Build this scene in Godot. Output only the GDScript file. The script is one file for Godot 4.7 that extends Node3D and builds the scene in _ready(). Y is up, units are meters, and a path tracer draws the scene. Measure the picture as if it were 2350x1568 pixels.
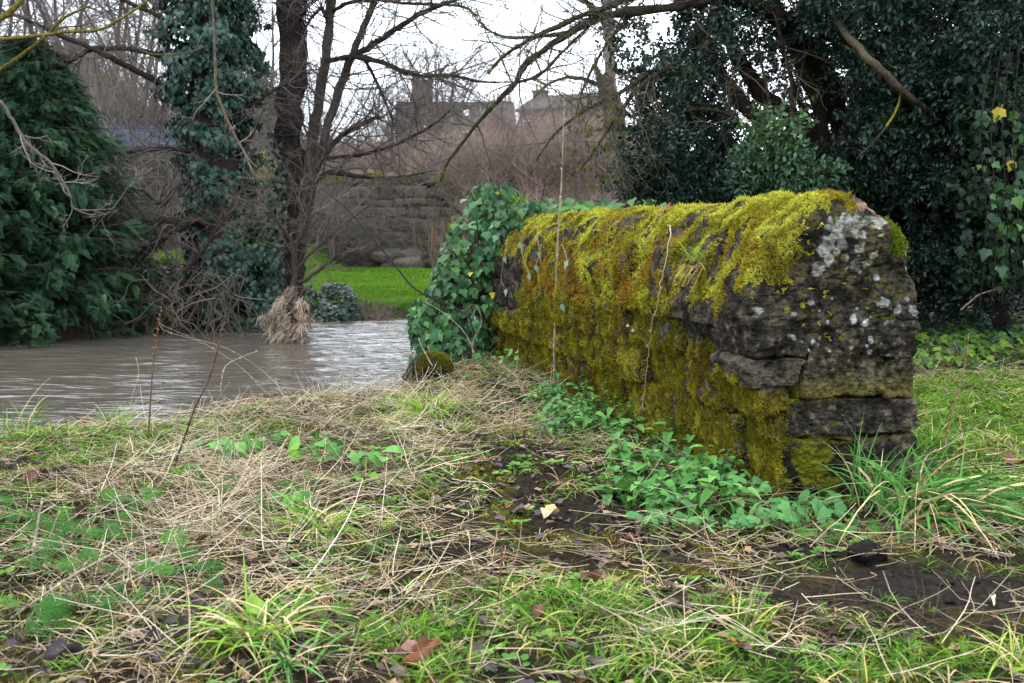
extends Node3D
# A ruined mossy stone wall on a river bank in winter. Units are metres; the viewer stands at the origin and looks along -Z.

const FOCAL := 2350.0
const EYE := 1.15
const TILT := 0.1119

var rng := RandomNumberGenerator.new()
var na := FastNoiseLite.new()      # fractal noise, about 1 m features
var nb := FastNoiseLite.new()      # single octave
var nr := FastNoiseLite.new()      # ridged
var nc := FastNoiseLite.new()      # cellular
var M := {}                        # materials
var wall_node: Node3D
const WALL_AT := Vector3(1.125, 0.0, -4.3)
const WALL_TURN := 0.2546          # turn of the wall about y

class MB:
	var v := PackedVector3Array()
	var n := PackedVector3Array()
	var c := PackedColorArray()
	var ix := PackedInt32Array()

	func tube(p: PackedVector3Array, r: PackedFloat32Array, sides: int, c0: Color, c1: Color) -> void:
		var m := p.size()
		var base := v.size()
		var along := (p[m - 1] - p[0]).normalized()
		var ref := Vector3.UP
		if absf(along.y) > 0.8:
			ref = Vector3.RIGHT if absf(along.x) < 0.7 else Vector3.BACK
		for k in m:
			var t := (p[mini(k + 1, m - 1)] - p[maxi(k - 1, 0)]).normalized()
			var u := t.cross(ref)
			if u.length_squared() < 1e-6:
				u = t.cross(Vector3(0.3, 0.5, 0.8))
			u = u.normalized()
			var w := t.cross(u)
			var col := c0.lerp(c1, float(k) / (m - 1))
			for j in sides:
				var a := TAU * j / sides
				var d := u * cos(a) + w * sin(a)
				v.append(p[k] + d * r[k])
				n.append(d)
				c.append(col)
		for k in m - 1:
			for j in sides:
				var a0 := base + k * sides + j
				var b0 := base + k * sides + (j + 1) % sides
				ix.append(a0); ix.append(a0 + sides); ix.append(b0)
				ix.append(b0); ix.append(a0 + sides); ix.append(b0 + sides)

	func tri(a: Vector3, b: Vector3, d: Vector3, ca: Color, cb: Color, cd: Color) -> void:
		var s := v.size()
		v.append(a); v.append(b); v.append(d)
		c.append(ca); c.append(cb); c.append(cd)
		ix.append(s); ix.append(s + 1); ix.append(s + 2)

	func quad(a: Vector3, b: Vector3, d: Vector3, e: Vector3, ca: Color, cb: Color) -> void:
		var s := v.size()
		v.append(a); v.append(b); v.append(d); v.append(e)
		c.append(ca); c.append(ca); c.append(cb); c.append(cb)
		for k in [0, 1, 2, 0, 2, 3]:
			ix.append(s + k)

	# a box given by its centre and half sizes along a basis
	func box(at: Vector3, h: Vector3, b: Basis, col: Color) -> void:
		for ax in 3:
			for sg in [-1.0, 1.0]:
				var e := [b.x, b.y, b.z]
				var nn: Vector3 = e[ax] * sg
				var o: Vector3 = at + nn * h[ax]
				var u: Vector3 = e[(ax + 1) % 3] * h[(ax + 1) % 3] * sg
				var w: Vector3 = e[(ax + 2) % 3] * h[(ax + 2) % 3]
				var s := v.size()
				for q in [o - u - w, o - u + w, o + u + w, o + u - w]:
					v.append(q); c.append(col)
					if n.size() < v.size():
						n.append(nn)
				for k in [0, 1, 2, 0, 2, 3]:
					ix.append(s + k)

	# a strip (blade, straw) through points, of the given half widths, lying across «side»
	func strip(p: PackedVector3Array, w: PackedFloat32Array, side: Vector3, c0: Color, c1: Color) -> void:
		var s := v.size()
		var m := p.size()
		for k in m:
			var col := c0.lerp(c1, float(k) / (m - 1))
			v.append(p[k] - side * w[k]); v.append(p[k] + side * w[k])
			c.append(col); c.append(col)
		for k in m - 1:
			var a := s + 2 * k
			ix.append(a); ix.append(a + 1); ix.append(a + 2)
			ix.append(a + 1); ix.append(a + 3); ix.append(a + 2)

	func append(o: MB, t: Transform3D) -> void:
		var s := v.size()
		for q in o.v:
			v.append(t * q)
		for q in o.n:
			n.append((t.basis * q).normalized())
		c.append_array(o.c)
		for q in o.ix:
			ix.append(s + q)

	func mesh(smooth := false) -> ArrayMesh:
		var a := []
		a.resize(Mesh.ARRAY_MAX)
		a[Mesh.ARRAY_VERTEX] = v
		if n.size() == v.size():
			a[Mesh.ARRAY_NORMAL] = n
		if c.size() == v.size():
			a[Mesh.ARRAY_COLOR] = c
		a[Mesh.ARRAY_INDEX] = ix
		if smooth:
			var st := SurfaceTool.new()
			st.create_from_arrays(a)
			st.generate_normals()
			return st.commit()
		var am := ArrayMesh.new()
		am.add_surface_from_arrays(Mesh.PRIMITIVE_TRIANGLES, a)
		return am

# ---------------------------------------------------------------- small helpers

func rf(a: float, b: float) -> float:
	return rng.randf_range(a, b)

func rv() -> Vector3:
	return Vector3(rf(-1, 1), rf(-1, 1), rf(-1, 1))

# a direction of the photograph carried out to the depth d (metres ahead of the viewer)
func P(px: float, py: float, d: float) -> Vector3:
	var u := (px - 1175.0) / FOCAL
	var w := (784.0 - py) / FOCAL
	var y := w * cos(TILT) - sin(TILT)
	var z := w * sin(TILT) + cos(TILT)
	return Vector3(u * d / z, EYE + y * d / z, -d)

# the place on level ground of height y that lies in that direction
func G(px: float, py: float, y := 0.0) -> Vector3:
	var u := (px - 1175.0) / FOCAL
	var w := (784.0 - py) / FOCAL
	var s := (y - EYE) / (w * cos(TILT) - sin(TILT))
	return Vector3(u * s, y, -(w * sin(TILT) + cos(TILT)) * s)

func gp(px: float, py: float) -> Vector3:
	var g := G(px, py)
	g.y = height(g.x, -g.z)
	return g

func basis_to(dir: Vector3, up: Vector3) -> Basis:      # z along dir, y about up
	var z := dir.normalized()
	var x := up.cross(z)
	if x.length_squared() < 1e-6:
		x = Vector3(0.9, 0.1, 0.4).cross(z)
	x = x.normalized()
	return Basis(x, z.cross(x), z)

func smooth(a: float, b: float, x: float) -> float:
	return smoothstep(a, b, x)

func curve(p: PackedVector3Array, r: PackedFloat32Array, per: int) -> Array:   # Catmull-Rom through points
	var q := PackedVector3Array()
	var s := PackedFloat32Array()
	var m := p.size()
	for k in m - 1:
		for j in per:
			var t := float(j) / per
			q.append(p[k].cubic_interpolate(p[k + 1], p[maxi(k - 1, 0)], p[mini(k + 2, m - 1)], t))
			s.append(lerpf(r[k], r[k + 1], t))
	q.append(p[m - 1])
	s.append(r[m - 1])
	return [q, s]

func tag(o: Node3D, label: String, category := "", group := "", kind := "") -> void:
	o.set_meta("label", label)
	if category:
		o.set_meta("category", category)
	if group:
		o.set_meta("group", group)
	if kind:
		o.set_meta("kind", kind)

var taken := {}
func put(called: String, parent: Node) -> Node3D:
	var o := Node3D.new()
	return name_it(o, called, parent)

func name_it(o: Node3D, called: String, parent: Node) -> Node3D:
	var key := str(parent.get_instance_id()) + called
	var k: int = taken.get(key, 0)
	taken[key] = k + 1
	o.name = called if k == 0 else "%s_%03d" % [called, k]
	parent.add_child(o, true)
	return o

func obj(called: String, m: Mesh, mat: Material, parent: Node, at := Transform3D.IDENTITY) -> MeshInstance3D:
	var o := MeshInstance3D.new()
	o.mesh = m
	o.material_override = mat
	name_it(o, called, parent)
	o.transform = at
	return o

func scatter(called: String, m: Mesh, mat: Material, parent: Node, xs: Array, cols: PackedColorArray) -> MultiMeshInstance3D:
	var mm := MultiMesh.new()
	mm.transform_format = MultiMesh.TRANSFORM_3D
	mm.use_colors = true
	mm.mesh = m
	mm.instance_count = xs.size()
	for i in xs.size():
		mm.set_instance_transform(i, xs[i])
		mm.set_instance_color(i, cols[i])
	var o := MultiMeshInstance3D.new()
	o.multimesh = mm
	o.material_override = mat
	name_it(o, called, parent)
	o.set_meta("kind", "stuff")
	return o

func tint(a: Color, b: Color, jitter := 0.15) -> Color:
	var q := a.lerp(b, rng.randf())
	var k := 1.0 + rf(-jitter, jitter)
	return Color(q.r * k, q.g * k, q.b * k)

func grey_tex(n: FastNoiseLite, size: int, lo: float, hi: float) -> ImageTexture:
	var im := n.get_seamless_image(size, size)
	im.convert(Image.FORMAT_L8)
	var d := im.get_data()
	for i in d.size():
		d[i] = int(255.0 * (lo + (hi - lo) * d[i] / 255.0))
	return ImageTexture.create_from_image(Image.create_from_data(size, size, false, Image.FORMAT_L8, d))

func noise(kind: int, freq: float, oct: int, sd: int) -> FastNoiseLite:
	var n := FastNoiseLite.new()
	n.noise_type = kind
	n.frequency = freq
	n.seed = sd
	n.fractal_type = FastNoiseLite.FRACTAL_FBM if oct > 1 else FastNoiseLite.FRACTAL_NONE
	n.fractal_octaves = oct
	return n

func mat(rough: float, spec := 0.5, back := 0.0) -> StandardMaterial3D:
	var m := StandardMaterial3D.new()
	m.vertex_color_use_as_albedo = true
	m.roughness = rough
	m.metallic_specular = spec
	m.cull_mode = BaseMaterial3D.CULL_DISABLED
	if back > 0.0:
		m.backlight_enabled = true
		m.backlight = Color(back, back, back).linear_to_srgb()
	return m

func grained(m: StandardMaterial3D, tex: Texture2D, bump: Texture2D, scale: Vector3, cm: float) -> StandardMaterial3D:
	m.uv1_triplanar = true
	m.uv1_world_triplanar = true
	m.uv1_scale = scale
	if tex:
		m.albedo_texture = tex
	if bump:
		m.heightmap_enabled = true
		m.heightmap_texture = bump
		m.heightmap_scale = cm
	return m

func table(t: Array, x: float) -> float:
	if x <= t[0][0]:
		return t[0][1]
	for k in range(1, t.size()):
		if x < t[k][0]:
			var f: float = (x - t[k - 1][0]) / (t[k][0] - t[k - 1][0])
			f = f * f * (3.0 - 2.0 * f)
			return lerpf(t[k - 1][1], t[k][1], f)
	return t[-1][1]

# ---------------------------------------------------------------- the lie of the land

const NEAR_EDGE := [[-60.0, -6.0], [-20.0, 1.0], [-8.0, 3.9], [-3.1, 6.0], [-0.95, 7.6], [-0.3, 9.8], [1.5, 12.6], [4.0, 14.5], [9.0, 16.5], [20.0, 18.0], [60.0, 20.0]]
const FAR_EDGE := [[-60.0, 4.0], [-20.0, 9.0], [-10.0, 13.0], [-6.9, 14.6], [-5.4, 16.2], [-3.6, 17.6], [-1.9, 18.0], [1.0, 18.6], [5.0, 20.0], [12.0, 22.0], [25.0, 24.0], [60.0, 27.0]]
const WATER_Y := -0.5
const BACK_WALL_D := 30.0

func height(x: float, d: float) -> float:
	var ne := table(NEAR_EDGE, x) + nb.get_noise_2d(x * 1.7, 5.0) * 0.25
	var fe := table(FAR_EDGE, x) + nb.get_noise_2d(x * 1.1, 9.0) * 0.3
	if d < ne + 0.7:
		var h := 0.05 * nb.get_noise_2d(x * 0.5, d * 0.5)
		if d < 12.0 and absf(x) < 9.0:
			h += 0.03 * na.get_noise_2d(x * 2.2, d * 2.2) + 0.012 * nb.get_noise_2d(x * 14.0, d * 14.0)
		h -= 0.1 * smooth(ne - 1.0, ne, d)
		return lerpf(h, -1.1, smooth(ne, ne + 0.65, d))
	if d < fe - 0.5:
		return -1.1
	if d < BACK_WALL_D + 0.5:
		var t := lerpf(-0.22, 0.0, clampf((d - fe) / 10.0, 0.0, 1.0)) + 0.08 * nb.get_noise_2d(x * 0.3, d * 0.3)
		t += smooth(-4.6, -5.8, x) * lerpf(0.5, 0.75, clampf((d - fe) / 12.0, 0.0, 1.0))
		t = lerpf(-1.1, t, smooth(fe - 0.5, fe + 0.9, d))
		var open := smooth(-1.7, -0.6, x) + smooth(-9.6, -10.8, x)
		return lerpf(t, 2.5, smooth(BACK_WALL_D - 4.0 * open, BACK_WALL_D + 0.4, d))
	var hill := 2.5 + minf(d - 30.5, 72.0) * 0.081 + maxf(d - 102.5, 0.0) * 0.01
	return hill + (0.5 * nb.get_noise_2d(x * 0.06, d * 0.06) + 0.12 * na.get_noise_2d(x * 0.5, d * 0.5)) * minf(1.0, (d - 30.5) / 6.0)

# how far ahead of the wall's long left face a ground point lies; negative behind it. z runs towards the viewer along the wall
func in_wall(p: Vector3) -> Vector3:
	return (p - WALL_AT).rotated(Vector3.UP, -WALL_TURN)

func of_wall(p: Vector3) -> Vector3:
	return p.rotated(Vector3.UP, WALL_TURN) + WALL_AT

func blob(x: float, d: float, px: float, py: float, rx: float, rd: float) -> float:
	var g := G(px, py)
	var a := (x - g.x) / rx
	var b := (d + g.z) / rd
	return exp(-(a * a + b * b))

# ================================================================ the scene

func _ready() -> void:
	rng.seed = 20240217
	# camera
	var cam := Camera3D.new()
	cam.name = "camera"
	cam.position = Vector3(0, EYE, 0)
	cam.rotation.x = -TILT
	cam.near = 0.1
	cam.far = 2000.0
	var lens := CameraAttributesPhysical.new()
	lens.frustum_focal_length = 36.0
	lens.frustum_near = 0.1
	lens.frustum_far = 2000.0
	lens.frustum_focus_distance = 5.3
	lens.exposure_aperture = 5.6
	cam.attributes = lens
	cam.fov = rad_to_deg(2.0 * atan(784.0 / FOCAL))
	add_child(cam)
	# sky: an even white overcast, brighter overhead than at the horizon
	var env := Environment.new()
	env.background_mode = Environment.BG_SKY
	var sm := ProceduralSkyMaterial.new()
	sm.sky_top_color = Color(0.93, 0.965, 1.0)
	sm.sky_horizon_color = Color(0.80, 0.83, 0.87)
	sm.sky_curve = 0.4
	sm.ground_horizon_color = Color(0.3, 0.29, 0.27)
	sm.ground_bottom_color = Color(0.2, 0.19, 0.17)
	sm.sky_energy_multiplier = 1.95
	sm.ground_energy_multiplier = 1.0
	sm.sun_angle_max = 1.0
	var sky := Sky.new()
	sky.sky_material = sm
	env.sky = sky
	env.tonemap_mode = Environment.TONE_MAPPER_LINEAR
	env.tonemap_exposure = 1.0
	env.sdfgi_enabled = true
	env.ssao_enabled = true
	env.ssil_enabled = true
	var we := WorldEnvironment.new()
	we.name = "sky"
	we.environment = env
	add_child(we)
	# the sun behind the cloud, high on the left and a little beyond
	var sun := DirectionalLight3D.new()
	sun.name = "sun"
	sun.light_energy = 0.5
	sun.light_color = Color(1.0, 0.96, 0.9)
	sun.light_angular_distance = 14.0
	sun.shadow_enabled = true
	add_child(sun)
	sun.look_at_from_position(Vector3(-7, 12, -3), Vector3.ZERO)

	set_up_noise()
	set_up_materials()
	build_ground()
	build_water()
	build_retaining_wall()
	build_houses()
	build_far_plants()
	build_conifer()
	build_ivy_tree()
	build_dark_tree()
	build_far_bank()
	build_evergreens()
	build_boughs()
	build_wall()
	build_ivy_mound()
	build_litter()
	build_plants()
	build_tufts()
	build_dry_stems()
	build_dead_leaves()
	build_bits()

func set_up_noise() -> void:
	na = noise(FastNoiseLite.TYPE_SIMPLEX_SMOOTH, 1.0, 4, 11)
	nb = noise(FastNoiseLite.TYPE_SIMPLEX_SMOOTH, 1.0, 1, 23)
	nr = noise(FastNoiseLite.TYPE_SIMPLEX, 1.0, 3, 37)
	nr.fractal_type = FastNoiseLite.FRACTAL_RIDGED
	nc = noise(FastNoiseLite.TYPE_CELLULAR, 1.0, 1, 41)

func set_up_materials() -> void:
	var soil := grey_tex(noise(FastNoiseLite.TYPE_SIMPLEX_SMOOTH, 0.02, 5, 3), 512, 0.0, 1.0)
	var soft := grey_tex(noise(FastNoiseLite.TYPE_SIMPLEX_SMOOTH, 0.03, 5, 4), 512, 0.45, 1.0)
	var pits := grey_tex(noise(FastNoiseLite.TYPE_CELLULAR, 0.05, 3, 6), 512, 0.0, 1.0)
	var rip := grey_tex(noise(FastNoiseLite.TYPE_SIMPLEX_SMOOTH, 0.015, 3, 8), 512, 0.0, 1.0)
	M.soil = grained(mat(0.9, 0.12), soft, soil, Vector3(1.6, 1.6, 1.6), 2.5)
	M.stone = grained(mat(0.9, 0.16), soft, soil, Vector3(3.1, 4.3, 3.1), 1.2)
	M.far_stone = grained(mat(0.9, 0.3), soft, pits, Vector3(1.2, 1.2, 1.2), 3.0)
	M.bark = grained(mat(0.92, 0.1), soft, soil, Vector3(5.0, 1.1, 5.0), 2.5)
	M.twig = mat(0.85, 0.12)
	M.moss = mat(0.9, 0.08, 0.25)
	M.grass = mat(0.6, 0.16, 0.32)
	M.straw = mat(0.65, 0.2, 0.15)
	M.leaf = mat(0.42, 0.3, 0.22)
	M.gloss = mat(0.33, 0.34, 0.05)
	M.soft_leaf = mat(0.55, 0.18, 0.3)
	M.needle = mat(0.65, 0.12, 0.1)
	M.dead_leaf = mat(0.5, 0.25, 0.12)
	M.slate = grained(mat(0.85, 0.1), soft, null, Vector3(0.8, 2.2, 0.8), 0.0)
	M.render = grained(mat(0.9, 0.2), soft, null, Vector3(0.4, 0.4, 0.4), 0.0)
	M.paint = mat(0.5, 0.4)
	var w := StandardMaterial3D.new()
	w.albedo_color = Color(0.07, 0.059, 0.048).linear_to_srgb()
	w.roughness = 0.1
	w.metallic_specular = 0.5
	w.uv1_triplanar = true
	w.uv1_world_triplanar = true
	w.uv1_scale = Vector3(0.16, 1.0, 0.75)
	w.heightmap_enabled = true
	w.heightmap_texture = rip
	w.heightmap_scale = 2.6
	M.water = w
	var g := StandardMaterial3D.new()
	g.albedo_color = Color(0.03, 0.035, 0.04).linear_to_srgb()
	g.roughness = 0.08
	M.pane = g

func axis_steps(parts: Array) -> PackedFloat32Array:      # [[from, to, step], ...] joined
	var o := PackedFloat32Array()
	for q in parts:
		var k := maxi(1, roundi((q[1] - q[0]) / q[2]))
		for i in k:
			o.append(q[0] + (q[1] - q[0]) * i / k)
	o.append(parts[-1][1])
	return o

func green_amount(x: float, d: float) -> float:          # living grass on the near bank, 0 to 1
	var g := 0.22 - 0.14 * blob(x, d, 1500, 1275, 0.7, 0.22) - 0.05 * smooth(0.3, -0.5, x) - 0.2 * blob(x, d, 1180, 1130, 0.6, 0.8)
	g += 1.3 * blob(x, d, 150, 990, 0.9, 0.5) + 1.1 * blob(x, d, 330, 1010, 0.6, 0.4)
	g += 1.15 * blob(x, d, 1400, 1470, 0.5, 0.25) + 0.9 * blob(x, d, 1250, 1400, 0.3, 0.22) + 0.5 * blob(x, d, 1750, 1540, 0.4, 0.12)
	g += 0.6 * blob(x, d, 2200, 1520, 0.25, 0.08) + 0.45 * blob(x, d, 1000, 1080, 0.25, 0.3) + 0.4 * blob(x, d, 640, 1480, 0.25, 0.1)
	g += 0.35 * blob(x, d, 960, 1160, 0.25, 0.3)
	g *= 0.25 + 1.5 * smooth(-0.35, 0.5, nb.get_noise_2d(x * 2.3 + 3.0, d * 2.3) + 0.5 * nb.get_noise_2d(x * 7.0, d * 7.0))
	var w := in_wall(Vector3(x, 0, -d))
	if w.x > 0.75 and w.z < 0.25:                        # the meadow behind the wall
		var far := 1.0 - smooth(7.4, 8.6, d + 0.5 * nb.get_noise_2d(x * 1.5, d * 1.5))
		g = maxf(g, (0.95 + 0.3 * nb.get_noise_2d(x * 2.0, d * 2.0)) * far)
	g *= 1.0 - mud_amount(x, d)
	return clampf(g, 0.0, 1.0)

func mud_amount(x: float, d: float) -> float:
	var m := 1.1 * blob(x, d, 2170, 1345, 0.48, 0.27) + 0.75 * blob(x, d, 1900, 1340, 0.3, 0.16) + 0.6 * blob(x, d, 2350, 1400, 0.3, 0.2)
	m *= 0.75 + 0.5 * nb.get_noise_2d(x * 3.0, d * 3.0)
	return clampf(m, 0.0, 1.0)

func straw_amount(x: float, d: float) -> float:
	var s := 0.15 - 0.12 * blob(x, d, 1350, 1400, 0.7, 0.35) - 0.12 * blob(x, d, 1200, 1130, 0.5, 0.6) + 0.85 * blob(x, d, 520, 1150, 0.7, 0.9) + 0.5 * blob(x, d, 200, 1400, 0.6, 0.5) + 0.45 * blob(x, d, 700, 980, 1.2, 0.7) + 0.4 * blob(x, d, 1000, 900, 0.9, 0.8)
	s += 0.3 * blob(x, d, 800, 1350, 0.5, 0.4) + 0.28 * blob(x, d, 1700, 1280, 0.9, 0.3) + 0.2 * blob(x, d, 1900, 1450, 0.6, 0.25)
	s *= 0.6 + 0.8 * (nb.get_noise_2d(x * 1.9 - 7.0, d * 1.9) * 0.5 + 0.5)
	var w := in_wall(Vector3(x, 0, -d))
	if w.x > 0.7 and w.z < 0.2:
		s = 0.06 + 0.14 * smooth(7.0, 8.2, d)
	return clampf(s * (1.0 - 0.8 * mud_amount(x, d)), 0.0, 1.0)

func build_ground() -> void:
	var xs := axis_steps([[-500.0, -100.0, 50.0], [-100.0, -25.0, 6.0], [-25.0, -9.0, 0.6], [-9.0, -4.0, 0.14], [-4.0, 4.2, 0.04], [4.2, 9.0, 0.14], [9.0, 25.0, 0.7], [25.0, 100.0, 6.0], [100.0, 500.0, 50.0]])
	var ds := axis_steps([[-60.0, -6.0, 6.0], [-6.0, 1.6, 0.4], [1.6, 8.6, 0.04], [8.6, 13.0, 0.09], [13.0, 20.0, 0.16], [20.0, 29.8, 0.4], [29.8, 30.8, 0.1], [30.8, 45.0, 0.6], [45.0, 115.0, 2.5], [115.0, 400.0, 20.0], [400.0, 1500.0, 150.0]])
	var b := MB.new()
	var soil := Color(0.031, 0.024, 0.019)
	var mud := Color(0.036, 0.029, 0.026)
	var moss := Color(0.13, 0.115, 0.02)
	var lawn := Color(0.085, 0.175, 0.018)
	var dry := Color(0.30, 0.235, 0.16)
	var leafy := Color(0.06, 0.047, 0.038)
	for d in ds:
		for x in xs:
			b.v.append(Vector3(x, height(x, d), -d))
			var q := soil
			if d > BACK_WALL_D + 0.2 or (d > BACK_WALL_D - 4.2 and (x > -1.5 or x < -10.0)):
				q = dry.lerp(Color(0.2, 0.135, 0.11), clampf(0.5 + nb.get_noise_2d(x * 0.2, d * 0.2), 0, 1))
			elif d > table(FAR_EDGE, x) - 0.3:
				var t := clampf(na.get_noise_2d(x * 0.7, d * 0.7) + 0.5, 0.0, 1.0)
				q = lawn.lerp(Color(0.15, 0.21, 0.03), t * 0.7)
				q = leafy.lerp(q, smooth(0.5, 1.6, d - table(FAR_EDGE, x) + nb.get_noise_2d(x, d) * 0.5))
				if x < -7.2 or x > 2.0:
					q = leafy
			elif d < 14.0:
				var t2 := smooth(0.05, 0.5, na.get_noise_2d(x * 3.0, d * 3.0))
				q = soil.lerp(mud, mud_amount(x, d)).lerp(moss, 0.6 * t2 * (1.0 - mud_amount(x, d)))
				q = q.lerp(Color(0.05, 0.075, 0.015), 0.5 * green_amount(x, d))
			b.c.append(q)
	var w := xs.size()
	for j in ds.size() - 1:
		for i in w - 1:
			var a := j * w + i
			b.ix.append(a); b.ix.append(a + w); b.ix.append(a + 1)
			b.ix.append(a + 1); b.ix.append(a + w); b.ix.append(a + w + 1)
	var o := obj("ground", b.mesh(true), M.soil, self)
	tag(o, "dark soil bank, lawn and hillside under the grass and litter", "", "", "structure")

func build_water() -> void:
	var b := MB.new()
	var xs := axis_steps([[-60.0, -12.0, 2.0], [-12.0, -6.0, 0.1], [-6.0, 1.5, 0.05], [1.5, 8.0, 0.2], [8.0, 60.0, 2.0]])
	var ds := axis_steps([[0.0, 5.0, 0.5], [5.0, 19.5, 0.045], [19.5, 29.0, 0.5]])
	for d in ds:
		for x in xs:
			var y := WATER_Y
			if absf(x) < 13.0:
				# ripples drawn out along the stream
				var s := x * 0.9 + d * 0.35
				var t := d * 1.0 - x * 0.35
				var swift := 0.35 + 0.65 * smooth(-6.0, -2.5, x + 0.3 * (d - 14.0))
				y += 0.022 * nb.get_noise_2d(s * 0.6, t * 1.7) + 0.012 * swift * na.get_noise_2d(s * 1.0, t * 3.4)
			b.v.append(Vector3(x, y, -d))
	var w := xs.size()
	for j in ds.size() - 1:
		for i in w - 1:
			var a := j * w + i
			b.ix.append(a); b.ix.append(a + w); b.ix.append(a + 1)
			b.ix.append(a + 1); b.ix.append(a + w); b.ix.append(a + w + 1)
	tag(obj("river_water", b.mesh(true), M.water, self), "brown swollen river flowing behind the grassy bank", "", "", "structure")

# ---------------------------------------------------------------- far bank: retaining wall, houses, brush

func rough_block(sd: int, sub: int) -> ArrayMesh:      # a unit block with worn edges
	var b := MB.new()
	var nn := FastNoiseLite.new()
	nn.seed = sd
	nn.frequency = 1.3
	for ax in 3:
		for sg in [-1.0, 1.0]:
			var base := b.v.size()
			for j in sub + 1:
				for i in sub + 1:
					var p := Vector3.ZERO
					p[ax] = sg
					p[(ax + 1) % 3] = (2.0 * i / sub - 1.0) * sg
					p[(ax + 2) % 3] = 2.0 * j / sub - 1.0
					var inner := p.clamp(Vector3.ONE * -0.84, Vector3.ONE * 0.84)
					p = inner + (p - inner).normalized() * 0.16
					p *= 1.0 + 0.12 * nn.get_noise_3dv(p * 1.5)
					b.v.append(p * 0.5)
			for j in sub:
				for i in sub:
					var a := base + j * (sub + 1) + i
					for q in [a, a + sub + 1, a + 1, a + 1, a + sub + 1, a + sub + 2]:
						b.ix.append(q)
	return b.mesh(true)

func plain_mat(col: Color, base: StandardMaterial3D) -> StandardMaterial3D:
	var m: StandardMaterial3D = base.duplicate()
	m.vertex_color_use_as_albedo = false
	m.albedo_color = col.linear_to_srgb()
	return m

func build_retaining_wall() -> void:
	var t := put("retaining_wall", self)
	tag(t, "old grey rubble stone retaining wall at the far edge of the lawn", "wall")
	var b := MB.new()
	b.box(Vector3(-5.6, 1.1, -BACK_WALL_D - 0.35), Vector3(3.9, 1.35, 0.3), Basis.IDENTITY, Color(0.05, 0.045, 0.04))
	obj("wall_core", b.mesh(), M.far_stone, t)
	var blocks := []
	for k in 5:
		blocks.append(rough_block(50 + k, 3))
	var mats := [plain_mat(Color(0.17, 0.15, 0.125), M.far_stone), plain_mat(Color(0.12, 0.108, 0.09), M.far_stone), plain_mat(Color(0.21, 0.18, 0.14), M.far_stone), plain_mat(Color(0.25, 0.165, 0.11), M.far_stone)]
	var y := -0.05
	var row := 0
	while y < 2.45:
		var h := rf(0.17, 0.36)
		var x := -9.3 + rf(-0.3, 0.0)
		while x < -1.9 + rf(-0.6, 0.3):
			var w := rf(0.2, 0.66)
			var k := rng.randi() % 5
			var o := obj("stone", blocks[k], mats[3] if rng.randf() < 0.06 else mats[rng.randi() % 3], t)
			o.transform = Transform3D(Basis(Vector3.BACK, rf(-0.05, 0.05)).scaled(Vector3(w * 1.06, h * rf(0.85, 1.15), 0.4)), Vector3(x + w / 2, y + h / 2 + rf(-0.03, 0.03), -BACK_WALL_D - 0.06 + rf(-0.08, 0.08)))
			x += w + 0.03
		y += h + 0.025
		row += 1
	# moss along the crest
	var xs := []
	var cs := PackedColorArray()
	for k in 9000:
		var x := rf(-9.2, -1.9)
		var here := nb.get_noise_2d(x * 0.9, 40.0) + 0.75 * exp(-pow((x + 3.9) / 0.9, 2.0)) + 0.6 * exp(-pow((x + 7.4) / 0.5, 2.0)) - 0.1
		if here < rf(0.0, 0.3):
			continue
		var s := rf(3.5, 7.0)
		xs.append(Transform3D(Basis(Vector3.UP, rf(0, TAU)).scaled(Vector3.ONE * s), Vector3(x, 2.52 + rf(-0.1, 0.12) * (1.0 + here), -BACK_WALL_D + rf(-0.3, 0.22))))
		cs.append(tint(Color(0.42, 0.40, 0.05), Color(0.3, 0.27, 0.04), 0.2))
	scatter("moss", moss_tuft(7, 10), M.moss, t, xs, cs)
	# fallen rubble at its foot
	for k in 16:
		var o2 := obj("fallen_stone", blocks[k % 5], mats[(k * 7) % 3], self)
		var px := rf(840, 975)
		var q := P(px, 0, 28.6 + rf(-0.6, 0.8))
		var s2 := rf(0.25, 0.6)
		o2.transform = Transform3D(Basis.from_euler(Vector3(rf(-0.4, 0.4), rf(0, 3), rf(-0.4, 0.4))).scaled(Vector3(s2 * 1.4, s2 * 0.7, s2)), Vector3(q.x, height(q.x, -q.z) + s2 * 0.2 + (0.25 if k % 3 == 0 else 0.0), q.z))
		tag(o2, ["large", "middling", "small"][0 if s2 > 0.48 else 1 if s2 > 0.36 else 2] + " pale fallen stone in the rubble heap, " + ["at its left tip", "near its left end", "left of its middle", "right of its middle", "near its right end", "at its right tip"][clampi(int((px - 840) / 22.5), 0, 5)] + (", raised on others" if k % 3 == 0 else ""), "stone", "rubble at the foot of the retaining wall")

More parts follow.
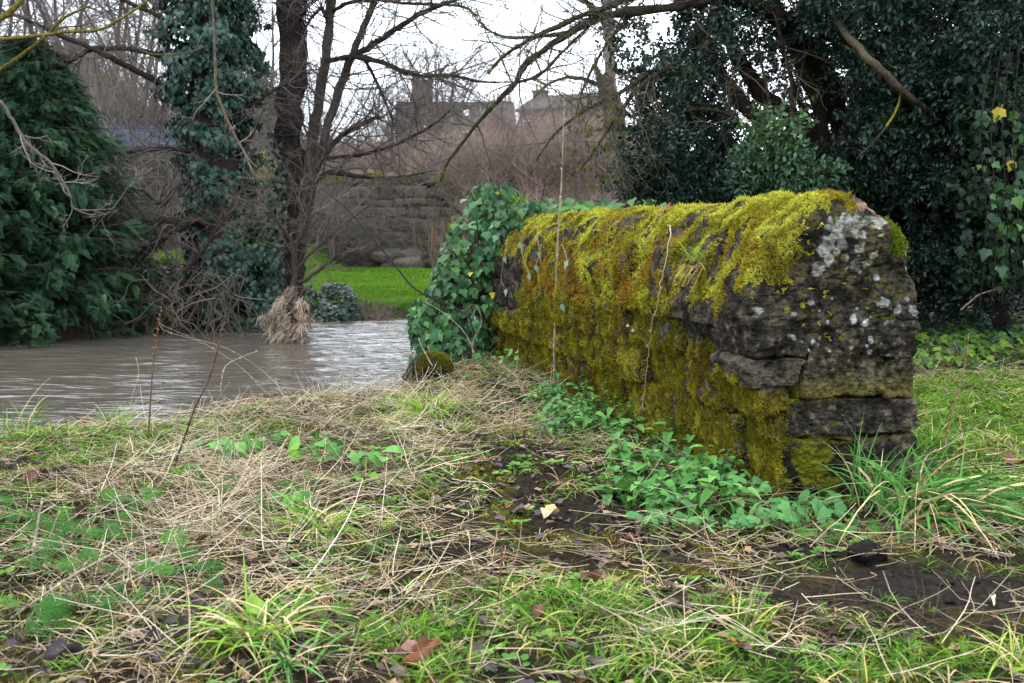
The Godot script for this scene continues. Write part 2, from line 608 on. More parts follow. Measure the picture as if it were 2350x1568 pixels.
func house(called: String, label: String, at: Vector3, turn: float, w: float, dp: float, wall_h: float, ridge: float, wc: Color, rc: Color) -> Node3D:
	var t := put(called, self)
	tag(t, label, "house")
	t.position = at
	t.rotation.y = turn
	var b := MB.new()
	# walls with gables on the two short sides
	var x := w / 2
	var z := dp / 2
	var y0 := -3.0
	for s in [-1.0, 1.0]:
		b.quad(Vector3(-x, y0, s * z), Vector3(x, y0, s * z), Vector3(x, wall_h, s * z), Vector3(-x, wall_h, s * z), wc, wc)
		b.quad(Vector3(s * x, y0, -z), Vector3(s * x, y0, z), Vector3(s * x, wall_h, z), Vector3(s * x, wall_h, -z), wc, wc)
		b.tri(Vector3(s * x, wall_h, -z), Vector3(s * x, wall_h, z), Vector3(s * x, ridge, 0), wc, wc, wc)
	obj("wall", b.mesh(), M.render, t)
	for s in [-1.0, 1.0]:
		var r := MB.new()
		var slope := Vector3(0, ridge - wall_h, -s * z)
		var len := slope.length()
		var dir := slope / len
		var nn := Vector3(0, z, s * (ridge - wall_h)).normalized()
		var mid := Vector3(0, (wall_h + ridge) / 2, s * z / 2) + nn * 0.1 - dir * 0.15
		r.box(mid, Vector3(x + 0.25, len / 2 + 0.2, 0.09), Basis(Vector3.RIGHT, dir, Vector3.RIGHT.cross(dir)), rc)
		var o := obj("roof", r.mesh(), M.slate, t)
		if s > 0:
			var gt := MB.new()
			gt.box(Vector3(0, wall_h - 0.12, s * (z + 0.2)), Vector3(x + 0.25, 0.07, 0.08), Basis.IDENTITY, Color(0.03, 0.03, 0.035))
			obj("gutter", gt.mesh(), M.paint, o)
	return t

func chimney(t: Node3D, at: Vector3, w: float, dp: float, h: float, pots: int, col: Color) -> void:
	var b := MB.new()
	b.box(at + Vector3(0, h / 2 - 1.0, 0), Vector3(w / 2, h / 2 + 1.0, dp / 2), Basis.IDENTITY, col)
	b.box(at + Vector3(0, h - 0.1, 0), Vector3(w / 2 + 0.1, 0.12, dp / 2 + 0.1), Basis.IDENTITY, col * 0.8)
	var c := obj("chimney", b.mesh(), M.render, t)
	for k in pots:
		var q := MB.new()
		var x := 0.0 if pots == 1 else lerpf(-w / 2 + 0.2, w / 2 - 0.2, float(k) / (pots - 1))
		var p0 := at + Vector3(x, h, 0)
		q.tube(PackedVector3Array([p0, p0 + Vector3(0, 0.62, 0), p0 + Vector3(0, 0.64, 0), p0 + Vector3(0, 0.75, 0)]), PackedFloat32Array([0.15, 0.12, 0.16, 0.15]), 8, Color(0.42, 0.33, 0.22), Color(0.42, 0.33, 0.22))
		obj("chimney_pot", q.mesh(), M.paint, c)

func window(t: Node3D, at: Vector3, w: float, h: float) -> void:    # on the +z wall
	var b := MB.new()
	var wh := Color(0.75, 0.75, 0.73)
	for s in [-1.0, 1.0]:
		b.box(at + Vector3(s * w / 2, 0, 0.03), Vector3(0.07, h / 2 + 0.07, 0.05), Basis.IDENTITY, wh)
		b.box(at + Vector3(0, s * h / 2, 0.04), Vector3(w / 2 + 0.14, 0.07, 0.06), Basis.IDENTITY, wh)
	b.box(at + Vector3(0, 0, 0.02), Vector3(w / 2, 0.035, 0.04), Basis.IDENTITY, wh)
	b.box(at + Vector3(0, 0, 0.025), Vector3(0.03, h / 2, 0.04), Basis.IDENTITY, wh)
	var o := obj("window", b.mesh(), M.paint, t)
	for i in 2:
		for j in 2:
			var p := MB.new()
			p.box(at + Vector3((i - 0.5) * w / 2, (j - 0.5) * h / 2, 0.015), Vector3(w / 4, h / 4, 0.01), Basis.IDENTITY, Color.WHITE)
			obj("pane", p.mesh(), M.pane, o)

func on_hill(px: float, d: float) -> Vector3:
	var q := P(px, 300, d)
	q.y = height(q.x, d)
	return q

func px_y(py: float, d: float) -> float:
	return P(1175, py, d).y

func build_houses() -> void:
	var slate := Color(0.125, 0.12, 0.125)
	# long grey cottage on the left
	var d := 100.0
	var q := on_hill(1045, d + 3.5)
	var a := house("stone_house", "grey stone house with a tall square chimney, left of the pair on the hill", q, 0.06, (1180 - 918) / FOCAL * d, 7.0, px_y(282, d) - q.y, px_y(228, d) - q.y, Color(0.19, 0.16, 0.13), slate)
	chimney(a, Vector3(-3.2, px_y(250, d) - q.y, 1.2), 2.0, 1.8, px_y(178, d) - px_y(250, d), 2, Color(0.2, 0.17, 0.14))
	chimney(a, Vector3(4.6, px_y(262, d) - q.y, 0.0), 1.9, 0.8, px_y(222, d) - px_y(262, d), 5, Color(0.25, 0.21, 0.16))
	window(a, Vector3(1.0, px_y(317, d) - q.y, 3.5), 1.3, 1.2)
	window(a, Vector3(-2.4, px_y(306, d) - q.y, 3.5), 1.0, 1.3)
	for k in 2:
		var s := MB.new()
		var wh := px_y(282, d) - q.y
		var rh := px_y(228, d) - q.y
		var dir := Vector3(0, rh - wh, -3.5).normalized()
		var nn := Vector3(0, 3.5, rh - wh).normalized()
		s.box(Vector3(0.9 + 1.9 * k, lerpf(wh, rh, 0.42 + 0.05 * k), lerpf(3.5, 0.0, 0.42 + 0.05 * k)) + nn * 0.22, Vector3(0.42, 0.62, 0.05), Basis(Vector3.RIGHT, dir, nn), Color(0.7, 0.74, 0.8))
		obj("skylight", s.mesh(), M.paint, a)
	# beige rendered house on the right
	d = 104.0
	q = on_hill(1315, d + 4.0)
	var e := house("beige_house", "beige rendered house with one small white window, right of the pair on the hill", q, -0.5, (1425 - 1235) / FOCAL * d, 8.0, px_y(247, d) - q.y, px_y(208, d) - q.y, Color(0.36, 0.285, 0.215), Color(0.15, 0.14, 0.145))
	chimney(e, Vector3(-3.6, px_y(232, d) - q.y, 0.4), 1.3, 1.0, px_y(192, d) - px_y(232, d), 3, Color(0.25, 0.19, 0.15))
	chimney(e, Vector3(1.0, px_y(226, d) - q.y, 0.0), 0.9, 0.7, px_y(208, d) - px_y(226, d), 1, Color(0.3, 0.24, 0.18))
	window(e, Vector3(-3.2, px_y(289, d) - q.y, 4.0), 0.95, 1.35)
	window(e, Vector3(1.4, px_y(289, d) - q.y, 4.0), 0.95, 1.35)
	var dp := MB.new()
	dp.tube(PackedVector3Array([Vector3(-4.1, px_y(330, d) - q.y, 4.1), Vector3(-4.1, px_y(222, d) - q.y, 4.1)]), PackedFloat32Array([0.09, 0.09]), 6, Color(0.55, 0.55, 0.55), Color(0.55, 0.55, 0.55))
	obj("drainpipe", dp.mesh(), M.paint, e)
	# low lean-to between them
	d = 92.0
	q = on_hill(1235, d + 2.0)
	house("low_outbuilding", "low grey outbuilding with a shallow roof in front of the beige house", q, 0.1, (1320 - 1150) / FOCAL * d, 4.5, px_y(318, d) - q.y, px_y(288, d) - q.y, Color(0.2, 0.17, 0.145), Color(0.12, 0.11, 0.11))
	# roof among the trees on the left
	d = 72.0
	q = on_hill(120, d + 3.0)
	var f := house("grey_roofed_house", "house with a big grey roof behind bare trees at upper left", q, 0.5, 5.6, 7.0, px_y(168, d) - q.y, px_y(92, d) - q.y, Color(0.3, 0.25, 0.22), Color(0.2, 0.21, 0.25))
	chimney(f, Vector3(1.9, px_y(128, d) - q.y, -0.6), 1.5, 0.8, 1.9, 2, Color(0.22, 0.17, 0.15))
	# shed among the bushes
	var t := put("garden_shed", self)
	tag(t, "dark garden shed with a bluish roof behind the bare bushes at left", "shed")
	var c := P(385, 380, 26.5)
	t.position = Vector3(c.x, height(c.x, 26.5), c.z)
	var b := MB.new()
	b.box(Vector3(0, 1.15, 0), Vector3(1.5, 1.2, 1.0), Basis.IDENTITY, Color(0.06, 0.055, 0.055))
	obj("wall", b.mesh(), M.render, t)
	for s in [-1.0, 1.0]:
		var r := MB.new()
		var dir := Vector3(0, 0.5, -s).normalized()
		r.box(Vector3(0, 2.62, s * 0.5), Vector3(1.65, 0.66, 0.04), Basis(Vector3.RIGHT, dir, Vector3.RIGHT.cross(dir)), Color(0.09, 0.11, 0.17))
		obj("roof", r.mesh(), M.slate, t)

# ---------------------------------------------------------------- bare wood

# a twig that forks; written into b
func twig(b: MB, p: Vector3, dir: Vector3, len: float, r: float, lvl: int, col: Color, wig := 0.28, lift := 0.05, dens := 5.0) -> void:
	var m := 4 if lvl > 0 else 3
	var pts := PackedVector3Array([p])
	var rs := PackedFloat32Array([r])
	var d := dir.normalized()
	var q := p
	for k in m:
		d = (d + rv() * wig + Vector3(0, lift, 0)).normalized()
		q += d * (len / m)
		pts.append(q)
		rs.append(maxf(r * (1.0 - 0.75 * (k + 1) / m), 0.0012))
	b.tube(pts, rs, 3 if r < 0.012 else 5, col, col)
	if lvl <= 0:
		return
	var kids := maxi(2, roundi(dens * rf(0.7, 1.3)))
	for k in kids:
		var t := rf(0.2, 1.0) * m
		var i := mini(int(t), m - 1)
		var at := pts[i].lerp(pts[i + 1], t - i)
		var go := (pts[i + 1] - pts[i]).normalized()
		var out := (go * rf(0.5, 1.0) + rv() * 0.85).normalized()
		twig(b, at, out, len * rf(0.35, 0.62), maxf(rs[i] * 0.6, 0.0016), lvl - 1, col, wig, lift, dens)

# a limb through points of the photograph [px, py, depth, radius]
func limb(called: String, parent: Node, pts: Array, col: Color, sides := 9, rough := 0.12) -> Array:
	var p := PackedVector3Array()
	var r := PackedFloat32Array()
	for q in pts:
		p.append(P(q[0], q[1], q[2]))
		r.append(q[3])
	var cr := curve(p, r, 5)
	p = cr[0]
	r = cr[1]
	for k in p.size():
		p[k] += rv() * r[k] * 0.25
		r[k] *= 1.0 + rf(-rough, rough)
	var b := MB.new()
	b.tube(p, r, sides, col, col)
	obj(called, b.mesh(), M.bark, parent)
	return [p, r]

func twigs_on(b: MB, lb: Array, from: float, count: int, len: float, lvl: int, col: Color, dens := 4.0, lift := 0.05, rad := 0.5) -> void:
	var p: PackedVector3Array = lb[0]
	var r: PackedFloat32Array = lb[1]
	for k in count:
		var t := rf(from, 1.0) * (p.size() - 1.001)
		var i := int(t)
		var at := p[i].lerp(p[i + 1], t - i)
		var go := (p[i + 1] - p[i]).normalized()
		var out := (go * rf(0.2, 0.9) + rv()).normalized()
		twig(b, at, out, len * rf(0.5, 1.2), minf(r[i] * rad, len * 0.009 + 0.003), lvl, col, 0.3, lift, dens)

func bare_tree(called: String, label: String, at: Vector3, h: float, stems: int, r: float, lvl: int, col: Color, group := "", spread := 0.35, dens := 5.0) -> Node3D:
	var t := put(called, self)
	tag(t, label, "tree", group)
	t.position = at
	var tw := MB.new()
	for s in stems:
		var p := PackedVector3Array()
		var rr := PackedFloat32Array()
		var q := Vector3(rf(-0.1, 0.1), -0.2, rf(-0.1, 0.1))
		var d := Vector3(rf(-spread, spread), 1.0, rf(-spread, spread)).normalized()
		for k in 7:
			p.append(q)
			rr.append(r * (1.0 - 0.12 * k))
			d = (d + rv() * 0.13 + Vector3(0, 0.05, 0)).normalized()
			q += d * h / 7.0
		var cr := curve(p, rr, 3)
		var b := MB.new()
		b.tube(cr[0], cr[1], 7, col, col)
		obj("trunk" if s == 0 else "stem", b.mesh(), M.bark, t)
		twigs_on(tw, cr, 0.22, 13, h * 0.3, lvl, col, dens, 0.1, 0.6)
	obj("twigs", tw.mesh(), M.twig, t).set_meta("kind", "stuff")
	return t

func copy_of(o: Node3D, called: String, label: String) -> Node3D:
	var c: Node3D = o.duplicate()
	name_it(c, called, self)
	c.set_meta("label", label)
	return c

func brush_mesh(stems: int, h: float, spread: float, r: float, lvl: int) -> ArrayMesh:
	var b := MB.new()
	for k in stems:
		var d := Vector3(rf(-spread, spread), 1, rf(-spread, spread))
		var g := rf(0.7, 1.2)
		twig(b, Vector3(rf(-0.25, 0.25), 0, rf(-0.25, 0.25)), d, h * rf(0.6, 1.1), r, lvl, Color(g, g, g), 0.22, 0.0, 3.0)
	return b.mesh()

func build_far_plants() -> void:
	# brambles and dead stems over the slope above the retaining wall
	var xs := []
	var cs := PackedColorArray()
	for k in 1900:
		var px := rf(300, 1560)
		var d := (26.5 if px > 1060 else 30.9) + 64.0 * pow(rng.randf(), 1.7)
		var q := on_hill(px, d)
		if d < 34 and q.x < -3.0 and q.x > -5.6:
			continue
		var s := rf(0.6, 1.1) * (1.0 - 0.007 * (d - 30))
		xs.append(Transform3D(Basis(Vector3.UP, rf(0, TAU)).scaled(Vector3(s, s * rf(0.7, 1.2), s)), q))
		var pick := nb.get_noise_2d(q.x * 0.25, d * 0.2) + rf(-0.3, 0.3)
		cs.append(tint(Color(0.20, 0.135, 0.115), Color(0.33, 0.235, 0.205), 0.35) if pick > 0.0 else tint(Color(0.17, 0.13, 0.11), Color(0.36, 0.29, 0.23), 0.25))
	var o := scatter("bramble_undergrowth", brush_mesh(22, 1.3, 0.8, 0.012, 1), M.twig, self, xs, cs)
	tag(o, "reddish brown dead brambles covering the slope below the houses", "", "", "stuff")
	# pale dry grass
	xs = []
	cs = PackedColorArray()
	var blades := MB.new()
	for k in 26:
		blade(blades, Vector3(rf(-0.3, 0.3), 0, rf(-0.3, 0.3)), Vector3(rf(-0.7, 0.7), 1.0, rf(-0.7, 0.7)), rf(0.4, 0.8), 0.014, 0.5, Color.WHITE, Color.WHITE)
	for k in 2200:
		var d := 30.7 + 55.0 * pow(rng.randf(), 1.25)
		var q := on_hill(rf(300, 1560), d)
		xs.append(Transform3D(Basis(Vector3.UP, rf(0, TAU)).scaled(Vector3.ONE * rf(0.5, 1.2) * (0.5 + 0.9 * absf(nb.get_noise_2d(q.x * 0.6, d * 0.4)))), q))
		cs.append(tint(Color(0.40, 0.32, 0.23), Color(0.26, 0.19, 0.145), 0.25))
	o = scatter("dry_grass", blades.mesh(), M.straw, self, xs, cs)
	tag(o, "pale dry grass standing on the slope above the retaining wall", "", "", "stuff")
	# red-stemmed shrub above the ivy mound
	var t := put("red_stemmed_shrub", self)
	tag(t, "bare shrub of upright reddish stems behind the ivy mound", "shrub")
	var q2 := P(1165, 0, 31.6)
	t.position = Vector3(q2.x, height(q2.x, 31.6), q2.z)
	var b := MB.new()
	for k in 46:
		twig(b, Vector3(rf(-0.3, 0.3), 0, rf(-0.2, 0.2)), Vector3(rf(-0.45, 0.45), 1, rf(-0.4, 0.4)), rf(1.2, 2.4), 0.012, 1, Color(0.2, 0.1, 0.075), 0.12, 0.0, 3.0)
	obj("stems", b.mesh(), M.twig, t).set_meta("kind", "stuff")
	# the fine-branched tree in front of the houses
	var hazy := Color(0.17, 0.145, 0.13)
	q2 = on_hill(1010, 47.0)
	var fine := bare_tree("bare_tree", "fine-branched bare tree standing in front of the grey stone house", q2, px_y(70, 47.0) - q2.y, 15, 0.06, 2, hazy, "", 0.42, 7.0)
	var more := [[905, 52.0, 0.72, "fine-branched bare tree at the grey stone house's left end"], [1150, 54.0, 0.62, "fine-branched bare tree between the grey stone house and the beige house"], [1345, 50.0, 0.68, "fine-branched bare tree in front of the beige house's right end"]]
	for m in more:
		var cm := copy_of(fine, "bare_tree", m[3])
		cm.transform = Transform3D(Basis(Vector3.UP, m[0]).scaled(Vector3.ONE * m[2]), on_hill(m[0], m[1]))
	# bare wood on the left skyline
	var labels := ["tall bare tree on the skyline above the conifer at upper left", "bare tree on the skyline between the grey roof and the ivy-clad trunk", "bare tree just left of the ivy-clad trunk on the skyline", "bare tree seen between the ivy-clad trunk and the dark trunk", "bare thicket tree behind the two thin stems right of the dark trunk", "low bare tree on the skyline left of the stone house", "bare tree in front of the grey roof at upper left", "bare tree among the twigs left of the ivy-clad trunk's first bough", "bare tree right behind the ivy-clad trunk", "bare tree half outside the left edge of the skyline"]
	var places := [[40, 45, 9.5], [215, 42, 9.5], [345, 40, 9.0], [610, 44, 9.0], [735, 56, 6.0], [860, 58, 4.2], [130, 38, 9.5], [290, 37, 9.5], [420, 44, 9.0], [-20, 36, 9.0]]
	var lilac := Color(0.13, 0.105, 0.105)
	var proto: Array[Node3D] = []
	for k in places.size():
		var g := on_hill(places[k][0], places[k][1])
		if k < 3:
			proto.append(bare_tree("bare_tree", labels[k], g, 9.0, 4, 0.11, 3, lilac, "bare trees on the skyline", 0.3, 5.0))
			proto[k].scale = Vector3.ONE * (places[k][2] / 9.0)
		else:
			var c := copy_of(proto[k % 3], "bare_tree", labels[k])
			c.transform = Transform3D(Basis(Vector3.UP, 1.3 + k).scaled(Vector3.ONE * (places[k][2] / 9.0)), g)
	# grey twiggy bushes across the river on the left
	var grey := Color(0.125, 0.108, 0.093)
	var spots := [[215, 28.4, 5.2], [290, 28.8, 5.0], [365, 29.0, 5.0], [425, 28.6, 4.6], [160, 26.0, 5.0], [255, 30.9, 5.0], [340, 31.4, 5.0], [590, 26.5, 3.4], [640, 27.5, 3.0], [420, 31.0, 5.0], [715, 28.6, 2.5], [765, 28.9, 2.0], [800, 29.1, 2.2], [840, 29.2, 1.8], [905, 29.6, 1.0], [960, 29.6, 1.0], [1010, 29.6, 2.2], [1075, 29.7, 2.4], [1140, 29.6, 2.6], [1215, 29.6, 2.6], [1290, 29.5, 2.7], [1360, 29.5, 2.7], [1430, 29.3, 2.7]]
	var names := ["grey twiggy bush just right of the conifer's top, nearest of the bushes there", "grey twiggy bush between the conifer and the ivy-clad trunk, over the lawn's left patch", "grey twiggy bush in front of the dark garden shed", "low twiggy bush against the left side of the ivy-clad trunk", "grey twiggy bush half behind the conifer", "tall twiggy bush behind the bushes right of the conifer", "twiggy bush behind the shed's left end", "twiggy bush between the ivy-clad trunk and the dark trunk", "low twiggy bush right behind the dark trunk", "twiggy bush behind the shed, beside the ivy-clad trunk",
		"grey bramble bush against the retaining wall by the dark trunk's stems", "grey bramble bush under the yellow moss of the retaining wall", "grey bramble bush against the middle of the retaining wall", "bramble bush left of the rubble heap", "small bramble bush above the rubble heap", "bramble bush against the retaining wall's clean stones left of the ivy mound", "bramble bush behind the ivy mound's left shoulder", "bramble bush behind the ivy mound's top", "bramble bush beside the red-stemmed shrub", "bramble bush behind the tall tan cane", "bramble bush right of the tall tan cane", "bramble bush left of the broken snag's foot", "bramble bush behind the broken snag's foot"]
	var bp: Array[Node3D] = []
	for k in spots.size():
		var g2 := P(spots[k][0], 0, spots[k][1])
		g2.y = height(g2.x, spots[k][1])
		var tone := grey if k < 10 or k > 15 else Color(0.13, 0.115, 0.10)
		if k in [0, 1, 10, 16]:
			bp.append(bush(names[k], g2, tone if k < 16 else Color(0.2, 0.15, 0.13)))
		else:
			var src := bp[k % 2] if k < 10 else bp[10] if k < 16 else bp[16]
			var c2 := copy_of(src, "twiggy_bush", names[k])
			c2.transform = Transform3D(Basis(Vector3.UP, k * 1.1), g2)
			bp.append(c2)
		bp[k].scale = Vector3(1.25, 1.0, 1.25) * (spots[k][2] / 4.0)
	var slope := [[700, 36.0, 2.0, "bare bush on the slope just right of the two thin stems"], [790, 40.0, 2.4, "bare bush on the slope above the retaining wall's yellow moss"], [860, 34.0, 1.8, "bare bush close above the retaining wall's clean stones"], [930, 44.0, 2.6, "bare bush on the slope below the grey stone house's left end"], [1000, 37.0, 2.0, "bare bush on the slope below the bare tree before the houses"], [1075, 50.0, 2.8, "bare bush on the slope below the grey stone house's skylights"], [1120, 35.0, 1.8, "bare bush just left of the red-stemmed shrub's top"], [1215, 42.0, 2.6, "bare bush on the slope below the low outbuilding"], [1270, 36.0, 2.2, "bare bush on the slope behind the tall tan cane's top"], [1330, 46.0, 3.0, "bare bush on the slope below the beige house"], [1375, 38.0, 2.6, "bare bush on the slope left of the broken snag"], [1450, 40.0, 3.0, "bare bush on the slope between the broken snag and the holly"], [640, 38.0, 2.6, "bare bush on the slope seen left of the dark trunk"], [550, 36.0, 2.6, "bare bush on the slope seen right of the ivy-clad trunk"]]
	for k in slope.size():
		var g4 := on_hill(slope[k][0], slope[k][1])
		var src: Node3D = bp[16] if k % 3 else bp[10]
		var c4 := copy_of(src, "twiggy_bush", slope[k][3])
		c4.set_meta("group", "bare bushes on the slope below the houses")
		c4.transform = Transform3D(Basis(Vector3.UP, 0.7 + k * 1.3).scaled(Vector3(1.5, 0.9, 1.5) * (slope[k][2] / 4.0)), g4)
	var front := [[235, 18.6, 3.4, "open-branched bare bush on the far bank's rim right of the conifer"], [330, 18.9, 3.0, "open-branched bare bush on the far bank's rim over the leaf litter"], [405, 18.4, 2.8, "open-branched bare bush on the far bank left of the ivy-clad trunk's foot"], [600, 18.8, 2.2, "open-branched bare bush between the ivy-clad trunk's foot and the dark trunk"]]
	for k in front.size():
		var g5 := P(front[k][0], 0, front[k][1])
		g5.y = height(g5.x, front[k][1])
		bush(front[k][3], g5, Color(0.17, 0.145, 0.125) * (0.8 + 0.12 * k), 9, 1.3).scale = Vector3.ONE * (front[k][2] / 4.0)
	# a bright green garden conifer and an evergreen hedge behind the bushes
	leafy_mass("green_bush", "bright green bush behind the grey twiggy bushes, right of the conifer", "bush", P(255, 212, 34.0), Vector3(0.55, 0.5, 0.5), 420, Color(0.16, 0.26, 0.03), Color(0.09, 0.16, 0.02), 2.2)
	leafy_mass("dull_green_bush", "dull green bush behind the dark trunk's left side", "bush", P(600, 240, 33.0), Vector3(0.5, 1.6, 0.6), 700, Color(0.07, 0.09, 0.05), Color(0.11, 0.12, 0.06), 2.2)
	leafy_mass("yellow_gorse", "yellow-green mossy shrub glimpsed left of the dark trunk's foot", "shrub", P(606, 415, 27.5), Vector3(0.16, 0.75, 0.3), 340, Color(0.42, 0.38, 0.05), Color(0.25, 0.24, 0.04), 1.8)
	leafy_mass("evergreen_hedge", "dark evergreen hedge behind the shed at left", "hedge", Vector3(-13.0, 1.9, -33.0), Vector3(6.0, 1.2, 0.8), 1500, Color(0.05, 0.055, 0.035), Color(0.1, 0.095, 0.06), 3.2)

func bush(label: String, at: Vector3, col: Color, n := 44, thick := 1.0) -> Node3D:
	var t := put("twiggy_bush", self)
	tag(t, label, "bush", "bare twiggy bushes across the river")
	t.position = at
	var b := MB.new()
	for k in n:
		var d := Vector3(rf(-0.9, 0.9), 1.0, rf(-0.9, 0.9))
		twig(b, Vector3(rf(-0.6, 0.6), -0.1, rf(-0.5, 0.5)), d, rf(1.8, 4.2), rf(0.014, 0.026) * thick, 2, col * rf(0.7, 1.3), 0.34, 0.0, 6.0)
	obj("stems", b.mesh(), M.twig, t).set_meta("kind", "stuff")
	return t

# small evergreen leaves spread through an ellipsoid; a thing with foliage and a stem
func leafy_mass(called: String, label: String, cat: String, at: Vector3, rad: Vector3, n: int, c0: Color, c1: Color, s: float) -> Node3D:
	var t := put(called, self)
	tag(t, label, cat)
	t.position = at - Vector3(0, rad.y, 0)
	var xs := []
	var cs := PackedColorArray()
	for k in n:
		var u := rv()
		while u.length() > 1.0:
			u = rv()
		u *= 0.75 + 0.45 * nb.get_noise_3dv(u * 2.0 + at)
		var p := Vector3(0, rad.y, 0) + u * rad
		xs.append(Transform3D(basis_to(u + rv() * 0.7, Vector3.UP).scaled(Vector3.ONE * s * rf(0.7, 1.2)), p))
		cs.append(tint(c0, c1, 0.3))
	scatter("foliage", leaf_spray(8, 0.05, 0.026, 0.16), M.leaf, t, xs, cs)
	var b := MB.new()
	b.tube(PackedVector3Array([Vector3(0, -0.6, 0), Vector3(0, rad.y, 0)]), PackedFloat32Array([0.05, 0.02]), 6, Color(0.08, 0.06, 0.05), Color(0.08, 0.06, 0.05))
	obj("stem", b.mesh(), M.twig, t)
	return t

# ---------------------------------------------------------------- leaves and blades

func blade(b: MB, at: Vector3, dir: Vector3, len: float, w: float, bend: float, c0: Color, c1: Color, seg := 4) -> void:
	var p := PackedVector3Array()
	var ws := PackedFloat32Array()
	var d := dir.normalized()
	var flat := Vector3(d.x, 0, d.z)
	if flat.length() < 0.05:
		flat = Vector3(cos(len * 900.0), 0, sin(len * 900.0))
	flat = flat.normalized()
	var side := flat.cross(Vector3.UP).normalized().rotated(d, rf(-1.3, 1.3))
	var q := at
	for k in seg + 1:
		var t := float(k) / seg
		p.append(q)
		ws.append(w * 0.5 * (1.0 - t * t * 0.92) * (0.75 + 0.25 * minf(1.0, t * 3.0)))
		d = (d + (flat * 0.6 + Vector3.DOWN) * bend / seg).normalized()
		q += d * len / seg
	b.strip(p, ws, side, c0, c1)

func moss_tuft(sd: int, fronds: int) -> ArrayMesh:     # about 2 cm across, y up from the stone
	var b := MB.new()
	var r := RandomNumberGenerator.new()
	r.seed = sd
	for k in fronds:
		var d := Vector3(r.randf_range(-1, 1), r.randf_range(0.25, 1.0), r.randf_range(-1, 1)).normalized()
		var a := Vector3(r.randf_range(-0.008, 0.008), -0.002, r.randf_range(-0.008, 0.008))
		var len := r.randf_range(0.008, 0.02)
		var side := d.cross(Vector3(r.randf_range(-1, 1), r.randf_range(-1, 1), r.randf_range(-1, 1))).normalized()
		var p := PackedVector3Array()
		for j in 4:
			p.append(a)
			d = (d + Vector3(r.randf_range(-0.35, 0.35), -0.12, r.randf_range(-0.35, 0.35))).normalized()
			a += d * len / 3.0
		var g := r.randf_range(0.75, 1.15)
		b.strip(p, PackedFloat32Array([0.0012, 0.002, 0.0017, 0.0005]), side, Color(0.8, 0.72, 0.6) * g, Color(1.05, 1.1, 1.1) * g)
	return b.mesh()

# a leaf along z from the origin, from a half outline of (half width, distance along)
func leaf_into(b: MB, half: Array, fold: float, droop: float, t: Transform3D, c0: Color, c1: Color) -> void:
	for s in [-1.0, 1.0]:
		for k in half.size() - 1:
			var u: Vector2 = half[k]
			var w: Vector2 = half[k + 1]
			var m0 := t * Vector3(0, -droop * u.y * u.y, u.y)
			var m1 := t * Vector3(0, -droop * w.y * w.y, w.y)
			var e0 := t * Vector3(s * u.x, fold * u.x - droop * (u.y * u.y + u.x * u.x), u.y)
			var e1 := t * Vector3(s * w.x, fold * w.x - droop * (w.y * w.y + w.x * w.x), w.y)
			if u.x < 1e-4:
				b.tri(m0, e1, m1, c0, c1, c0)
			elif w.x < 1e-4:
				b.tri(m0, e0, m1, c0, c1, c0)
			else:
				var q := b.v.size()
				for x in [m0, e0, e1, m1]:
					b.v.append(x)
				b.c.append(c0); b.c.append(c1); b.c.append(c1); b.c.append(c0)
				for x in [0, 1, 2, 0, 2, 3]:
					b.ix.append(q + x)

func oval(len: float, w: float) -> Array:
	return [Vector2(0, 0), Vector2(w * 0.8, len * 0.25), Vector2(w, len * 0.5), Vector2(w * 0.65, len * 0.78), Vector2(0, len)]

func serrated(len: float, w: float, teeth: int) -> Array:
	var o := [Vector2(0, 0.0)]
	for k in range(1, teeth * 2):
		var t := float(k) / (teeth * 2)
		var x := w * pow(sin(PI * pow(t, 0.62)), 0.8)
		o.append(Vector2(x * (1.0 if k % 2 == 1 else 0.84), len * (t if k % 2 == 1 else t - 0.01)))
	o.append(Vector2(0, len))
	return o

func lobed(len: float) -> Array:      # ivy: three points on each side counting the tip
	return [Vector2(0, 0.04 * len), Vector2(0.30 * len, -0.06 * len), Vector2(0.40 * len, 0.14 * len), Vector2(0.54 * len, 0.36 * len), Vector2(0.31 * len, 0.47 * len), Vector2(0.25 * len, 0.62 * len), Vector2(0.12 * len, 0.85 * len), Vector2(0, len)]

func leaf_spray(n: int, len: float, w: float, reach: float) -> ArrayMesh:      # a twig with n leaves
	var b := MB.new()
	var brown := Color(0.6, 0.5, 0.4)
	b.strip(PackedVector3Array([Vector3.ZERO, Vector3(0, 0.004, reach * 0.5), Vector3(0, 0, reach)]), PackedFloat32Array([0.0025, 0.002, 0.001]), Vector3.RIGHT, brown, brown)
	for k in n:
		var z := reach * (0.1 + 0.9 * float(k) / n)
		var a := k * 2.4 + rf(-0.4, 0.4)
		var d := Vector3(cos(a), sin(a), rf(0.3, 0.9))
		var g := rf(0.75, 1.2)
		leaf_into(b, oval(len * rf(0.75, 1.15), w * rf(0.4, 0.55)), 0.35, 3.0, Transform3D(basis_to(d, rv() + Vector3(0, 1, 0)), Vector3(0, 0, z)), Color(g, g, g), Color(g, g, g))
	return b.mesh()

func ivy_leaf(len: float, fold: float, droop: float) -> ArrayMesh:
	var b := MB.new()
	leaf_into(b, lobed(len), fold, droop, Transform3D.IDENTITY, Color(1.15, 1.1, 1.05), Color(0.95, 0.97, 0.95))
	b.strip(PackedVector3Array([Vector3(0, -0.01, -0.03), Vector3(0, 0, 0.0)]), PackedFloat32Array([0.0016, 0.0016]), Vector3.RIGHT, Color(0.9, 0.9, 0.6), Color(0.9, 0.9, 0.6))
	return b.mesh()

# ---------------------------------------------------------------- the conifer over the water

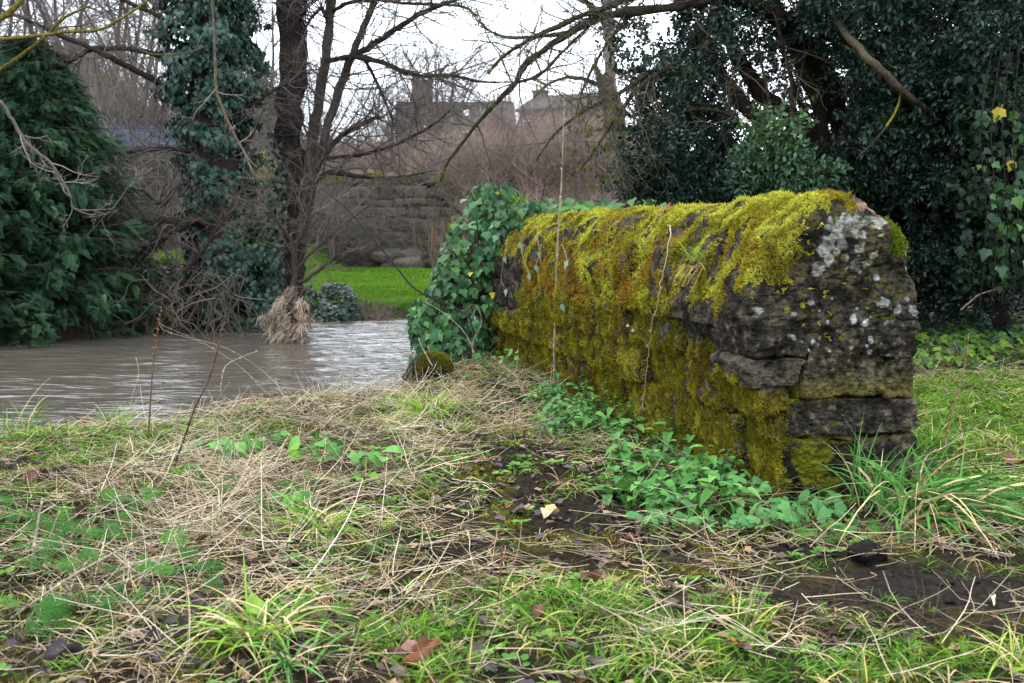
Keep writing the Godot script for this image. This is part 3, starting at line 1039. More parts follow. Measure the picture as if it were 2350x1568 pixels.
func conifer_spray() -> ArrayMesh:
	var b := MB.new()
	var m := 9
	for k in m:
		var t := float(k) / m
		var z := 0.30 * t
		var y := -0.35 * z * z / 0.3 * 1.0
		for s in [-1.0, 1.0]:
			var l := 0.13 * (1.0 - 0.75 * t) * rf(0.8, 1.1)
			var dir := Vector3(s * 0.75, -0.12, 0.66).normalized()
			var at := Vector3(0, y, z)
			# each branchlet: a narrow spine with tufts of scale leaves
			for j in 4:
				var q := at + dir * l * j / 4.0 + Vector3(0, -0.25 * pow(l * j / 4.0, 2) * 10.0, 0)
				var g := rf(0.75, 1.0) + 0.12 * j
				for e in [-1.0, 1.0]:
					var d2: Vector3 = (dir + Vector3(-dir.z, 0.1, dir.x) * e * 0.75).normalized()
					var w := l * 0.2
					var wid := Vector3(0.0, 1.0, 0.0).cross(d2) * 0.0045 + Vector3(0, 0.002, 0)
					b.tri(q - wid, q + wid, q + d2 * (w + 0.012) + Vector3(0, -0.006, 0), Color(g, g, g), Color(g, g, g), Color(g * 1.1, g * 1.15, g))
			b.tri(at, at + Vector3(0, 0.003, 0.01), at + dir * l * 1.15 + Vector3(0, -0.02, 0), Color(0.9, 0.9, 0.9), Color(0.9, 0.9, 0.9), Color(1.1, 1.15, 1.0))
	return b.mesh()

func build_one_conifer(label: String, at: Vector3, h: float, rad: float, n: int) -> void:
	var t := put("conifer", self)
	tag(t, label, "tree")
	t.position = at
	var b := MB.new()
	b.tube(PackedVector3Array([Vector3(0, -0.5, 0), Vector3(0, h * 0.5, 0), Vector3(0, h * 0.97, 0)]), PackedFloat32Array([0.16, 0.1, 0.02]), 9, Color(0.06, 0.045, 0.035), Color(0.06, 0.045, 0.035))
	obj("trunk", b.mesh(), M.bark, t)
	var xs := []
	var cs := PackedColorArray()
	var br := MB.new()
	var boughs := int(n / 34.0)
	for k in boughs:
		var y := h * (0.02 + 0.97 * pow(rng.randf(), 0.85))
		var a := rf(0, TAU)
		var f := y / h
		var reach := rad * (pow(1.0 - f, 0.75) * 0.95 + 0.06) * rf(0.5, 1.2) * minf(1.0, 0.75 + f * 2.0)
		var d := Vector3(cos(a), 0.18, sin(a))
		var p0 := Vector3(0, y, 0)
		var tip := p0 + Vector3(d.x * reach, reach * rf(0.0, 0.22), d.z * reach)
		br.tube(PackedVector3Array([p0, p0.lerp(tip, 0.6) + Vector3(0, 0.05, 0), tip]), PackedFloat32Array([0.02, 0.012, 0.004]), 4, Color(0.06, 0.045, 0.03), Color(0.06, 0.045, 0.03))
		var lively := rf(0.45, 1.5)
		for j in 34:
			var u := pow(rng.randf(), 0.45)
			var q := p0.lerp(tip, u) + rv() * Vector3(0.2, 0.13, 0.2) * (0.4 + 0.5 * (1.0 - f)) + Vector3(0, -0.05 * u, 0)
			var out := Vector3(d.x, -0.25, d.z) + rv() * 0.65
			xs.append(Transform3D(basis_to(out, Vector3.UP + rv() * 0.6).scaled(Vector3(rf(0.8, 1.1), 1, 1) * rf(0.32, 0.78)), q))
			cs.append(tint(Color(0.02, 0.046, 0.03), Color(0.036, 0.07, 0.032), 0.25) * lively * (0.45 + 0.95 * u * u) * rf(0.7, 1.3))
	obj("branches", br.mesh(), M.twig, t).set_meta("kind", "stuff")
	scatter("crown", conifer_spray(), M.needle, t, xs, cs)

func build_conifer() -> void:
	var q := P(62, 0, 15.7)
	q.y = -0.9
	build_one_conifer("feathery blue-green conifer overhanging the river at the left edge", q, px_y(70, 15.2) + 0.9, 2.15, 32000)
	q = P(-150, 0, 14.6)
	q.y = -0.9
	build_one_conifer("darker conifer half outside the left edge beside the river", q, px_y(150, 14.6) + 0.9, 1.8, 13000)

# ---------------------------------------------------------------- the ivy-clad tree

func build_ivy_tree() -> void:
	var dark := Color(0.075, 0.062, 0.05)
	var t := put("ivy_clad_tree", self)
	tag(t, "tree trunk thickly clad in dark glossy ivy on the far bank", "tree")
	var d := 16.9
	limb("trunk", t, [[520, 755, d, 0.42], [512, 600, d, 0.38], [502, 450, d, 0.36], [492, 300, d, 0.34], [484, 150, d, 0.33], [478, 0, d, 0.32], [474, -200, d, 0.28], [476, -480, d, 0.2]], dark, 14)
	var tw := MB.new()
	var boughs := [
		[[470, 240, d, 0.06], [406, 213, d - 0.3, 0.055], [338, 176, d - 0.6, 0.05], [278, 146, d - 0.8, 0.045], [220, 115, d - 1.0, 0.042], [152, 88, d - 1.1, 0.035], [85, 57, d - 1.2, 0.028], [20, 30, d - 1.3, 0.02], [-60, 5, d - 1.3, 0.01]],
		[[470, 140, d, 0.05], [393, 135, d - 0.3, 0.048], [305, 113, d - 0.5, 0.045], [220, 112, d - 0.8, 0.04], [203, 117, d - 0.8, 0.04], [160, 140, d - 0.9, 0.03], [118, 154, d - 1.0, 0.02]],
		[[490, 390, d, 0.04], [430, 347, d - 0.5, 0.035], [350, 343, d - 0.8, 0.03], [280, 350, d - 1.0, 0.022], [205, 352, d - 1.0, 0.012]],
		[[500, 560, d, 0.085], [455, 505, d - 0.6, 0.08], [423, 512, d - 0.8, 0.08], [372, 545, d - 0.9, 0.075], [338, 573, d - 0.9, 0.065], [300, 612, d - 0.8, 0.05]],
		[[455, 505, d - 0.6, 0.06], [393, 507, d - 0.9, 0.055], [338, 511, d - 1.0, 0.05], [257, 531, d - 1.1, 0.035], [180, 560, d - 1.1, 0.02]],
		[[480, 60, d, 0.05], [420, 70, d - 0.3, 0.04], [350, 30, d - 0.5, 0.035], [280, 0, d - 0.6, 0.03], [190, -40, d - 0.8, 0.02]],
		[[500, 600, d - 0.4, 0.05], [440, 690, d - 0.9, 0.04], [420, 640, d - 1.0, 0.035], [475, 560, d - 1.0, 0.03], [540, 460, d - 1.0, 0.02], [575, 400, d - 1.0, 0.012]],
		[[500, 270, d, 0.035], [580, 240, d - 0.3, 0.03], [640, 200, d - 0.5, 0.022], [690, 190, d - 0.6, 0.012]],
		[[495, 440, d, 0.04], [420, 420, d - 0.5, 0.035], [370, 470, d - 0.8, 0.028], [330, 440, d - 0.9, 0.02], [270, 425, d - 1.0, 0.014]],
	]
	for q in boughs:
		var lb := limb("bough", t, q, Color(0.06, 0.05, 0.04), 7)
		twigs_on(tw, lb, 0.15, 20, 1.0, 2, Color(0.085, 0.07, 0.06), 4.5)
	obj("twigs", tw.mesh(), M.twig, t).set_meta("kind", "stuff")
	# pale roots and stems hanging down the bank
	var roots := MB.new()
	for k in 95:
		var px := rf(325, 560)
		var p := PackedVector3Array([P(px, rf(615, 710), rf(15.3, 16.2))])
		var drift := Vector3(rf(-0.14, 0.14), -0.05, rf(-0.05, 0.1))
		for j in 5:
			p.append(p[j] + drift + Vector3(rf(-0.2, 0.2), rf(-0.24, 0.03), rf(-0.08, 0.12)))
		var rr := rf(0.004, 0.012)
		var cr := curve(p, PackedFloat32Array([rr, rr, rr, rr * 0.8, rr * 0.7, rr * 0.5]), 3)
		var c := tint(Color(0.06, 0.048, 0.04), Color(0.12, 0.098, 0.08), 0.25)
		roots.tube(cr[0], cr[1], 4, c, c)
	obj("hanging_roots", roots.mesh(), M.twig, t).set_meta("kind", "stuff")
	# ivy in lumps around the trunk
	var xs := []
	var cs := PackedColorArray()
	var axis := [[520, 755], [512, 600], [502, 450], [492, 300], [484, 150], [478, 0], [474, -200], [476, -480]]
	var lumps := []
	for k in 46:
		var f := rf(0.0, 6.0)
		lumps.append([f, rf(0, TAU), rf(0.3, 0.62)])
	for k in 24000:
		var f := rf(0.0, 6.2)
		var i := int(f)
		var cpx := lerpf(axis[i][0], axis[i + 1][0], f - i)
		var cpy := lerpf(axis[i][1], axis[i + 1][1], f - i)
		var c := P(cpx, cpy, d)
		var a := rf(0, TAU)
		var keep := nb.get_noise_3d(cos(a) * 1.3, f * 2.4, sin(a) * 1.3)
		if f < 3.0 and keep < -0.22 or keep < -0.42:
			continue
		var r := 0.43 + 0.20 * maxf(0.0, keep) * 1.6 + rf(-0.08, 0.14)
		if f > 3.4:
			r *= 1.0 + 0.33 * (0.5 + nb.get_noise_2d(a * 1.2, f * 1.6))
		var out := Vector3(cos(a), 0, sin(a))
		var n := (out + Vector3(0, 0.45, 0) + rv() * 0.75).normalized()
		var dir := (Vector3.DOWN + out * 0.25 + rv() * 0.5)
		xs.append(Transform3D(basis_to(dir, n).scaled(Vector3.ONE * rf(0.5, 1.2)), c + out * r))
		cs.append(tint(Color(0.013, 0.04, 0.033), Color(0.028, 0.06, 0.034), 0.4))
	for k in 2600:      # lower skirt spreading over the bank
		var px := rf(470, 650)
		var q := P(px, rf(560, 740), rf(16.0, 16.7))
		if nb.get_noise_3dv(q * 1.6) < -0.05:
			continue
		xs.append(Transform3D(basis_to(Vector3.DOWN + rv() * 0.6, Vector3(0, 0.4, 1) + rv() * 0.6).scaled(Vector3.ONE * rf(0.6, 1.1)), q))
		cs.append(tint(Color(0.022, 0.045, 0.035), Color(0.03, 0.055, 0.035), 0.3))
	var o := scatter("ivy_leaves", ivy_leaf(0.09, 0.25, 2.0), M.gloss, t, xs, cs)

# ---------------------------------------------------------------- the dark trunk with its thin stems

func build_dark_tree() -> void:
	var d := 17.3
	var t := put("dark_trunked_tree", self)
	tag(t, "tall bare tree with a straight dark trunk and two thin leaning stems", "tree")
	var bark := Color(0.05, 0.042, 0.037)
	var pale := Color(0.11, 0.095, 0.08)
	limb("trunk", t, [[655, 755, d, 0.36], [660, 690, d, 0.29], [662, 600, d, 0.255], [662, 450, d, 0.245], [664, 300, d, 0.23], [667, 150, d, 0.22], [672, 0, d, 0.22], [676, -200, d, 0.2], [684, -520, d, 0.14]], bark, 16, 0.05)
	var tw := MB.new()
	var limbs := [
		[[684, 590, d, 0.13], [698, 470, d, 0.10], [716, 330, d, 0.09], [737, 200, d, 0.085], [753, 80, d, 0.08], [768, -40, d, 0.07], [792, -250, d, 0.05]],
		[[690, 560, d - 0.2, 0.10], [713, 430, d - 0.2, 0.085], [740, 330, d - 0.2, 0.075], [778, 210, d - 0.2, 0.07], [818, 100, d - 0.2, 0.06], [855, 10, d - 0.2, 0.055], [885, -110, d - 0.2, 0.04]],
		[[700, 500, d - 0.3, 0.06], [725, 400, d - 0.4, 0.06], [741, 362, d - 0.4, 0.055], [785, 311, d - 0.5, 0.045], [846, 278, d - 0.6, 0.035], [880, 268, d - 0.7, 0.015]],
		[[735, 362, d - 0.4, 0.032], [820, 357, d - 0.6, 0.03], [905, 332, d - 0.7, 0.026], [975, 298, d - 0.8, 0.022], [1022, 264, d - 0.9, 0.014], [1050, 230, d - 0.9, 0.006]],
		[[775, 215, d - 0.2, 0.055], [808, 135, d - 0.3, 0.055], [852, 105, d - 0.5, 0.05], [924, 58, d - 0.7, 0.046], [967, 30, d - 0.8, 0.042], [1022, 7, d - 0.9, 0.035], [1085, -10, d - 1.0, 0.02]],
		[[748, 142, d - 0.1, 0.045], [802, 130, d - 0.3, 0.045], [852, 136, d - 0.5, 0.042], [893, 150, d - 0.6, 0.04], [937, 169, d - 0.7, 0.036], [971, 176, d - 0.8, 0.033], [1005, 173, d - 0.9, 0.03], [1050, 176, d - 1.0, 0.026], [1106, 188, d - 1.0, 0.02], [1180, 188, d - 1.1, 0.01]],
		[[755, 30, d, 0.035], [802, 7, d - 0.2, 0.034], [869, 0, d - 0.4, 0.03], [937, 8, d - 0.5, 0.026], [1056, 14, d - 0.7, 0.02], [1092, 36, d - 0.7, 0.012], [1130, 80, d - 0.7, 0.006]],
		[[700, 430, d - 0.3, 0.05], [734, 406, d - 0.6, 0.045], [761, 396, d - 0.7, 0.042], [802, 402, d - 0.8, 0.036], [869, 410, d - 0.9, 0.03], [937, 404, d - 1.0, 0.018], [1000, 390, d - 1.0, 0.006]],
		[[670, 60, d, 0.06], [700, 20, d - 0.2, 0.05], [690, -10, d - 0.3, 0.04]],
		[[757, 60, d, 0.035], [735, 20, d - 0.1, 0.03], [690, 80, d - 0.2, 0.02]],
		[[815, 110, d - 0.2, 0.03], [850, 160, d - 0.3, 0.028], [885, 235, d - 0.4, 0.022], [905, 290, d - 0.5, 0.012]],
	]
	for k in limbs.size():
		var lb := limb("stem" if k < 2 else "bough", t, limbs[k], pale if k < 2 else Color(0.06, 0.052, 0.046), 8)
		twigs_on(tw, lb, 0.2, 24 if k < 2 else 26, 1.2, 2, Color(0.075, 0.064, 0.057), 5.0)
	obj("twigs", tw.mesh(), M.twig, t).set_meta("kind", "stuff")
	# a second trunk's foot between the two, ivy climbing it
	var xs := []
	var cs := PackedColorArray()
	for k in 1500:
		var py := rf(300, 745)
		if rng.randf() < (745 - py) / 520.0:
			continue
		var q := P(640 + rf(-26, 16), py, d - 0.3 + rf(-0.1, 0.25))
		xs.append(Transform3D(basis_to(Vector3.DOWN + rv() * 0.5, Vector3(-0.2, 0.3, 1) + rv() * 0.5).scaled(Vector3.ONE * rf(0.5, 0.9)), q))
		cs.append(tint(Color(0.025, 0.045, 0.035), Color(0.035, 0.06, 0.04), 0.3))
	scatter("ivy_leaves", ivy_leaf(0.1, 0.25, 2.0), M.gloss, t, xs, cs)

# ---------------------------------------------------------------- the sapling with flood straw, and the far bank's edge

func build_far_bank() -> void:
	var t := put("river_sapling", self)
	tag(t, "bare forking sapling rising from the river in front of the dark trunk", "sapling")
	var d := 14.6
	var b := MB.new()
	var brown := Color(0.1, 0.08, 0.065)
	var stems := [
		[[672, 800, d, 0.05], [673, 700, d, 0.048], [676, 620, d, 0.042], [678, 570, d, 0.036], [700, 520, d, 0.028], [712, 470, d, 0.02], [722, 400, d, 0.012], [735, 330, d, 0.006]],
		[[677, 600, d, 0.03], [672, 560, d, 0.028], [645, 520, d - 0.1, 0.022], [610, 470, d - 0.2, 0.014], [580, 430, d - 0.2, 0.008]],
		[[676, 625, d, 0.026], [705, 590, d + 0.1, 0.022], [760, 540, d + 0.2, 0.018], [830, 485, d + 0.2, 0.01], [875, 455, d + 0.2, 0.005]],
		[[674, 650, d, 0.03], [705, 640, d, 0.03], [745, 610, d, 0.028], [770, 590, d, 0.02], [800, 560, d, 0.01]],
		[[660, 580, d, 0.018], [620, 560, d - 0.1, 0.014], [560, 540, d - 0.2, 0.009], [500, 530, d - 0.2, 0.005]],
		[[690, 560, d, 0.02], [690, 500, d + 0.1, 0.016], [676, 430, d + 0.1, 0.01], [655, 370, d + 0.1, 0.006]],
	]
	for q in stems:
		var lb := limb("stem", t, q, brown, 7)
		twigs_on(b, lb, 0.3, 12, 0.75, 2, brown, 4.0)
	obj("twigs", b.mesh(), M.twig, t).set_meta("kind", "stuff")
	# the straw that floods left hanging on it
	var s := put("flood_straw_bundle", self)
	tag(s, "pale bundle of flood-swept straw caught on the river sapling", "straw")
	var st := MB.new()
	for l in [[674, 664, 8, 60], [652, 688, 12, 70], [690, 690, 11, 70], [634, 712, 11, 60], [662, 728, 15, 80], [698, 728, 11, 70], [622, 748, 9, 50], [650, 762, 12, 70], [682, 762, 12, 80], [700, 772, 7, 40], [612, 722, 6, 24], [668, 790, 7, 30]]:
		var grain := Vector3(rf(-0.9, 0.6), -1.0, rf(-0.2, 0.3))
		var mud := rf(0.5, 1.1)
		for k in l[3]:
			var q := P(l[0] + rng.randfn() * l[2] * 0.5, l[1] + rng.randfn() * l[2] * 0.6, d + rf(-0.22, 0.18))
			var dir := (grain + rv() * 0.6).normalized()
			var len := rf(0.06, 0.26)
			var c := tint(Color(0.46, 0.37, 0.28), Color(0.16, 0.11, 0.08), 0.3) * mud
			var bend := rv() * 0.06
			st.strip(PackedVector3Array([q, q + dir * len * 0.5 + bend, q + dir * len]), PackedFloat32Array([0.004, 0.006, 0.002]), dir.cross(Vector3(rf(-0.8, 0.8), 0, 1)).normalized(), c, c)
	for k in 26:
		twig(st, P(rf(625, 705), rf(660, 770), d + rf(-0.15, 0.2)), Vector3(rf(-1, 1), rf(-1, 0.2), rf(-0.3, 0.3)), rf(0.3, 0.6), 0.006, 1, Color(0.1, 0.08, 0.06), 0.3, -0.05, 3.0)
	st.n.clear()
	obj("straw", st.mesh(), M.straw, s).set_meta("kind", "stuff")
	var st2 := MB.new()
	for k in 90:       # a rounder lump low on the right
		var q := P(690, 740, d - 0.2)
		var dir := (rv() + Vector3(0, -0.3, 0.2)).normalized()
		var c := tint(Color(0.46, 0.37, 0.28), Color(0.3, 0.22, 0.15), 0.2)
		var p0 := q + dir * rf(0.0, 0.06)
		st2.strip(PackedVector3Array([p0, p0 + dir * rf(0.12, 0.22)]), PackedFloat32Array([0.006, 0.004]), dir.cross(Vector3.UP).normalized(), c, c)
	obj("straw_knot", st2.mesh(), M.straw, s).set_meta("kind", "stuff")
	# dark ivy along the far bank
	var xs := []
	var cs := PackedColorArray()
	for k in 3400:
		var px := rf(690, 850)
		var q := Vector3.ZERO
		var dd := rf(17.6, 19.0)
		q = P(px, 0, dd)
		q.y = height(q.x, dd) + rf(0.0, 0.34) * clampf(0.55 + 1.1 * nb.get_noise_2d(q.x * 2.6, dd * 1.5), 0.05, 1.0) * smoothstep(860.0, 760.0, px)
		if q.y < WATER_Y + 0.03 or px > 815 and nb.get_noise_2d(q.x * 1.5, dd * 2.0) < 0.1:
			continue
		xs.append(Transform3D(basis_to(Vector3(0, -0.6, 1) + rv() * 0.7, Vector3(0, 1, 0.5) + rv() * 0.5).scaled(Vector3.ONE * rf(0.5, 1.1)), q))
		cs.append(tint(Color(0.013, 0.03, 0.022), Color(0.028, 0.05, 0.03), 0.4))
	tag(scatter("bank_ivy", ivy_leaf(0.09, 0.25, 2.0), M.gloss, self, xs, cs), "low dark ivy along the far river bank below the lawn", "", "", "stuff")
	# brown dead stems on the bank right of it
	var ds := put("dead_stalks", self)
	tag(ds, "clump of brown dead stalks leaning on the far bank below the lawn", "plant")
	var q0 := P(845, 0, 18.1)
	ds.position = Vector3(q0.x, height(q0.x, 18.1) - 0.05, q0.z)
	var db := MB.new()
	for k in 60:
		twig(db, Vector3(rf(-0.2, 0.2), 0, rf(-0.15, 0.15)), Vector3(rf(-0.3, 0.8), 1, rf(-0.2, 0.3)), rf(0.25, 0.6), 0.008, 1, tint(Color(0.22, 0.16, 0.125), Color(0.14, 0.1, 0.085)), 0.2, 0.0, 2.0)
	obj("stems", db.mesh(), M.twig, ds).set_meta("kind", "stuff")
	# short lawn grass
	xs = []
	cs = PackedColorArray()
	var tuft := MB.new()
	for k in 22:
		blade(tuft, Vector3(rf(-0.12, 0.12), 0, rf(-0.12, 0.12)), Vector3(rf(-0.6, 0.6), 1, rf(-0.6, 0.6)), rf(0.03, 0.07), 0.008, 0.5, Color.WHITE, Color.WHITE, 2)
	for k in 15000:
		var dd := rf(18.4, 29.8)
		var px := rf(280, 1040)
		var q := P(px, 0, dd)
		if dd - table(FAR_EDGE, q.x) < 0.55 + 0.35 * nb.get_noise_2d(q.x, dd) or q.x < -7.4:
			continue
		q.y = height(q.x, dd) - 0.01
		xs.append(Transform3D(Basis(Vector3.UP, rf(0, TAU)).scaled(Vector3.ONE * rf(0.9, 1.5)), q))
		cs.append(tint(Color(0.06, 0.155, 0.012), Color(0.13, 0.225, 0.022), 0.35))
	tag(scatter("lawn_grass", tuft.mesh(), M.grass, self, xs, cs), "bright green mown lawn grass below the retaining wall", "", "", "stuff")
	# leaf litter on the bank under the bushes
	xs = []
	cs = PackedColorArray()
	for k in 3500:
		var q := P(rf(310, 520), 0, rf(16.2, 18.6))
		q.y = height(q.x, -q.z) + 0.015
		xs.append(Transform3D(Basis.from_euler(Vector3(rf(-0.7, 0.7), rf(0, 6), rf(-0.7, 0.7))).scaled(Vector3.ONE * rf(0.9, 1.8)), q))
		cs.append(tint(Color(0.15, 0.115, 0.09), Color(0.08, 0.06, 0.05), 0.3))
	var lf := MB.new()
	leaf_into(lf, oval(0.07, 0.025), 0.5, 6.0, Transform3D.IDENTITY, Color.WHITE, Color.WHITE)
	tag(scatter("bank_leaf_litter", lf.mesh(), M.dead_leaf, self, xs, cs), "brown leaf litter on the far bank under the bare bushes", "", "", "stuff")

# ---------------------------------------------------------------- evergreens behind the wall on the right

func crown_into(xs: Array, cs: PackedColorArray, at: Vector3, rad: Vector3, n: int, c0: Color, c1: Color, hole: float, shell: float, carve := true) -> void:
	for k in n:
		var u := rv()
		while u.length() > 1.0 or u.length() < 0.05:
			u = rv()
		u = u.normalized() * pow(u.length(), shell)
		u *= 0.85 + 0.35 * nb.get_noise_3dv(u * 1.7 + at * 0.7)
		var p := at + u * rad
		if na.get_noise_3dv(p * 1.5) < hole + 0.12:
			continue
		if carve:      # the hollow under the holly where its trunks show
			var sx := (1175.0 + FOCAL * p.x / -p.z - 1835.0) / 130.0
			var sy := (520.0 - FOCAL * (p.y - EYE) / -p.z - 270.0) / 190.0
			if sx * sx + sy * sy < 1.0 + 0.4 * nb.get_noise_3dv(p * 2.0) and -p.z < 11.6 and rng.randf() < 0.88:
				continue
		var out := (u * Vector3(1, 0.6, 1) + Vector3(0, -0.25, 0) + rv() * 0.7)
		xs.append(Transform3D(basis_to(out, Vector3.UP + rv() * 0.6).scaled(Vector3.ONE * rf(0.55, 1.35)), p))
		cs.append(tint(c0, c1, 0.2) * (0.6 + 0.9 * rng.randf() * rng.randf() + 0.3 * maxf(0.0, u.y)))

func build_evergreens() -> void:
	var spray := leaf_spray(13, 0.047, 0.027, 0.19)
	var dark := Color(0.055, 0.047, 0.038)
	var c0 := Color(0.013, 0.03, 0.024)
	var c1 := Color(0.034, 0.062, 0.036)
	# holly
	var t := put("holly_tree", self)
	tag(t, "dark holly with leaning trunks and sky gaps behind the middle of the wall", "tree")
	var xs := []
	var cs := PackedColorArray()
	crown_into(xs, cs, P(1560, 70, 10.2), Vector3(0.75, 0.85, 0.9), 1150, c0, c1, -0.05, 0.6)
	crown_into(xs, cs, P(1720, 40, 10.6), Vector3(1.0, 0.7, 1.0), 1600, c0, c1, -0.15, 0.6)
	crown_into(xs, cs, P(1500, 260, 10.0), Vector3(0.5, 0.65, 0.7), 700, c0, c1, -0.02, 0.7)
	crown_into(xs, cs, P(1600, 300, 10.6), Vector3(0.6, 0.75, 0.8), 1500, c0, c1, -0.1, 0.7)
	crown_into(xs, cs, P(1640, 430, 10.4), Vector3(0.8, 0.5, 0.7), 2300, c0, c1, -0.2, 0.7)
	crown_into(xs, cs, P(1500, 420, 10.0), Vector3(0.4, 0.35, 0.5), 620, c0, c1, 0.0, 0.7)
	crown_into(xs, cs, P(1750, 240, 11.8), Vector3(0.9, 1.0, 0.5), 700, c0, c1, -0.15, 0.7)
	crown_into(xs, cs, P(1700, -260, 10.6), Vector3(1.9, 1.1, 1.3), 3800, c0, c1, -0.2, 0.6)
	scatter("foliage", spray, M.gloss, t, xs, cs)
	var tw := MB.new()
	var limbs := [
		[[1935, 830, 11.0, 0.16], [1930, 640, 11.0, 0.13], [1925, 480, 11.0, 0.12], [1890, 380, 10.9, 0.11], [1840, 290, 10.8, 0.10], [1760, 230, 10.7, 0.09], [1700, 140, 10.5, 0.07], [1640, 40, 10.3, 0.05]],
		[[1925, 500, 11.0, 0.08], [1890, 300, 10.7, 0.065], [1850, 180, 10.5, 0.06], [1800, 60, 10.3, 0.05], [1760, -60, 10.2, 0.04]],
		[[1900, 820, 10.9, 0.11], [1880, 650, 10.9, 0.10], [1860, 520, 10.9, 0.09], [1800, 400, 10.6, 0.09], [1750, 290, 10.6, 0.08], [1690, 220, 10.5, 0.07], [1600, 60, 10.3, 0.05]],
		[[1880, 330, 10.6, 0.028], [1830, 220, 10.2, 0.025], [1790, 80, 10.0, 0.02], [1770, -20, 10.0, 0.014]],
		[[1860, 560, 10.4, 0.03], [1840, 420, 10.1, 0.028], [1820, 290, 10.0, 0.022], [1815, 150, 10.0, 0.016]],
		[[1790, 330, 10.0, 0.018], [1770, 250, 9.9, 0.016], [1745, 130, 9.9, 0.012], [1735, 60, 9.9, 0.008]],
		[[1740, 330, 10.0, 0.018], [1700, 280, 9.9, 0.016], [1620, 250, 9.8, 0.012], [1500, 270, 9.6, 0.008]],
	]
	for q in limbs:
		var lb := limb("trunk" if q[0][3] > 0.075 else "bough", t, q, Color(0.1, 0.085, 0.06), 9)
		twigs_on(tw, lb, 0.2, 9, 0.7, 1, Color(0.12, 0.1, 0.07), 4.0)
	obj("twigs", tw.mesh(), M.twig, t).set_meta("kind", "stuff")
	# the larger dark evergreen on the right
	t = put("evergreen_tree", self)
	tag(t, "big dark evergreen with one pale diagonal limb at upper right", "tree")
	xs = []
	cs = PackedColorArray()
	crown_into(xs, cs, P(2150, 60, 9.6), Vector3(1.3, 0.9, 1.2), 4200, c0, c1, -0.22, 0.6)
	crown_into(xs, cs, P(2100, 330, 9.9), Vector3(0.8, 0.7, 0.9), 3000, c0, c1, -0.25, 0.6)
	crown_into(xs, cs, P(2330, 300, 9.4), Vector3(0.8, 0.9, 0.9), 2600, c0, c1, -0.15, 0.6)
	crown_into(xs, cs, P(2200, 560, 10.2), Vector3(1.0, 0.75, 0.8), 3000, c0, c1, -0.25, 0.6)
	crown_into(xs, cs, P(1960, 470, 10.6), Vector3(0.7, 0.7, 0.7), 2400, c0, c1, -0.25, 0.6)
	crown_into(xs, cs, P(1970, 130, 10.8), Vector3(0.7, 0.9, 0.7), 1500, c0, c1, -0.2, 0.6)
	crown_into(xs, cs, P(2250, 300, 12.4), Vector3(2.2, 2.2, 0.8), 6500, c0, c1, -0.35, 0.8)
	crown_into(xs, cs, P(1950, 330, 13.0), Vector3(0.9, 1.7, 0.6), 1300, c0, c1, -0.3, 0.8)
	crown_into(xs, cs, P(2250, -330, 10.0), Vector3(2.4, 1.3, 1.8), 5200, c0, c1, -0.25, 0.6)
	crown_into(xs, cs, P(2720, 250, 10.2), Vector3(1.6, 2.0, 1.6), 4200, c0, c1, -0.25, 0.7)
	crown_into(xs, cs, P(3150, 300, 9.4), Vector3(1.8, 2.0, 1.8), 3600, c0, c1, -0.25, 0.7)
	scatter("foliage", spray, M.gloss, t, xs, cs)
	tw = MB.new()
	limb("limb", t, [[1870, -40, 10.4, 0.04], [1915, 35, 9.6, 0.037], [1960, 100, 9.0, 0.036], [2020, 160, 8.8, 0.034], [2090, 225, 9.0, 0.034], [2160, 275, 9.6, 0.04], [2260, 290, 10.1, 0.07]], Color(0.16, 0.13, 0.085), 9)
	var lb2 := limb("trunk", t, [[2280, 830, 10.6, 0.19], [2275, 700, 10.6, 0.16], [2265, 480, 10.5, 0.14], [2260, 290, 10.3, 0.13], [2230, 100, 10.2, 0.11], [2190, -150, 10.2, 0.09]], dark, 11)
	twigs_on(tw, lb2, 0.1, 16, 1.0, 2, Color(0.1, 0.085, 0.065), 4.0)
	limb("hanging_twig", t, [[2068, 215, 9.0, 0.007], [2058, 250, 9.0, 0.011], [2035, 290, 8.95, 0.011]], Color(0.4, 0.33, 0.04), 6)
	limb("hanging_twig", t, [[2035, 290, 8.95, 0.008], [2000, 330, 8.95, 0.007], [1965, 365, 9.0, 0.004]], Color(0.12, 0.1, 0.07), 6)
	obj("twigs", tw.mesh(), M.twig, t).set_meta("kind", "stuff")
	# lighter young holly just behind the wall
	t = put("young_holly", self)
	tag(t, "small paler green holly shrub standing just behind the wall's middle", "shrub")
	xs = []
	cs = PackedColorArray()
	crown_into(xs, cs, P(1775, 330, 9.2), Vector3(0.24, 0.26, 0.22), 190, Color(0.06, 0.12, 0.06), Color(0.1, 0.17, 0.06), -0.3, 0.8, false)
	crown_into(xs, cs, P(1730, 390, 9.2), Vector3(0.22, 0.24, 0.22), 150, Color(0.05, 0.1, 0.06), Color(0.07, 0.12, 0.06), -0.3, 0.8, false)
	crown_into(xs, cs, P(1830, 420, 9.2), Vector3(0.3, 0.3, 0.25), 200, Color(0.05, 0.1, 0.06), Color(0.07, 0.14, 0.06), -0.3, 0.8, false)
	scatter("foliage", leaf_spray(10, 0.055, 0.028, 0.17), M.leaf, t, xs, cs)
	limb("stem", t, [[1800, 830, 9.4, 0.022], [1800, 700, 9.4, 0.02], [1790, 480, 9.3, 0.016], [1775, 330, 9.2, 0.008]], dark, 6)
	# ivy hanging at the right edge
	t = put("hanging_ivy", self)
	tag(t, "ivy with large leaves, some yellowing, hanging at the right edge", "ivy")
	var shapes := [ivy_leaf(0.075, 0.25, 3.5), ivy_leaf(0.09, 0.4, 2.5), ivy_leaf(0.06, 0.2, 5.0)]
	var hues := [Color(0.02, 0.055, 0.02), Color(0.03, 0.08, 0.025), Color(0.015, 0.04, 0.018), Color(0.05, 0.11, 0.025)]
	var ms := []
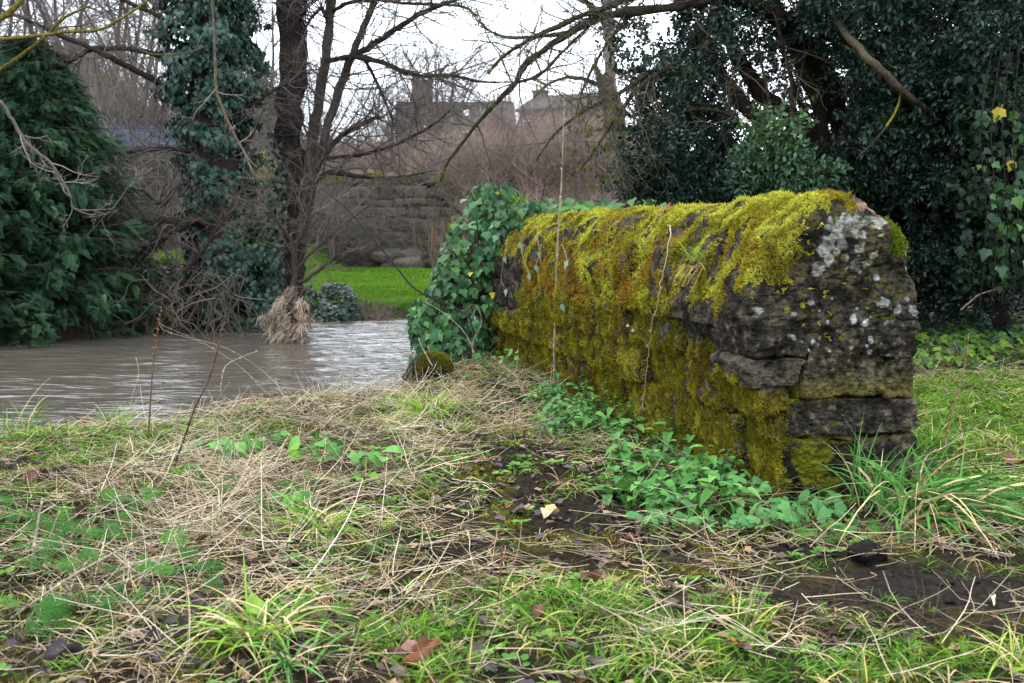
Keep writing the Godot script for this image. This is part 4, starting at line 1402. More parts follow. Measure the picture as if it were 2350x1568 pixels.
	for h in hues:
		ms.append(leaf_mat(h, M.leaf))
	var yellow := leaf_mat(Color(0.38, 0.30, 0.04), M.leaf)
	for k in 170:
		var px := rf(2235, 2430) + rf(0, 30)
		var py := rf(250, 640)
		if rng.randf() > smoothstep(2215, 2300, px):
			continue
		var q := P(px, py, 8.3 + rf(-0.4, 0.5))
		var n := Vector3(-0.25, 0.6, 1) + rv() * 0.8
		var o := obj("leaf", shapes[k % 3], yellow if k % 53 == 7 else ms[rng.randi() % 4], t)
		o.transform = Transform3D(basis_to(Vector3.DOWN + rv() * 0.8, n).scaled(Vector3.ONE * rf(0.55, 1.25)), q)
		if k % 53 == 7:
			o.set_meta("label", "yellow ivy leaf")
	for k in 6:
		limb("stem", t, [[2250 + 25 * k, 700, 8.3, 0.006], [2265 + 24 * k, 500, 8.2, 0.006], [2250 + 25 * k, 300, 8.2, 0.005], [2280 + 20 * k, 100, 8.4, 0.004]], dark, 5)
	xs = []
	cs = PackedColorArray()
	for k in 900:
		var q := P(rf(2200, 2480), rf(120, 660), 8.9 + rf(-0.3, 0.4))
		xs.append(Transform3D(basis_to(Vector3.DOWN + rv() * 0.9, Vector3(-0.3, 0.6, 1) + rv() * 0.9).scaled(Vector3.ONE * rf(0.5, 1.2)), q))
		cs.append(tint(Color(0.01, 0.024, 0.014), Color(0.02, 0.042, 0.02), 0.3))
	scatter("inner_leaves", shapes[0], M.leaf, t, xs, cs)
	# ivy over the ground below
	xs = []
	cs = PackedColorArray()
	for k in 9000:
		var dd := rf(7.6, 12.0)
		var px := rf(1100, 2600)
		var q := P(px, 0, dd)
		var w := in_wall(q)
		if w.x < 0.9 or dd > table(NEAR_EDGE, q.x) - 0.4:
			continue
		if dd < 8.5 + 0.8 * nb.get_noise_2d(q.x * 1.4, dd * 1.4):
			continue
		q.y = height(q.x, dd) + rf(0.02, 0.16)
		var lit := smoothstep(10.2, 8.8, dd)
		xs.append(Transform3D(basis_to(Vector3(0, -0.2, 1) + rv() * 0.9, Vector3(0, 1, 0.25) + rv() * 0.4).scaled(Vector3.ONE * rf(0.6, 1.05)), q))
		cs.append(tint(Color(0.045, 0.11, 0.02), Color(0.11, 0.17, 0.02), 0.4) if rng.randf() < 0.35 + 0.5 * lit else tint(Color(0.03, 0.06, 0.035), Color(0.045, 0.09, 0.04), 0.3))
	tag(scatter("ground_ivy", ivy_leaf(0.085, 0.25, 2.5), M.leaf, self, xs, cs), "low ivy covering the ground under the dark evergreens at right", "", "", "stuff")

func leaf_mat(col: Color, base: StandardMaterial3D) -> StandardMaterial3D:
	var m: StandardMaterial3D = base.duplicate()
	m.albedo_color = col.linear_to_srgb()
	return m

# ---------------------------------------------------------------- bare boughs across the sky

func build_boughs() -> void:
	# the knobbly bough from the right
	var t := put("mossy_bough_tree", self)
	tag(t, "leaning bare tree whose knobbly mossy boughs cross the sky at top centre", "tree")
	var d := 9.2
	var col := Color(0.075, 0.066, 0.045)
	var tw := MB.new()
	var limbs := [
		[[2015, 830, 11.4, 0.15], [2010, 700, 11.4, 0.13], [1960, 400, 11.2, 0.12], [1880, 150, 10.6, 0.10], [1760, 20, 10.0, 0.075], [1640, -5, 9.6, 0.055], [1529, 20, 9.4, 0.045], [1394, 37, d, 0.038], [1309, 74, d, 0.033], [1208, 146, d, 0.029], [1184, 190, d, 0.026], [1106, 271, d, 0.018], [1032, 366, d, 0.014], [1018, 400, d, 0.008], [1004, 432, d, 0.004]],
		[[1600, -20, 9.5, 0.035], [1480, -10, 9.2, 0.03], [1360, 27, 9.0, 0.026], [1262, 68, 8.9, 0.022], [1210, 95, 8.9, 0.018], [1157, 129, 8.9, 0.012], [1120, 170, 8.9, 0.006]],
		[[1309, 74, d, 0.02], [1240, 84, d, 0.018], [1160, 85, d - 0.1, 0.014], [1110, 60, d - 0.1, 0.008], [1075, 20, d - 0.1, 0.005]],
		[[1184, 190, d, 0.018], [1240, 170, d - 0.1, 0.016], [1300, 110, d - 0.1, 0.012], [1350, 60, d - 0.1, 0.008]],
		[[1394, 37, d, 0.018], [1330, -10, d - 0.2, 0.014], [1290, -60, d - 0.2, 0.01]],
		[[1450, 30, 9.3, 0.016], [1380, 120, 9.1, 0.012], [1340, 200, 9.0, 0.009], [1320, 270, 9.0, 0.005]],
		[[1500, 160, 9.6, 0.02], [1420, 215, 9.3, 0.018], [1350, 250, 9.2, 0.014], [1280, 300, 9.1, 0.01], [1230, 370, 9.1, 0.006]],
		[[1560, 140, 9.6, 0.022], [1480, 190, 9.4, 0.02], [1420, 260, 9.3, 0.016], [1370, 340, 9.2, 0.011], [1330, 390, 9.2, 0.006]],
	]
	var balls := []
	var bc := PackedColorArray()
	for k in limbs.size():
		var lb := limb("trunk" if k == 0 else "bough", t, limbs[k], col, 7, 0.25)
		twigs_on(tw, lb, 0.35 if k == 0 else 0.1, 40 if k == 0 else 18, 0.7, 2, Color(0.095, 0.083, 0.062), 4.0, 0.0)
		for j in 22:
			var i := rng.randi_range(int(lb[0].size() * (0.5 if k == 0 else 0.2)), lb[0].size() - 1)
			balls.append(Transform3D(Basis.from_euler(rv() * 3.0).scaled(Vector3.ONE * rf(0.8, 2.0)), lb[0][i] + rv() * 0.015))
			bc.append(tint(Color(0.11, 0.10, 0.035), Color(0.2, 0.2, 0.035), 0.3))
	for j in 60:
		balls.append(Transform3D(Basis.from_euler(rv() * 3.0).scaled(Vector3.ONE * rf(1.0, 2.6)), P(rf(1300, 1440), rf(230, 430), 9.2)))
		bc.append(tint(Color(0.13, 0.12, 0.03), Color(0.2, 0.2, 0.03), 0.3))
	obj("twigs", tw.mesh(), M.twig, t).set_meta("kind", "stuff")
	scatter("moss_balls", moss_tuft(19, 26), M.moss, t, balls, bc)
	# broken pale snag
	t = put("broken_snag", self)
	tag(t, "broken grey-brown snag with a splintered spike beside the holly", "dead tree")
	var grey := Color(0.26, 0.215, 0.16)
	limb("trunk", t, [[1448, 880, 12.4, 0.2], [1444, 640, 12.4, 0.17], [1440, 480, 12.4, 0.16], [1432, 430, 12.4, 0.14], [1422, 370, 12.4, 0.12], [1412, 300, 12.4, 0.115], [1400, 230, 12.4, 0.10], [1392, 190, 12.4, 0.085], [1388, 176, 12.4, 0.05]], grey, 11, 0.18)
	limb("splinter", t, [[1388, 230, 12.35, 0.06], [1378, 185, 12.35, 0.05], [1371, 160, 12.35, 0.03], [1364, 138, 12.35, 0.005]], grey * 0.85, 6)
	limb("branch", t, [[1368, 192, 12.3, 0.03], [1340, 182, 12.1, 0.025], [1300, 178, 12.0, 0.02], [1255, 196, 11.9, 0.014], [1225, 225, 11.9, 0.007]], Color(0.12, 0.105, 0.08), 7)
	# slim pale trunk beyond
	t = put("pale_slim_trunk", self)
	tag(t, "slim pale tree trunk rising straight behind the broken snag", "tree")
	var lb3 := limb("trunk", t, [[1432, 720, 20.5, 0.16], [1425, 420, 20.5, 0.135], [1415, 300, 20.5, 0.125], [1400, 150, 20.5, 0.115], [1396, 60, 20.5, 0.11], [1392, -30, 20.5, 0.10], [1390, -300, 20.5, 0.07]], Color(0.33, 0.28, 0.22), 9)
	limb("branch", t, [[1394, 62, 20.5, 0.068], [1370, 25, 20.5, 0.06], [1335, 0, 20.5, 0.055], [1280, -30, 20.5, 0.04]], Color(0.3, 0.26, 0.2), 7)
	tw = MB.new()
	twigs_on(tw, lb3, 0.2, 10, 0.9, 2, Color(0.12, 0.1, 0.085), 4.0)
	obj("twigs", tw.mesh(), M.twig, t).set_meta("kind", "stuff")
	# yellowish willow shoots reaching in at upper left, close by
	t = put("willow_shoots", self)
	tag(t, "close yellow-green willow shoots reaching in at the top left corner", "branch")
	var yel := Color(0.27, 0.23, 0.06)
	var dd := 5.2
	limb("trunk", t, [[-330, 1150, dd, 0.06], [-325, 700, dd, 0.05], [-320, 300, dd, 0.04], [-310, 100, dd, 0.03], [-300, -150, dd, 0.02]], Color(0.16, 0.14, 0.06), 9)
	limb("shoot", t, [[-312, 160, dd, 0.014], [-150, 115, dd, 0.012], [0, 91, dd, 0.0095], [68, 85, dd, 0.009], [152, 73, dd, 0.0085], [220, 69, dd, 0.008], [271, 47, dd, 0.007], [338, 3, dd, 0.006], [400, -40, dd, 0.004]], yel, 7, 0.08)
	limb("shoot", t, [[-315, 330, dd, 0.014], [-150, 250, dd, 0.012], [0, 160, dd, 0.0095], [51, 125, dd, 0.009], [102, 85, dd, 0.0085], [142, 45, dd, 0.008], [170, 28, dd, 0.006], [205, 14, dd, 0.004]], yel * 0.75, 7, 0.08)
	limb("shoot", t, [[-312, 220, dd - 0.3, 0.02], [-120, 120, dd - 0.3, 0.017], [0, 44, dd - 0.3, 0.014], [27, 24, dd - 0.3, 0.0135], [51, 0, dd - 0.3, 0.013], [90, -60, dd - 0.3, 0.01]], yel * 0.9, 7, 0.08)
	limb("shoot", t, [[122, 66, dd, 0.004], [165, 61, dd, 0.004], [210, 61, dd, 0.004], [264, 81, dd, 0.004], [305, 105, dd, 0.0036], [349, 124, dd, 0.0034], [406, 124, dd, 0.003], [450, 115, dd, 0.0028], [474, 105, dd, 0.002]], Color(0.22, 0.18, 0.1), 6, 0.08)
	limb("shoot", t, [[300, 28, dd, 0.003], [330, 50, dd, 0.003], [318, 78, dd, 0.0026], [292, 95, dd, 0.002]], Color(0.3, 0.22, 0.13), 6, 0.08)
	limb("shoot", t, [[142, 44, dd, 0.005], [146, 20, dd, 0.004], [143, -20, dd, 0.003]], yel * 0.8, 6, 0.08)
	# a thin hanging shoot in front of the ivy-clad trunk, and one across the conifer
	t = put("hanging_shoot", self)
	tag(t, "pale thin shoot hanging in front of the ivy-clad trunk", "branch")
	var b2 := MB.new()
	var pale := Color(0.24, 0.19, 0.14)
	var lb4 := limb("stem", t, [[484, -60, 9.0, 0.009], [492, 120, 9.0, 0.011], [496, 200, 9.0, 0.012], [505, 235, 9.0, 0.012], [528, 290, 9.0, 0.011], [560, 350, 9.0, 0.009], [580, 400, 9.0, 0.005]], pale, 6)
	twigs_on(b2, lb4, 0.3, 8, 0.3, 1, pale, 2.0)
	obj("twigs", b2.mesh(), M.twig, t).set_meta("kind", "stuff")
	t = put("leaning_twig", self)
	tag(t, "bare grey lichened twig slanting across the front of the conifer", "branch")
	b2 = MB.new()
	var gr := Color(0.2, 0.175, 0.155)
	lb4 = limb("stem", t, [[-70, 180, 10.5, 0.022], [0, 235, 10.5, 0.02], [28, 275, 10.5, 0.018], [62, 330, 10.5, 0.017], [115, 375, 10.5, 0.015], [160, 445, 10.5, 0.013], [172, 480, 10.5, 0.01], [250, 480, 10.5, 0.006], [265, 468, 10.5, 0.004]], gr, 7)
	twigs_on(b2, lb4, 0.3, 14, 0.45, 2, gr, 3.0)
	obj("twigs", b2.mesh(), M.twig, t).set_meta("kind", "stuff")

# ---------------------------------------------------------------- the mossy wall

# where the line of sight through a point of the photograph meets the wall's plane local x = off (its long side) or local z = off (its end)
func on_plane(px: float, py: float, axis: int, off: float) -> Vector3:
	var o := in_wall(Vector3(0, EYE, 0))
	var r := in_wall(P(px, py, 10.0)) - o
	return o + r * ((off - o[axis]) / r[axis])

func even_profile(pts: PackedVector2Array, step: float) -> PackedVector2Array:    # closed outline, rounded and evenly stepped
	var fine := PackedVector2Array()
	var m := pts.size()
	for k in m:
		for j in 12:
			fine.append(pts[k].cubic_interpolate(pts[(k + 1) % m], pts[(k + m - 1) % m], pts[(k + 2) % m], j / 12.0))
	var total := 0.0
	for k in fine.size():
		total += fine[k].distance_to(fine[(k + 1) % fine.size()])
	var n := maxi(12, int(total / step))
	var out := PackedVector2Array()
	var k := 0
	var left := 0.0
	for i in n:
		var want := total * i / n
		while left + fine[k].distance_to(fine[(k + 1) % fine.size()]) < want:
			left += fine[k].distance_to(fine[(k + 1) % fine.size()])
			k += 1
		var seg := fine[k].distance_to(fine[(k + 1) % fine.size()])
		out.append(fine[k].lerp(fine[(k + 1) % fine.size()], (want - left) / maxf(seg, 1e-6)))
	return out

func box_profile(x0: float, x1: float, y0: float, y1: float, r: float) -> PackedVector2Array:
	var o := PackedVector2Array()
	var jit := func(): return Vector2(rf(-0.012, 0.012), rf(-0.01, 0.01))
	var mx := (x0 + x1) / 2
	var my := (y0 + y1) / 2
	for q in [[x0 + r, y0], [mx, y0], [x1 - r, y0], [x1, y0 + r], [x1, my], [x1, y1 - r], [x1 - r, y1], [mx, y1], [x0 + r, y1], [x0, y1 - r], [x0, my], [x0, y0 + r]]:
		o.append(Vector2(q[0], q[1]) + jit.call())
	return o

var moss_x := []
var moss_c := PackedColorArray()
var lichen := []        # [local x, local y, radius, brightness] on the end face

func lichen_at(p: Vector3) -> float:
	var best := -1.0
	for q in lichen:
		var dx: float = p.x - q[0]
		var dy: float = p.y - q[1]
		if absf(dx) < q[2] * 1.5 and absf(dy) < q[2] * 1.5:
			best = maxf(best, 1.0 - sqrt(dx * dx + dy * dy) / q[2])
	if best < -0.45:
		return 0.0
	return smoothstep(0.12, 0.3, best + 0.55 * na.get_noise_3d(p.x * 26.0, p.y * 26.0, 3.0))

# how mossy the wall is at a local point with the outward direction n; moss grows where this is above about 0.2
func mossiness(p: Vector3, n: Vector3) -> float:
	var streak := nb.get_noise_3d(p.z * 9.0, p.y * 2.0, p.x * 3.0)
	var v := 0.0
	if p.y > 0.66:
		v = 0.16 + 0.85 * na.get_noise_3d(p.x * 4.0, p.y * 2.6, p.z * 4.6) + 0.3 * streak + 0.75 * na.get_noise_3d(p.x * 13.0, p.y * 9.0, p.z * 15.0) + 0.3 * smoothstep(1.14, 1.25, p.y)
		if p.z < -1.1:
			v += 0.3 * smoothstep(1.0, 0.8, p.y)
		if p.z > -1.2 and p.z < -0.5:
			v -= 0.3 * smoothstep(1.0, 1.15, p.y) * smoothstep(0.0, 0.4, streak + 0.2)
		if p.z > -0.35:
			v += 0.35 * smoothstep(0.32, 0.15, p.x) * smoothstep(0.9, 1.05, p.y)
		if p.z < -3.9 and p.y < 0.92:
			v -= 1.2
		if p.z > -1.0 and p.x < 0.1:
			v -= 1.2 * smoothstep(0.82, 0.70, p.y + 0.06 * nb.get_noise_2d(p.z * 7.0, 1.0) - 0.10 * smoothstep(-0.35, -0.1, p.z))
		if p.x > 0.33 and p.x < 0.56 and p.y > 1.18 and p.z > -0.4:
			v -= 0.75
		if n.z > 0.45 and p.z > -0.25:
			v = -1.0
			v += 2.1 * exp(-pow((p.x - 0.555) / 0.05, 2) - pow((p.y - 1.09) / 0.11, 2))
			v += 1.7 * smoothstep(1.17, 1.25, p.y + 0.05 * nb.get_noise_2d(p.x * 14.0, 3.0)) * smoothstep(0.40, 0.33, p.x)
			v += 1.5 * smoothstep(0.13, 0.06, p.x + 0.05 * nb.get_noise_2d(p.y * 12.0, 8.0)) * smoothstep(0.86, 0.94, p.y)
			v += 1.5 * exp(-(pow((p.x - 0.035) / 0.02, 2) + pow((p.y - 0.805) / 0.025, 2)))
		elif p.x > 0.58:
			v = 0.25 + 0.6 * na.get_noise_3dv(p * 5.0) if p.y > 1.0 else -0.3
	else:
		v = 0.52 + 0.55 * na.get_noise_3d(p.x * 3.0, p.y * 2.5, p.z * 3.0) + 0.2 * streak + 0.6 * na.get_noise_3d(p.x * 14.0, p.y * 9.0, p.z * 14.0)
		if p.z > -1.3:
			v -= 1.7 * smoothstep(0.47, 0.55, p.y - 0.11 * p.z * -1.0 + 0.08 * nb.get_noise_2d(p.z * 5.0, 1.0))
		if p.z < -4.0:
			v -= 1.3 * smoothstep(0.42, 0.5, p.y)
		if n.z > 0.4 and p.z > -0.25:
			v = -0.7 + 1.3 * smoothstep(0.1, 0.03, p.x + 0.05 * nb.get_noise_2d(p.y * 9.0, 2.0)) * smoothstep(0.5, 0.4, p.y)
		elif p.x > 0.3:
			v = 0.0
	return v

func moss_hue(p: Vector3) -> Color:
	var a := na.get_noise_3d(p.x * 2.2 + 9.0, p.y * 2.2, p.z * 2.2)
	var b := na.get_noise_3d(p.x * 6.0, p.y * 6.0 + 4.0, p.z * 6.0)
	var bright := Color(0.43, 0.43, 0.055)
	var gold := Color(0.265, 0.225, 0.022)
	var rust := Color(0.25, 0.115, 0.02)
	var olive := Color(0.165, 0.15, 0.015)
	var q := gold
	if p.y > 0.66:
		q = gold.lerp(bright, smoothstep(-0.25, 0.3, 0.6 * a + b * 0.9 + 0.5 * (p.y - 0.98)))
		q = q.lerp(rust, 0.8 * smoothstep(0.1, 0.5, 0.7 * nb.get_noise_3d(p.x * 3.5, p.y * 3.0 + 20.0, p.z * 3.0) + 0.9 * b - 0.5 * (p.y - 1.05) - (0.15 if p.z > -0.6 else 0.0)))
		q = q.lerp(olive, 0.7 * smoothstep(0.05, 0.4, -b))
	else:
		q = Color(0.205, 0.18, 0.014).lerp(Color(0.105, 0.1, 0.009), smoothstep(-0.3, 0.3, 0.6 * a + b))
		q = q.lerp(Color(0.115, 0.07, 0.012), 0.75 * smoothstep(0.12, 0.4, nb.get_noise_3d(p.x * 4.0, p.y * 3.0 + 7.0, p.z * 3.0) + 0.5 * b))
		q = q.lerp(Color(0.34, 0.31, 0.035), 0.8 * smoothstep(0.1, 0.4, b + 0.5 * a))
	if p.z > -0.2 and p.x > 0.45:
		q = Color(0.12, 0.17, 0.012)
	return q

func stone_hue(p: Vector3, n: Vector3, kind: int) -> Color:
	var a := na.get_noise_3dv(p * 7.0)
	var b := na.get_noise_3dv(p * 19.0 + Vector3(5, 2, 8))
	var dark := Color(0.02, 0.0175, 0.0145)
	var mid := Color(0.088, 0.076, 0.058)
	var q := dark.lerp(mid, clampf(0.45 + a * 0.9 + b * 0.7, 0.0, 1.0))
	q = q.lerp(Color(0.20, 0.165, 0.11), 0.8 * smoothstep(0.18, 0.42, b + 0.3 * a))
	if kind == 1:        # ochre sandstone
		q = q.lerp(Color(0.20, 0.15, 0.05), clampf(0.62 + a + 0.4 * b, 0.0, 1.0))
	elif kind == 2:      # greenish foot
		q = dark.lerp(Color(0.055, 0.05, 0.028), clampf(0.4 + a, 0, 1))
		q = q.lerp(Color(0.15, 0.15, 0.012), smoothstep(0.15, 0.5, 1.0 - Vector2((p.x - 0.19) / 0.15, (p.y - 0.10) / 0.17).length() + 0.9 * a))
	elif kind == 3:      # pale grey
		q = q.lerp(Color(0.15, 0.12, 0.09), clampf(0.4 + a + 0.6 * b, 0.0, 1.0))
	elif kind == 4:      # the middle stone, yellower downwards
		q = q.lerp(Color(0.17, 0.14, 0.045), clampf(smoothstep(0.56, 0.42, p.y) * 0.9 + b * 0.6, 0.0, 1.0))
	elif kind == 5:      # coping
		q = dark.lerp(Color(0.12, 0.10, 0.074), clampf(0.4 + a + 0.8 * b, 0.0, 1.0))
		if p.z > -0.5 and p.x > 0.3 and p.y > 1.19:
			q = q.lerp(Color(0.40, 0.235, 0.165), smoothstep(-0.1, 0.25, a + 0.1))
	if n.z > 0.3 and p.z > -0.3:
		# pale lichen, with a green-ochre fringe
		var l := lichen_at(p)
		if p.y > 0.85:
			q = q.lerp(Color(0.14, 0.11, 0.03), 0.6 * smoothstep(0.1, 0.4, a + 0.5 * b))
		var spots := smoothstep(0.56, 0.66, nc.get_noise_3dv(p * 17.0) * -1.0 + 0.25 * a - 0.35)
		var lc := Color(0.42, 0.42, 0.35) if p.y > 0.93 else Color(0.56, 0.56, 0.53)
		q = q.lerp(lc * (1.0 + 0.9 * b), l * clampf(0.85 + 0.9 * a, 0.45, 1.0))
	if n.y > 0.6 and p.y < 0.66:
		q = q.lerp(Color(0.13, 0.115, 0.03), 0.5)
	return q

# a worn stone: an outline drawn out along z from z0 (near) back to z1
func stone(called: String, parent: Node, pts: PackedVector2Array, z0: float, z1: float, step: float, edge: float, amp: float, kind: int, moss: float) -> void:
	var prof := even_profile(pts, step)
	var m := prof.size()
	var c := Vector2.ZERO
	for q in prof:
		c += q
	c /= m
	var rad := 0.0
	for q in prof:
		rad = maxf(rad, q.distance_to(c))
	var rings := []       # [scale, z, tilt 0 = cap .. 1 = side]
	var kc := maxi(4, int((rad - edge) / (step * 1.1)))
	for k in kc:
		rings.append([lerpf(0.015, 1.0 - edge / rad, float(k) / kc), z0, 0.0])
	var ke := maxi(3, int(edge * 1.57 / step))
	for k in ke + 1:
		var a := 0.5 * PI * k / ke
		rings.append([1.0 - edge / rad + edge / rad * sin(a), z0 - edge + edge * cos(a), sin(a)])
	var kl := maxi(3, int((z0 - z1 - 2 * edge) / step))
	for k in range(1, kl):
		rings.append([1.0, lerpf(z0 - edge, z1 + edge, float(k) / kl), 1.0])
	for k in 4:
		var a := 0.5 * PI * k / 3.0
		rings.append([1.0 - edge / rad + edge / rad * cos(a), z1 + edge - edge * sin(a), 1.0 - k / 3.0])
	rings.append([0.02, z1, 0.0])
	var b := MB.new()
	var back := rings.size() - 6
	var off := Vector3(kind * 3.7, z0 * 1.3, c.x)
	for ri in rings.size():
		var g: Array = rings[ri]
		for q in prof:
			var f: Vector2 = c + (q - c) * g[0]
			var rn: Vector2 = (q - c).normalized()
			var sgn := 1.0 if ri < back else -1.0
			var n := Vector3(rn.x * g[2], rn.y * g[2], sgn * (1.0 - g[2]) + 0.001).normalized()
			var p := Vector3(f.x, f.y, g[1])
			var w := p + off
			var h := amp * na.get_noise_3d(w.x * 3.2, w.y * 4.2, w.z * 3.2)
			if step < 0.03:
				h += amp * 0.13 * nr.get_noise_3d(w.x * 7.0, w.y * 15.0, w.z * 7.0)       # bedding
				h += 0.0065 * na.get_noise_3d(w.x * 26.0, w.y * 30.0, w.z * 26.0) - 0.012 * smoothstep(0.35, 0.6, nb.get_noise_3d(w.x * 24.0, w.y * 24.0, w.z * 24.0))
			b.v.append(p + n * h)
			b.c.append(stone_hue(p, n, kind))
	for k in rings.size() - 1:
		for j in m:
			var a0 := k * m + j
			var b0 := k * m + (j + 1) % m
			b.ix.append(a0); b.ix.append(b0); b.ix.append(a0 + m)
			b.ix.append(b0); b.ix.append(b0 + m); b.ix.append(a0 + m)
	var msh := b.mesh(true)
	obj(called, msh, M.stone, parent)
	if moss <= 0.0:
		return
	# moss takes root on the finished surface
	for k in rings.size() - 6:
		var g: Array = rings[k]
		for j in m:
			var i0 := k * m + j
			var p0 := b.v[i0]
			if p0.x > 0.62 and p0.y < 0.95 or p0.y < -0.06:
				continue
			var e1 := b.v[k * m + (j + 1) % m] - p0
			var e2 := b.v[i0 + m] - p0
			var cr := e2.cross(e1)
			var area := cr.length()
			var n := cr / maxf(area, 1e-9)
			if n.y < (-0.6 if p0.z > -1.0 else -0.95) or (n.x > 0.35 and p0.y < 1.0):
				continue
			var v := mossiness(p0, n)
			if v < 0.0:
				continue
			var dens := moss * (12500.0 if p0.z > -1.2 else 6500.0)
			var want := area * dens
			var cnt := int(want) + (1 if rng.randf() < want - int(want) else 0)
			for q in cnt:
				if v < rf(0.06, 0.34):
					continue
				var at := p0 + e1 * rng.randf() + e2 * rng.randf() + n * 0.002
				var up := (n + Vector3(0, -0.55, 0) * (1.0 - absf(n.y)) + rv() * 0.3).normalized()
				var s := rf(0.5, 0.95) * (1.0 if p0.y > 0.66 else 0.85) * (1.0 if p0.z > -1.2 else 1.25)
				if v > 0.75:
					s *= 1.2
				moss_x.append(Transform3D(basis_to(rv(), up).scaled(Vector3(s, s * rf(0.65, 1.15), s)), at))
				moss_c.append(moss_hue(at) * rf(0.7, 1.25))

func build_wall() -> void:
	wall_node = put("stone_wall", self)
	var t := wall_node
	tag(t, "broken end of an old mossy stone wall with rounded coping and white lichen", "wall")
	t.position = WALL_AT
	t.rotation.y = WALL_TURN
	# lichen, from the photograph: [px, py, radius px]
	for q in [[950, 330, 80], [1050, 290, 85], [1150, 290, 85], [1250, 290, 70], [1330, 300, 60], [1000, 400, 95], [1100, 370, 85], [920, 470, 85], [1020, 470, 65], [1190, 400, 45], [870, 540, 55], [1380, 290, 40], [1170, 525, 56], [1155, 660, 56], [1240, 655, 40], [1300, 570, 42], [900, 610, 60], [830, 690, 66], [970, 540, 40], [1040, 600, 38], [1340, 410, 22], [1330, 765, 32], [1370, 970, 50], [1615, 1040, 55], [1135, 1110, 44], [1230, 1150, 36], [770, 975, 28], [1560, 945, 20], [1385, 1145, 18], [600, 1270, 34], [860, 1275, 19], [800, 1305, 27], [1280, 1290, 30], [1110, 1355, 18], [1270, 1390, 23], [920, 1385, 15], [680, 1300, 15], [1185, 1025, 15], [835, 1045, 13], [1245, 1340, 16], [845, 1330, 16], [1400, 1415, 13], [1480, 1030, 40], [340, 1040, 34], [610, 1070, 26], [1620, 700, 34], [1600, 560, 40], [1080, 690, 26], [1190, 720, 18], [950, 940, 12], [760, 1370, 14], [1340, 1310, 13], [900, 1140, 20], [1420, 1020, 15]]:
		var e := on_plane(1652.4 + q[0] * 0.2732, 428.4 + q[1] * 0.2732, 2, 0.0)
		lichen.append([e.x, e.y, q[2] * 0.00052 * 1.08])
	# coping
	var cop := PackedVector2Array([Vector2(-0.10, 0.70), Vector2(0.1, 0.69), Vector2(0.4, 0.69), Vector2(0.64, 0.69), Vector2(0.70, 0.74), Vector2(0.69, 0.85), Vector2(0.655, 0.96), Vector2(0.6, 1.11), Vector2(0.535, 1.20), Vector2(0.43, 1.26), Vector2(0.30, 1.275), Vector2(0.17, 1.25), Vector2(0.06, 1.17), Vector2(-0.02, 1.06), Vector2(-0.08, 0.94), Vector2(-0.125, 0.82), Vector2(-0.13, 0.74)])
	stone("coping_stone", t, cop, 0.0, -0.95, 0.0075, 0.085, 0.045, 5, 1.0)
	var z := -0.955
	var k := 0
	for len in [0.8, 0.95, 0.75, 0.9, 0.85]:
		var q := cop.duplicate()
		for i in q.size():
			if q[i].y < 0.95 and q[i].x < 0.05:
				q[i].x += 0.06 * smoothstep(0.98, 0.8, q[i].y)
			if q[i].y > 0.8:
				q[i].y -= rf(0.015, 0.035) + 0.005 * k
			q[i].x += rf(-0.012, 0.012)
		stone("coping_stone", t, q, z, z - len, 0.016, 0.035, 0.05, 5, 1.0)
		z -= len + 0.004
		k += 1
	# the stones that show in the broken end: [px0, px1, py0, py1, proud, kind]
	for s in [[1726, 1862, 722, 822, 0.015, 0], [1846, 2036, 735, 914, -0.004, 4], [2022, 2112, 742, 822, 0.015, 0], [1712, 1840, 820, 886, -0.012, 3], [2026, 2100, 824, 914, -0.012, 4], [1738, 1818, 884, 952, -0.02, 1], [1808, 2100, 914, 998, -0.02, 0], [1772, 1862, 952, 1006, -0.035, 0], [1860, 1960, 990, 1014, -0.035, 1], [1790, 1968, 1010, 1200, -0.012, 2], [1962, 2098, 996, 1200, -0.03, 0]]:
		var a := on_plane(s[0], s[3], 2, s[4])
		var b := on_plane(s[1], s[2], 2, s[4])
		var hgt := b.y - a.y
		stone("end_stone", t, box_profile(a.x - 0.003, b.x + 0.003, a.y - 0.002, b.y + 0.003, minf(0.025, hgt * 0.22)), s[4] * 0.8, -0.36, 0.008, minf(0.017, hgt * 0.22), 0.03, s[5], 1.0)
	# the courses of the long side
	var y := -0.2
	for h in [0.27, 0.22, 0.2, 0.235]:
		z = -0.3 - rf(0.0, 0.1)
		while z > -5.1:
			var len := rf(0.45, 0.85)
			stone("stone", t, box_profile(-0.005 + rf(-0.015, 0.015) - (0.03 if y < 0.0 else 0.0) - 0.075 * smoothstep(-0.8, -1.3, z) * smoothstep(0.05, 0.4, y + 0.1), 0.62, y, y + h, 0.045), z, z - len, 0.02, 0.035, 0.04, 0, 1.0)
			z -= len + 0.006
		y += h - 0.005
	scatter("moss", moss_tuft(3, 15), M.moss, t, moss_x, moss_c)
	print("moss ", moss_x.size())
	build_on_wall()

func face_at(px: float, py: float, x: float) -> Vector3:      # world place on the wall's long side
	return of_wall(on_plane(px, py, 0, x))

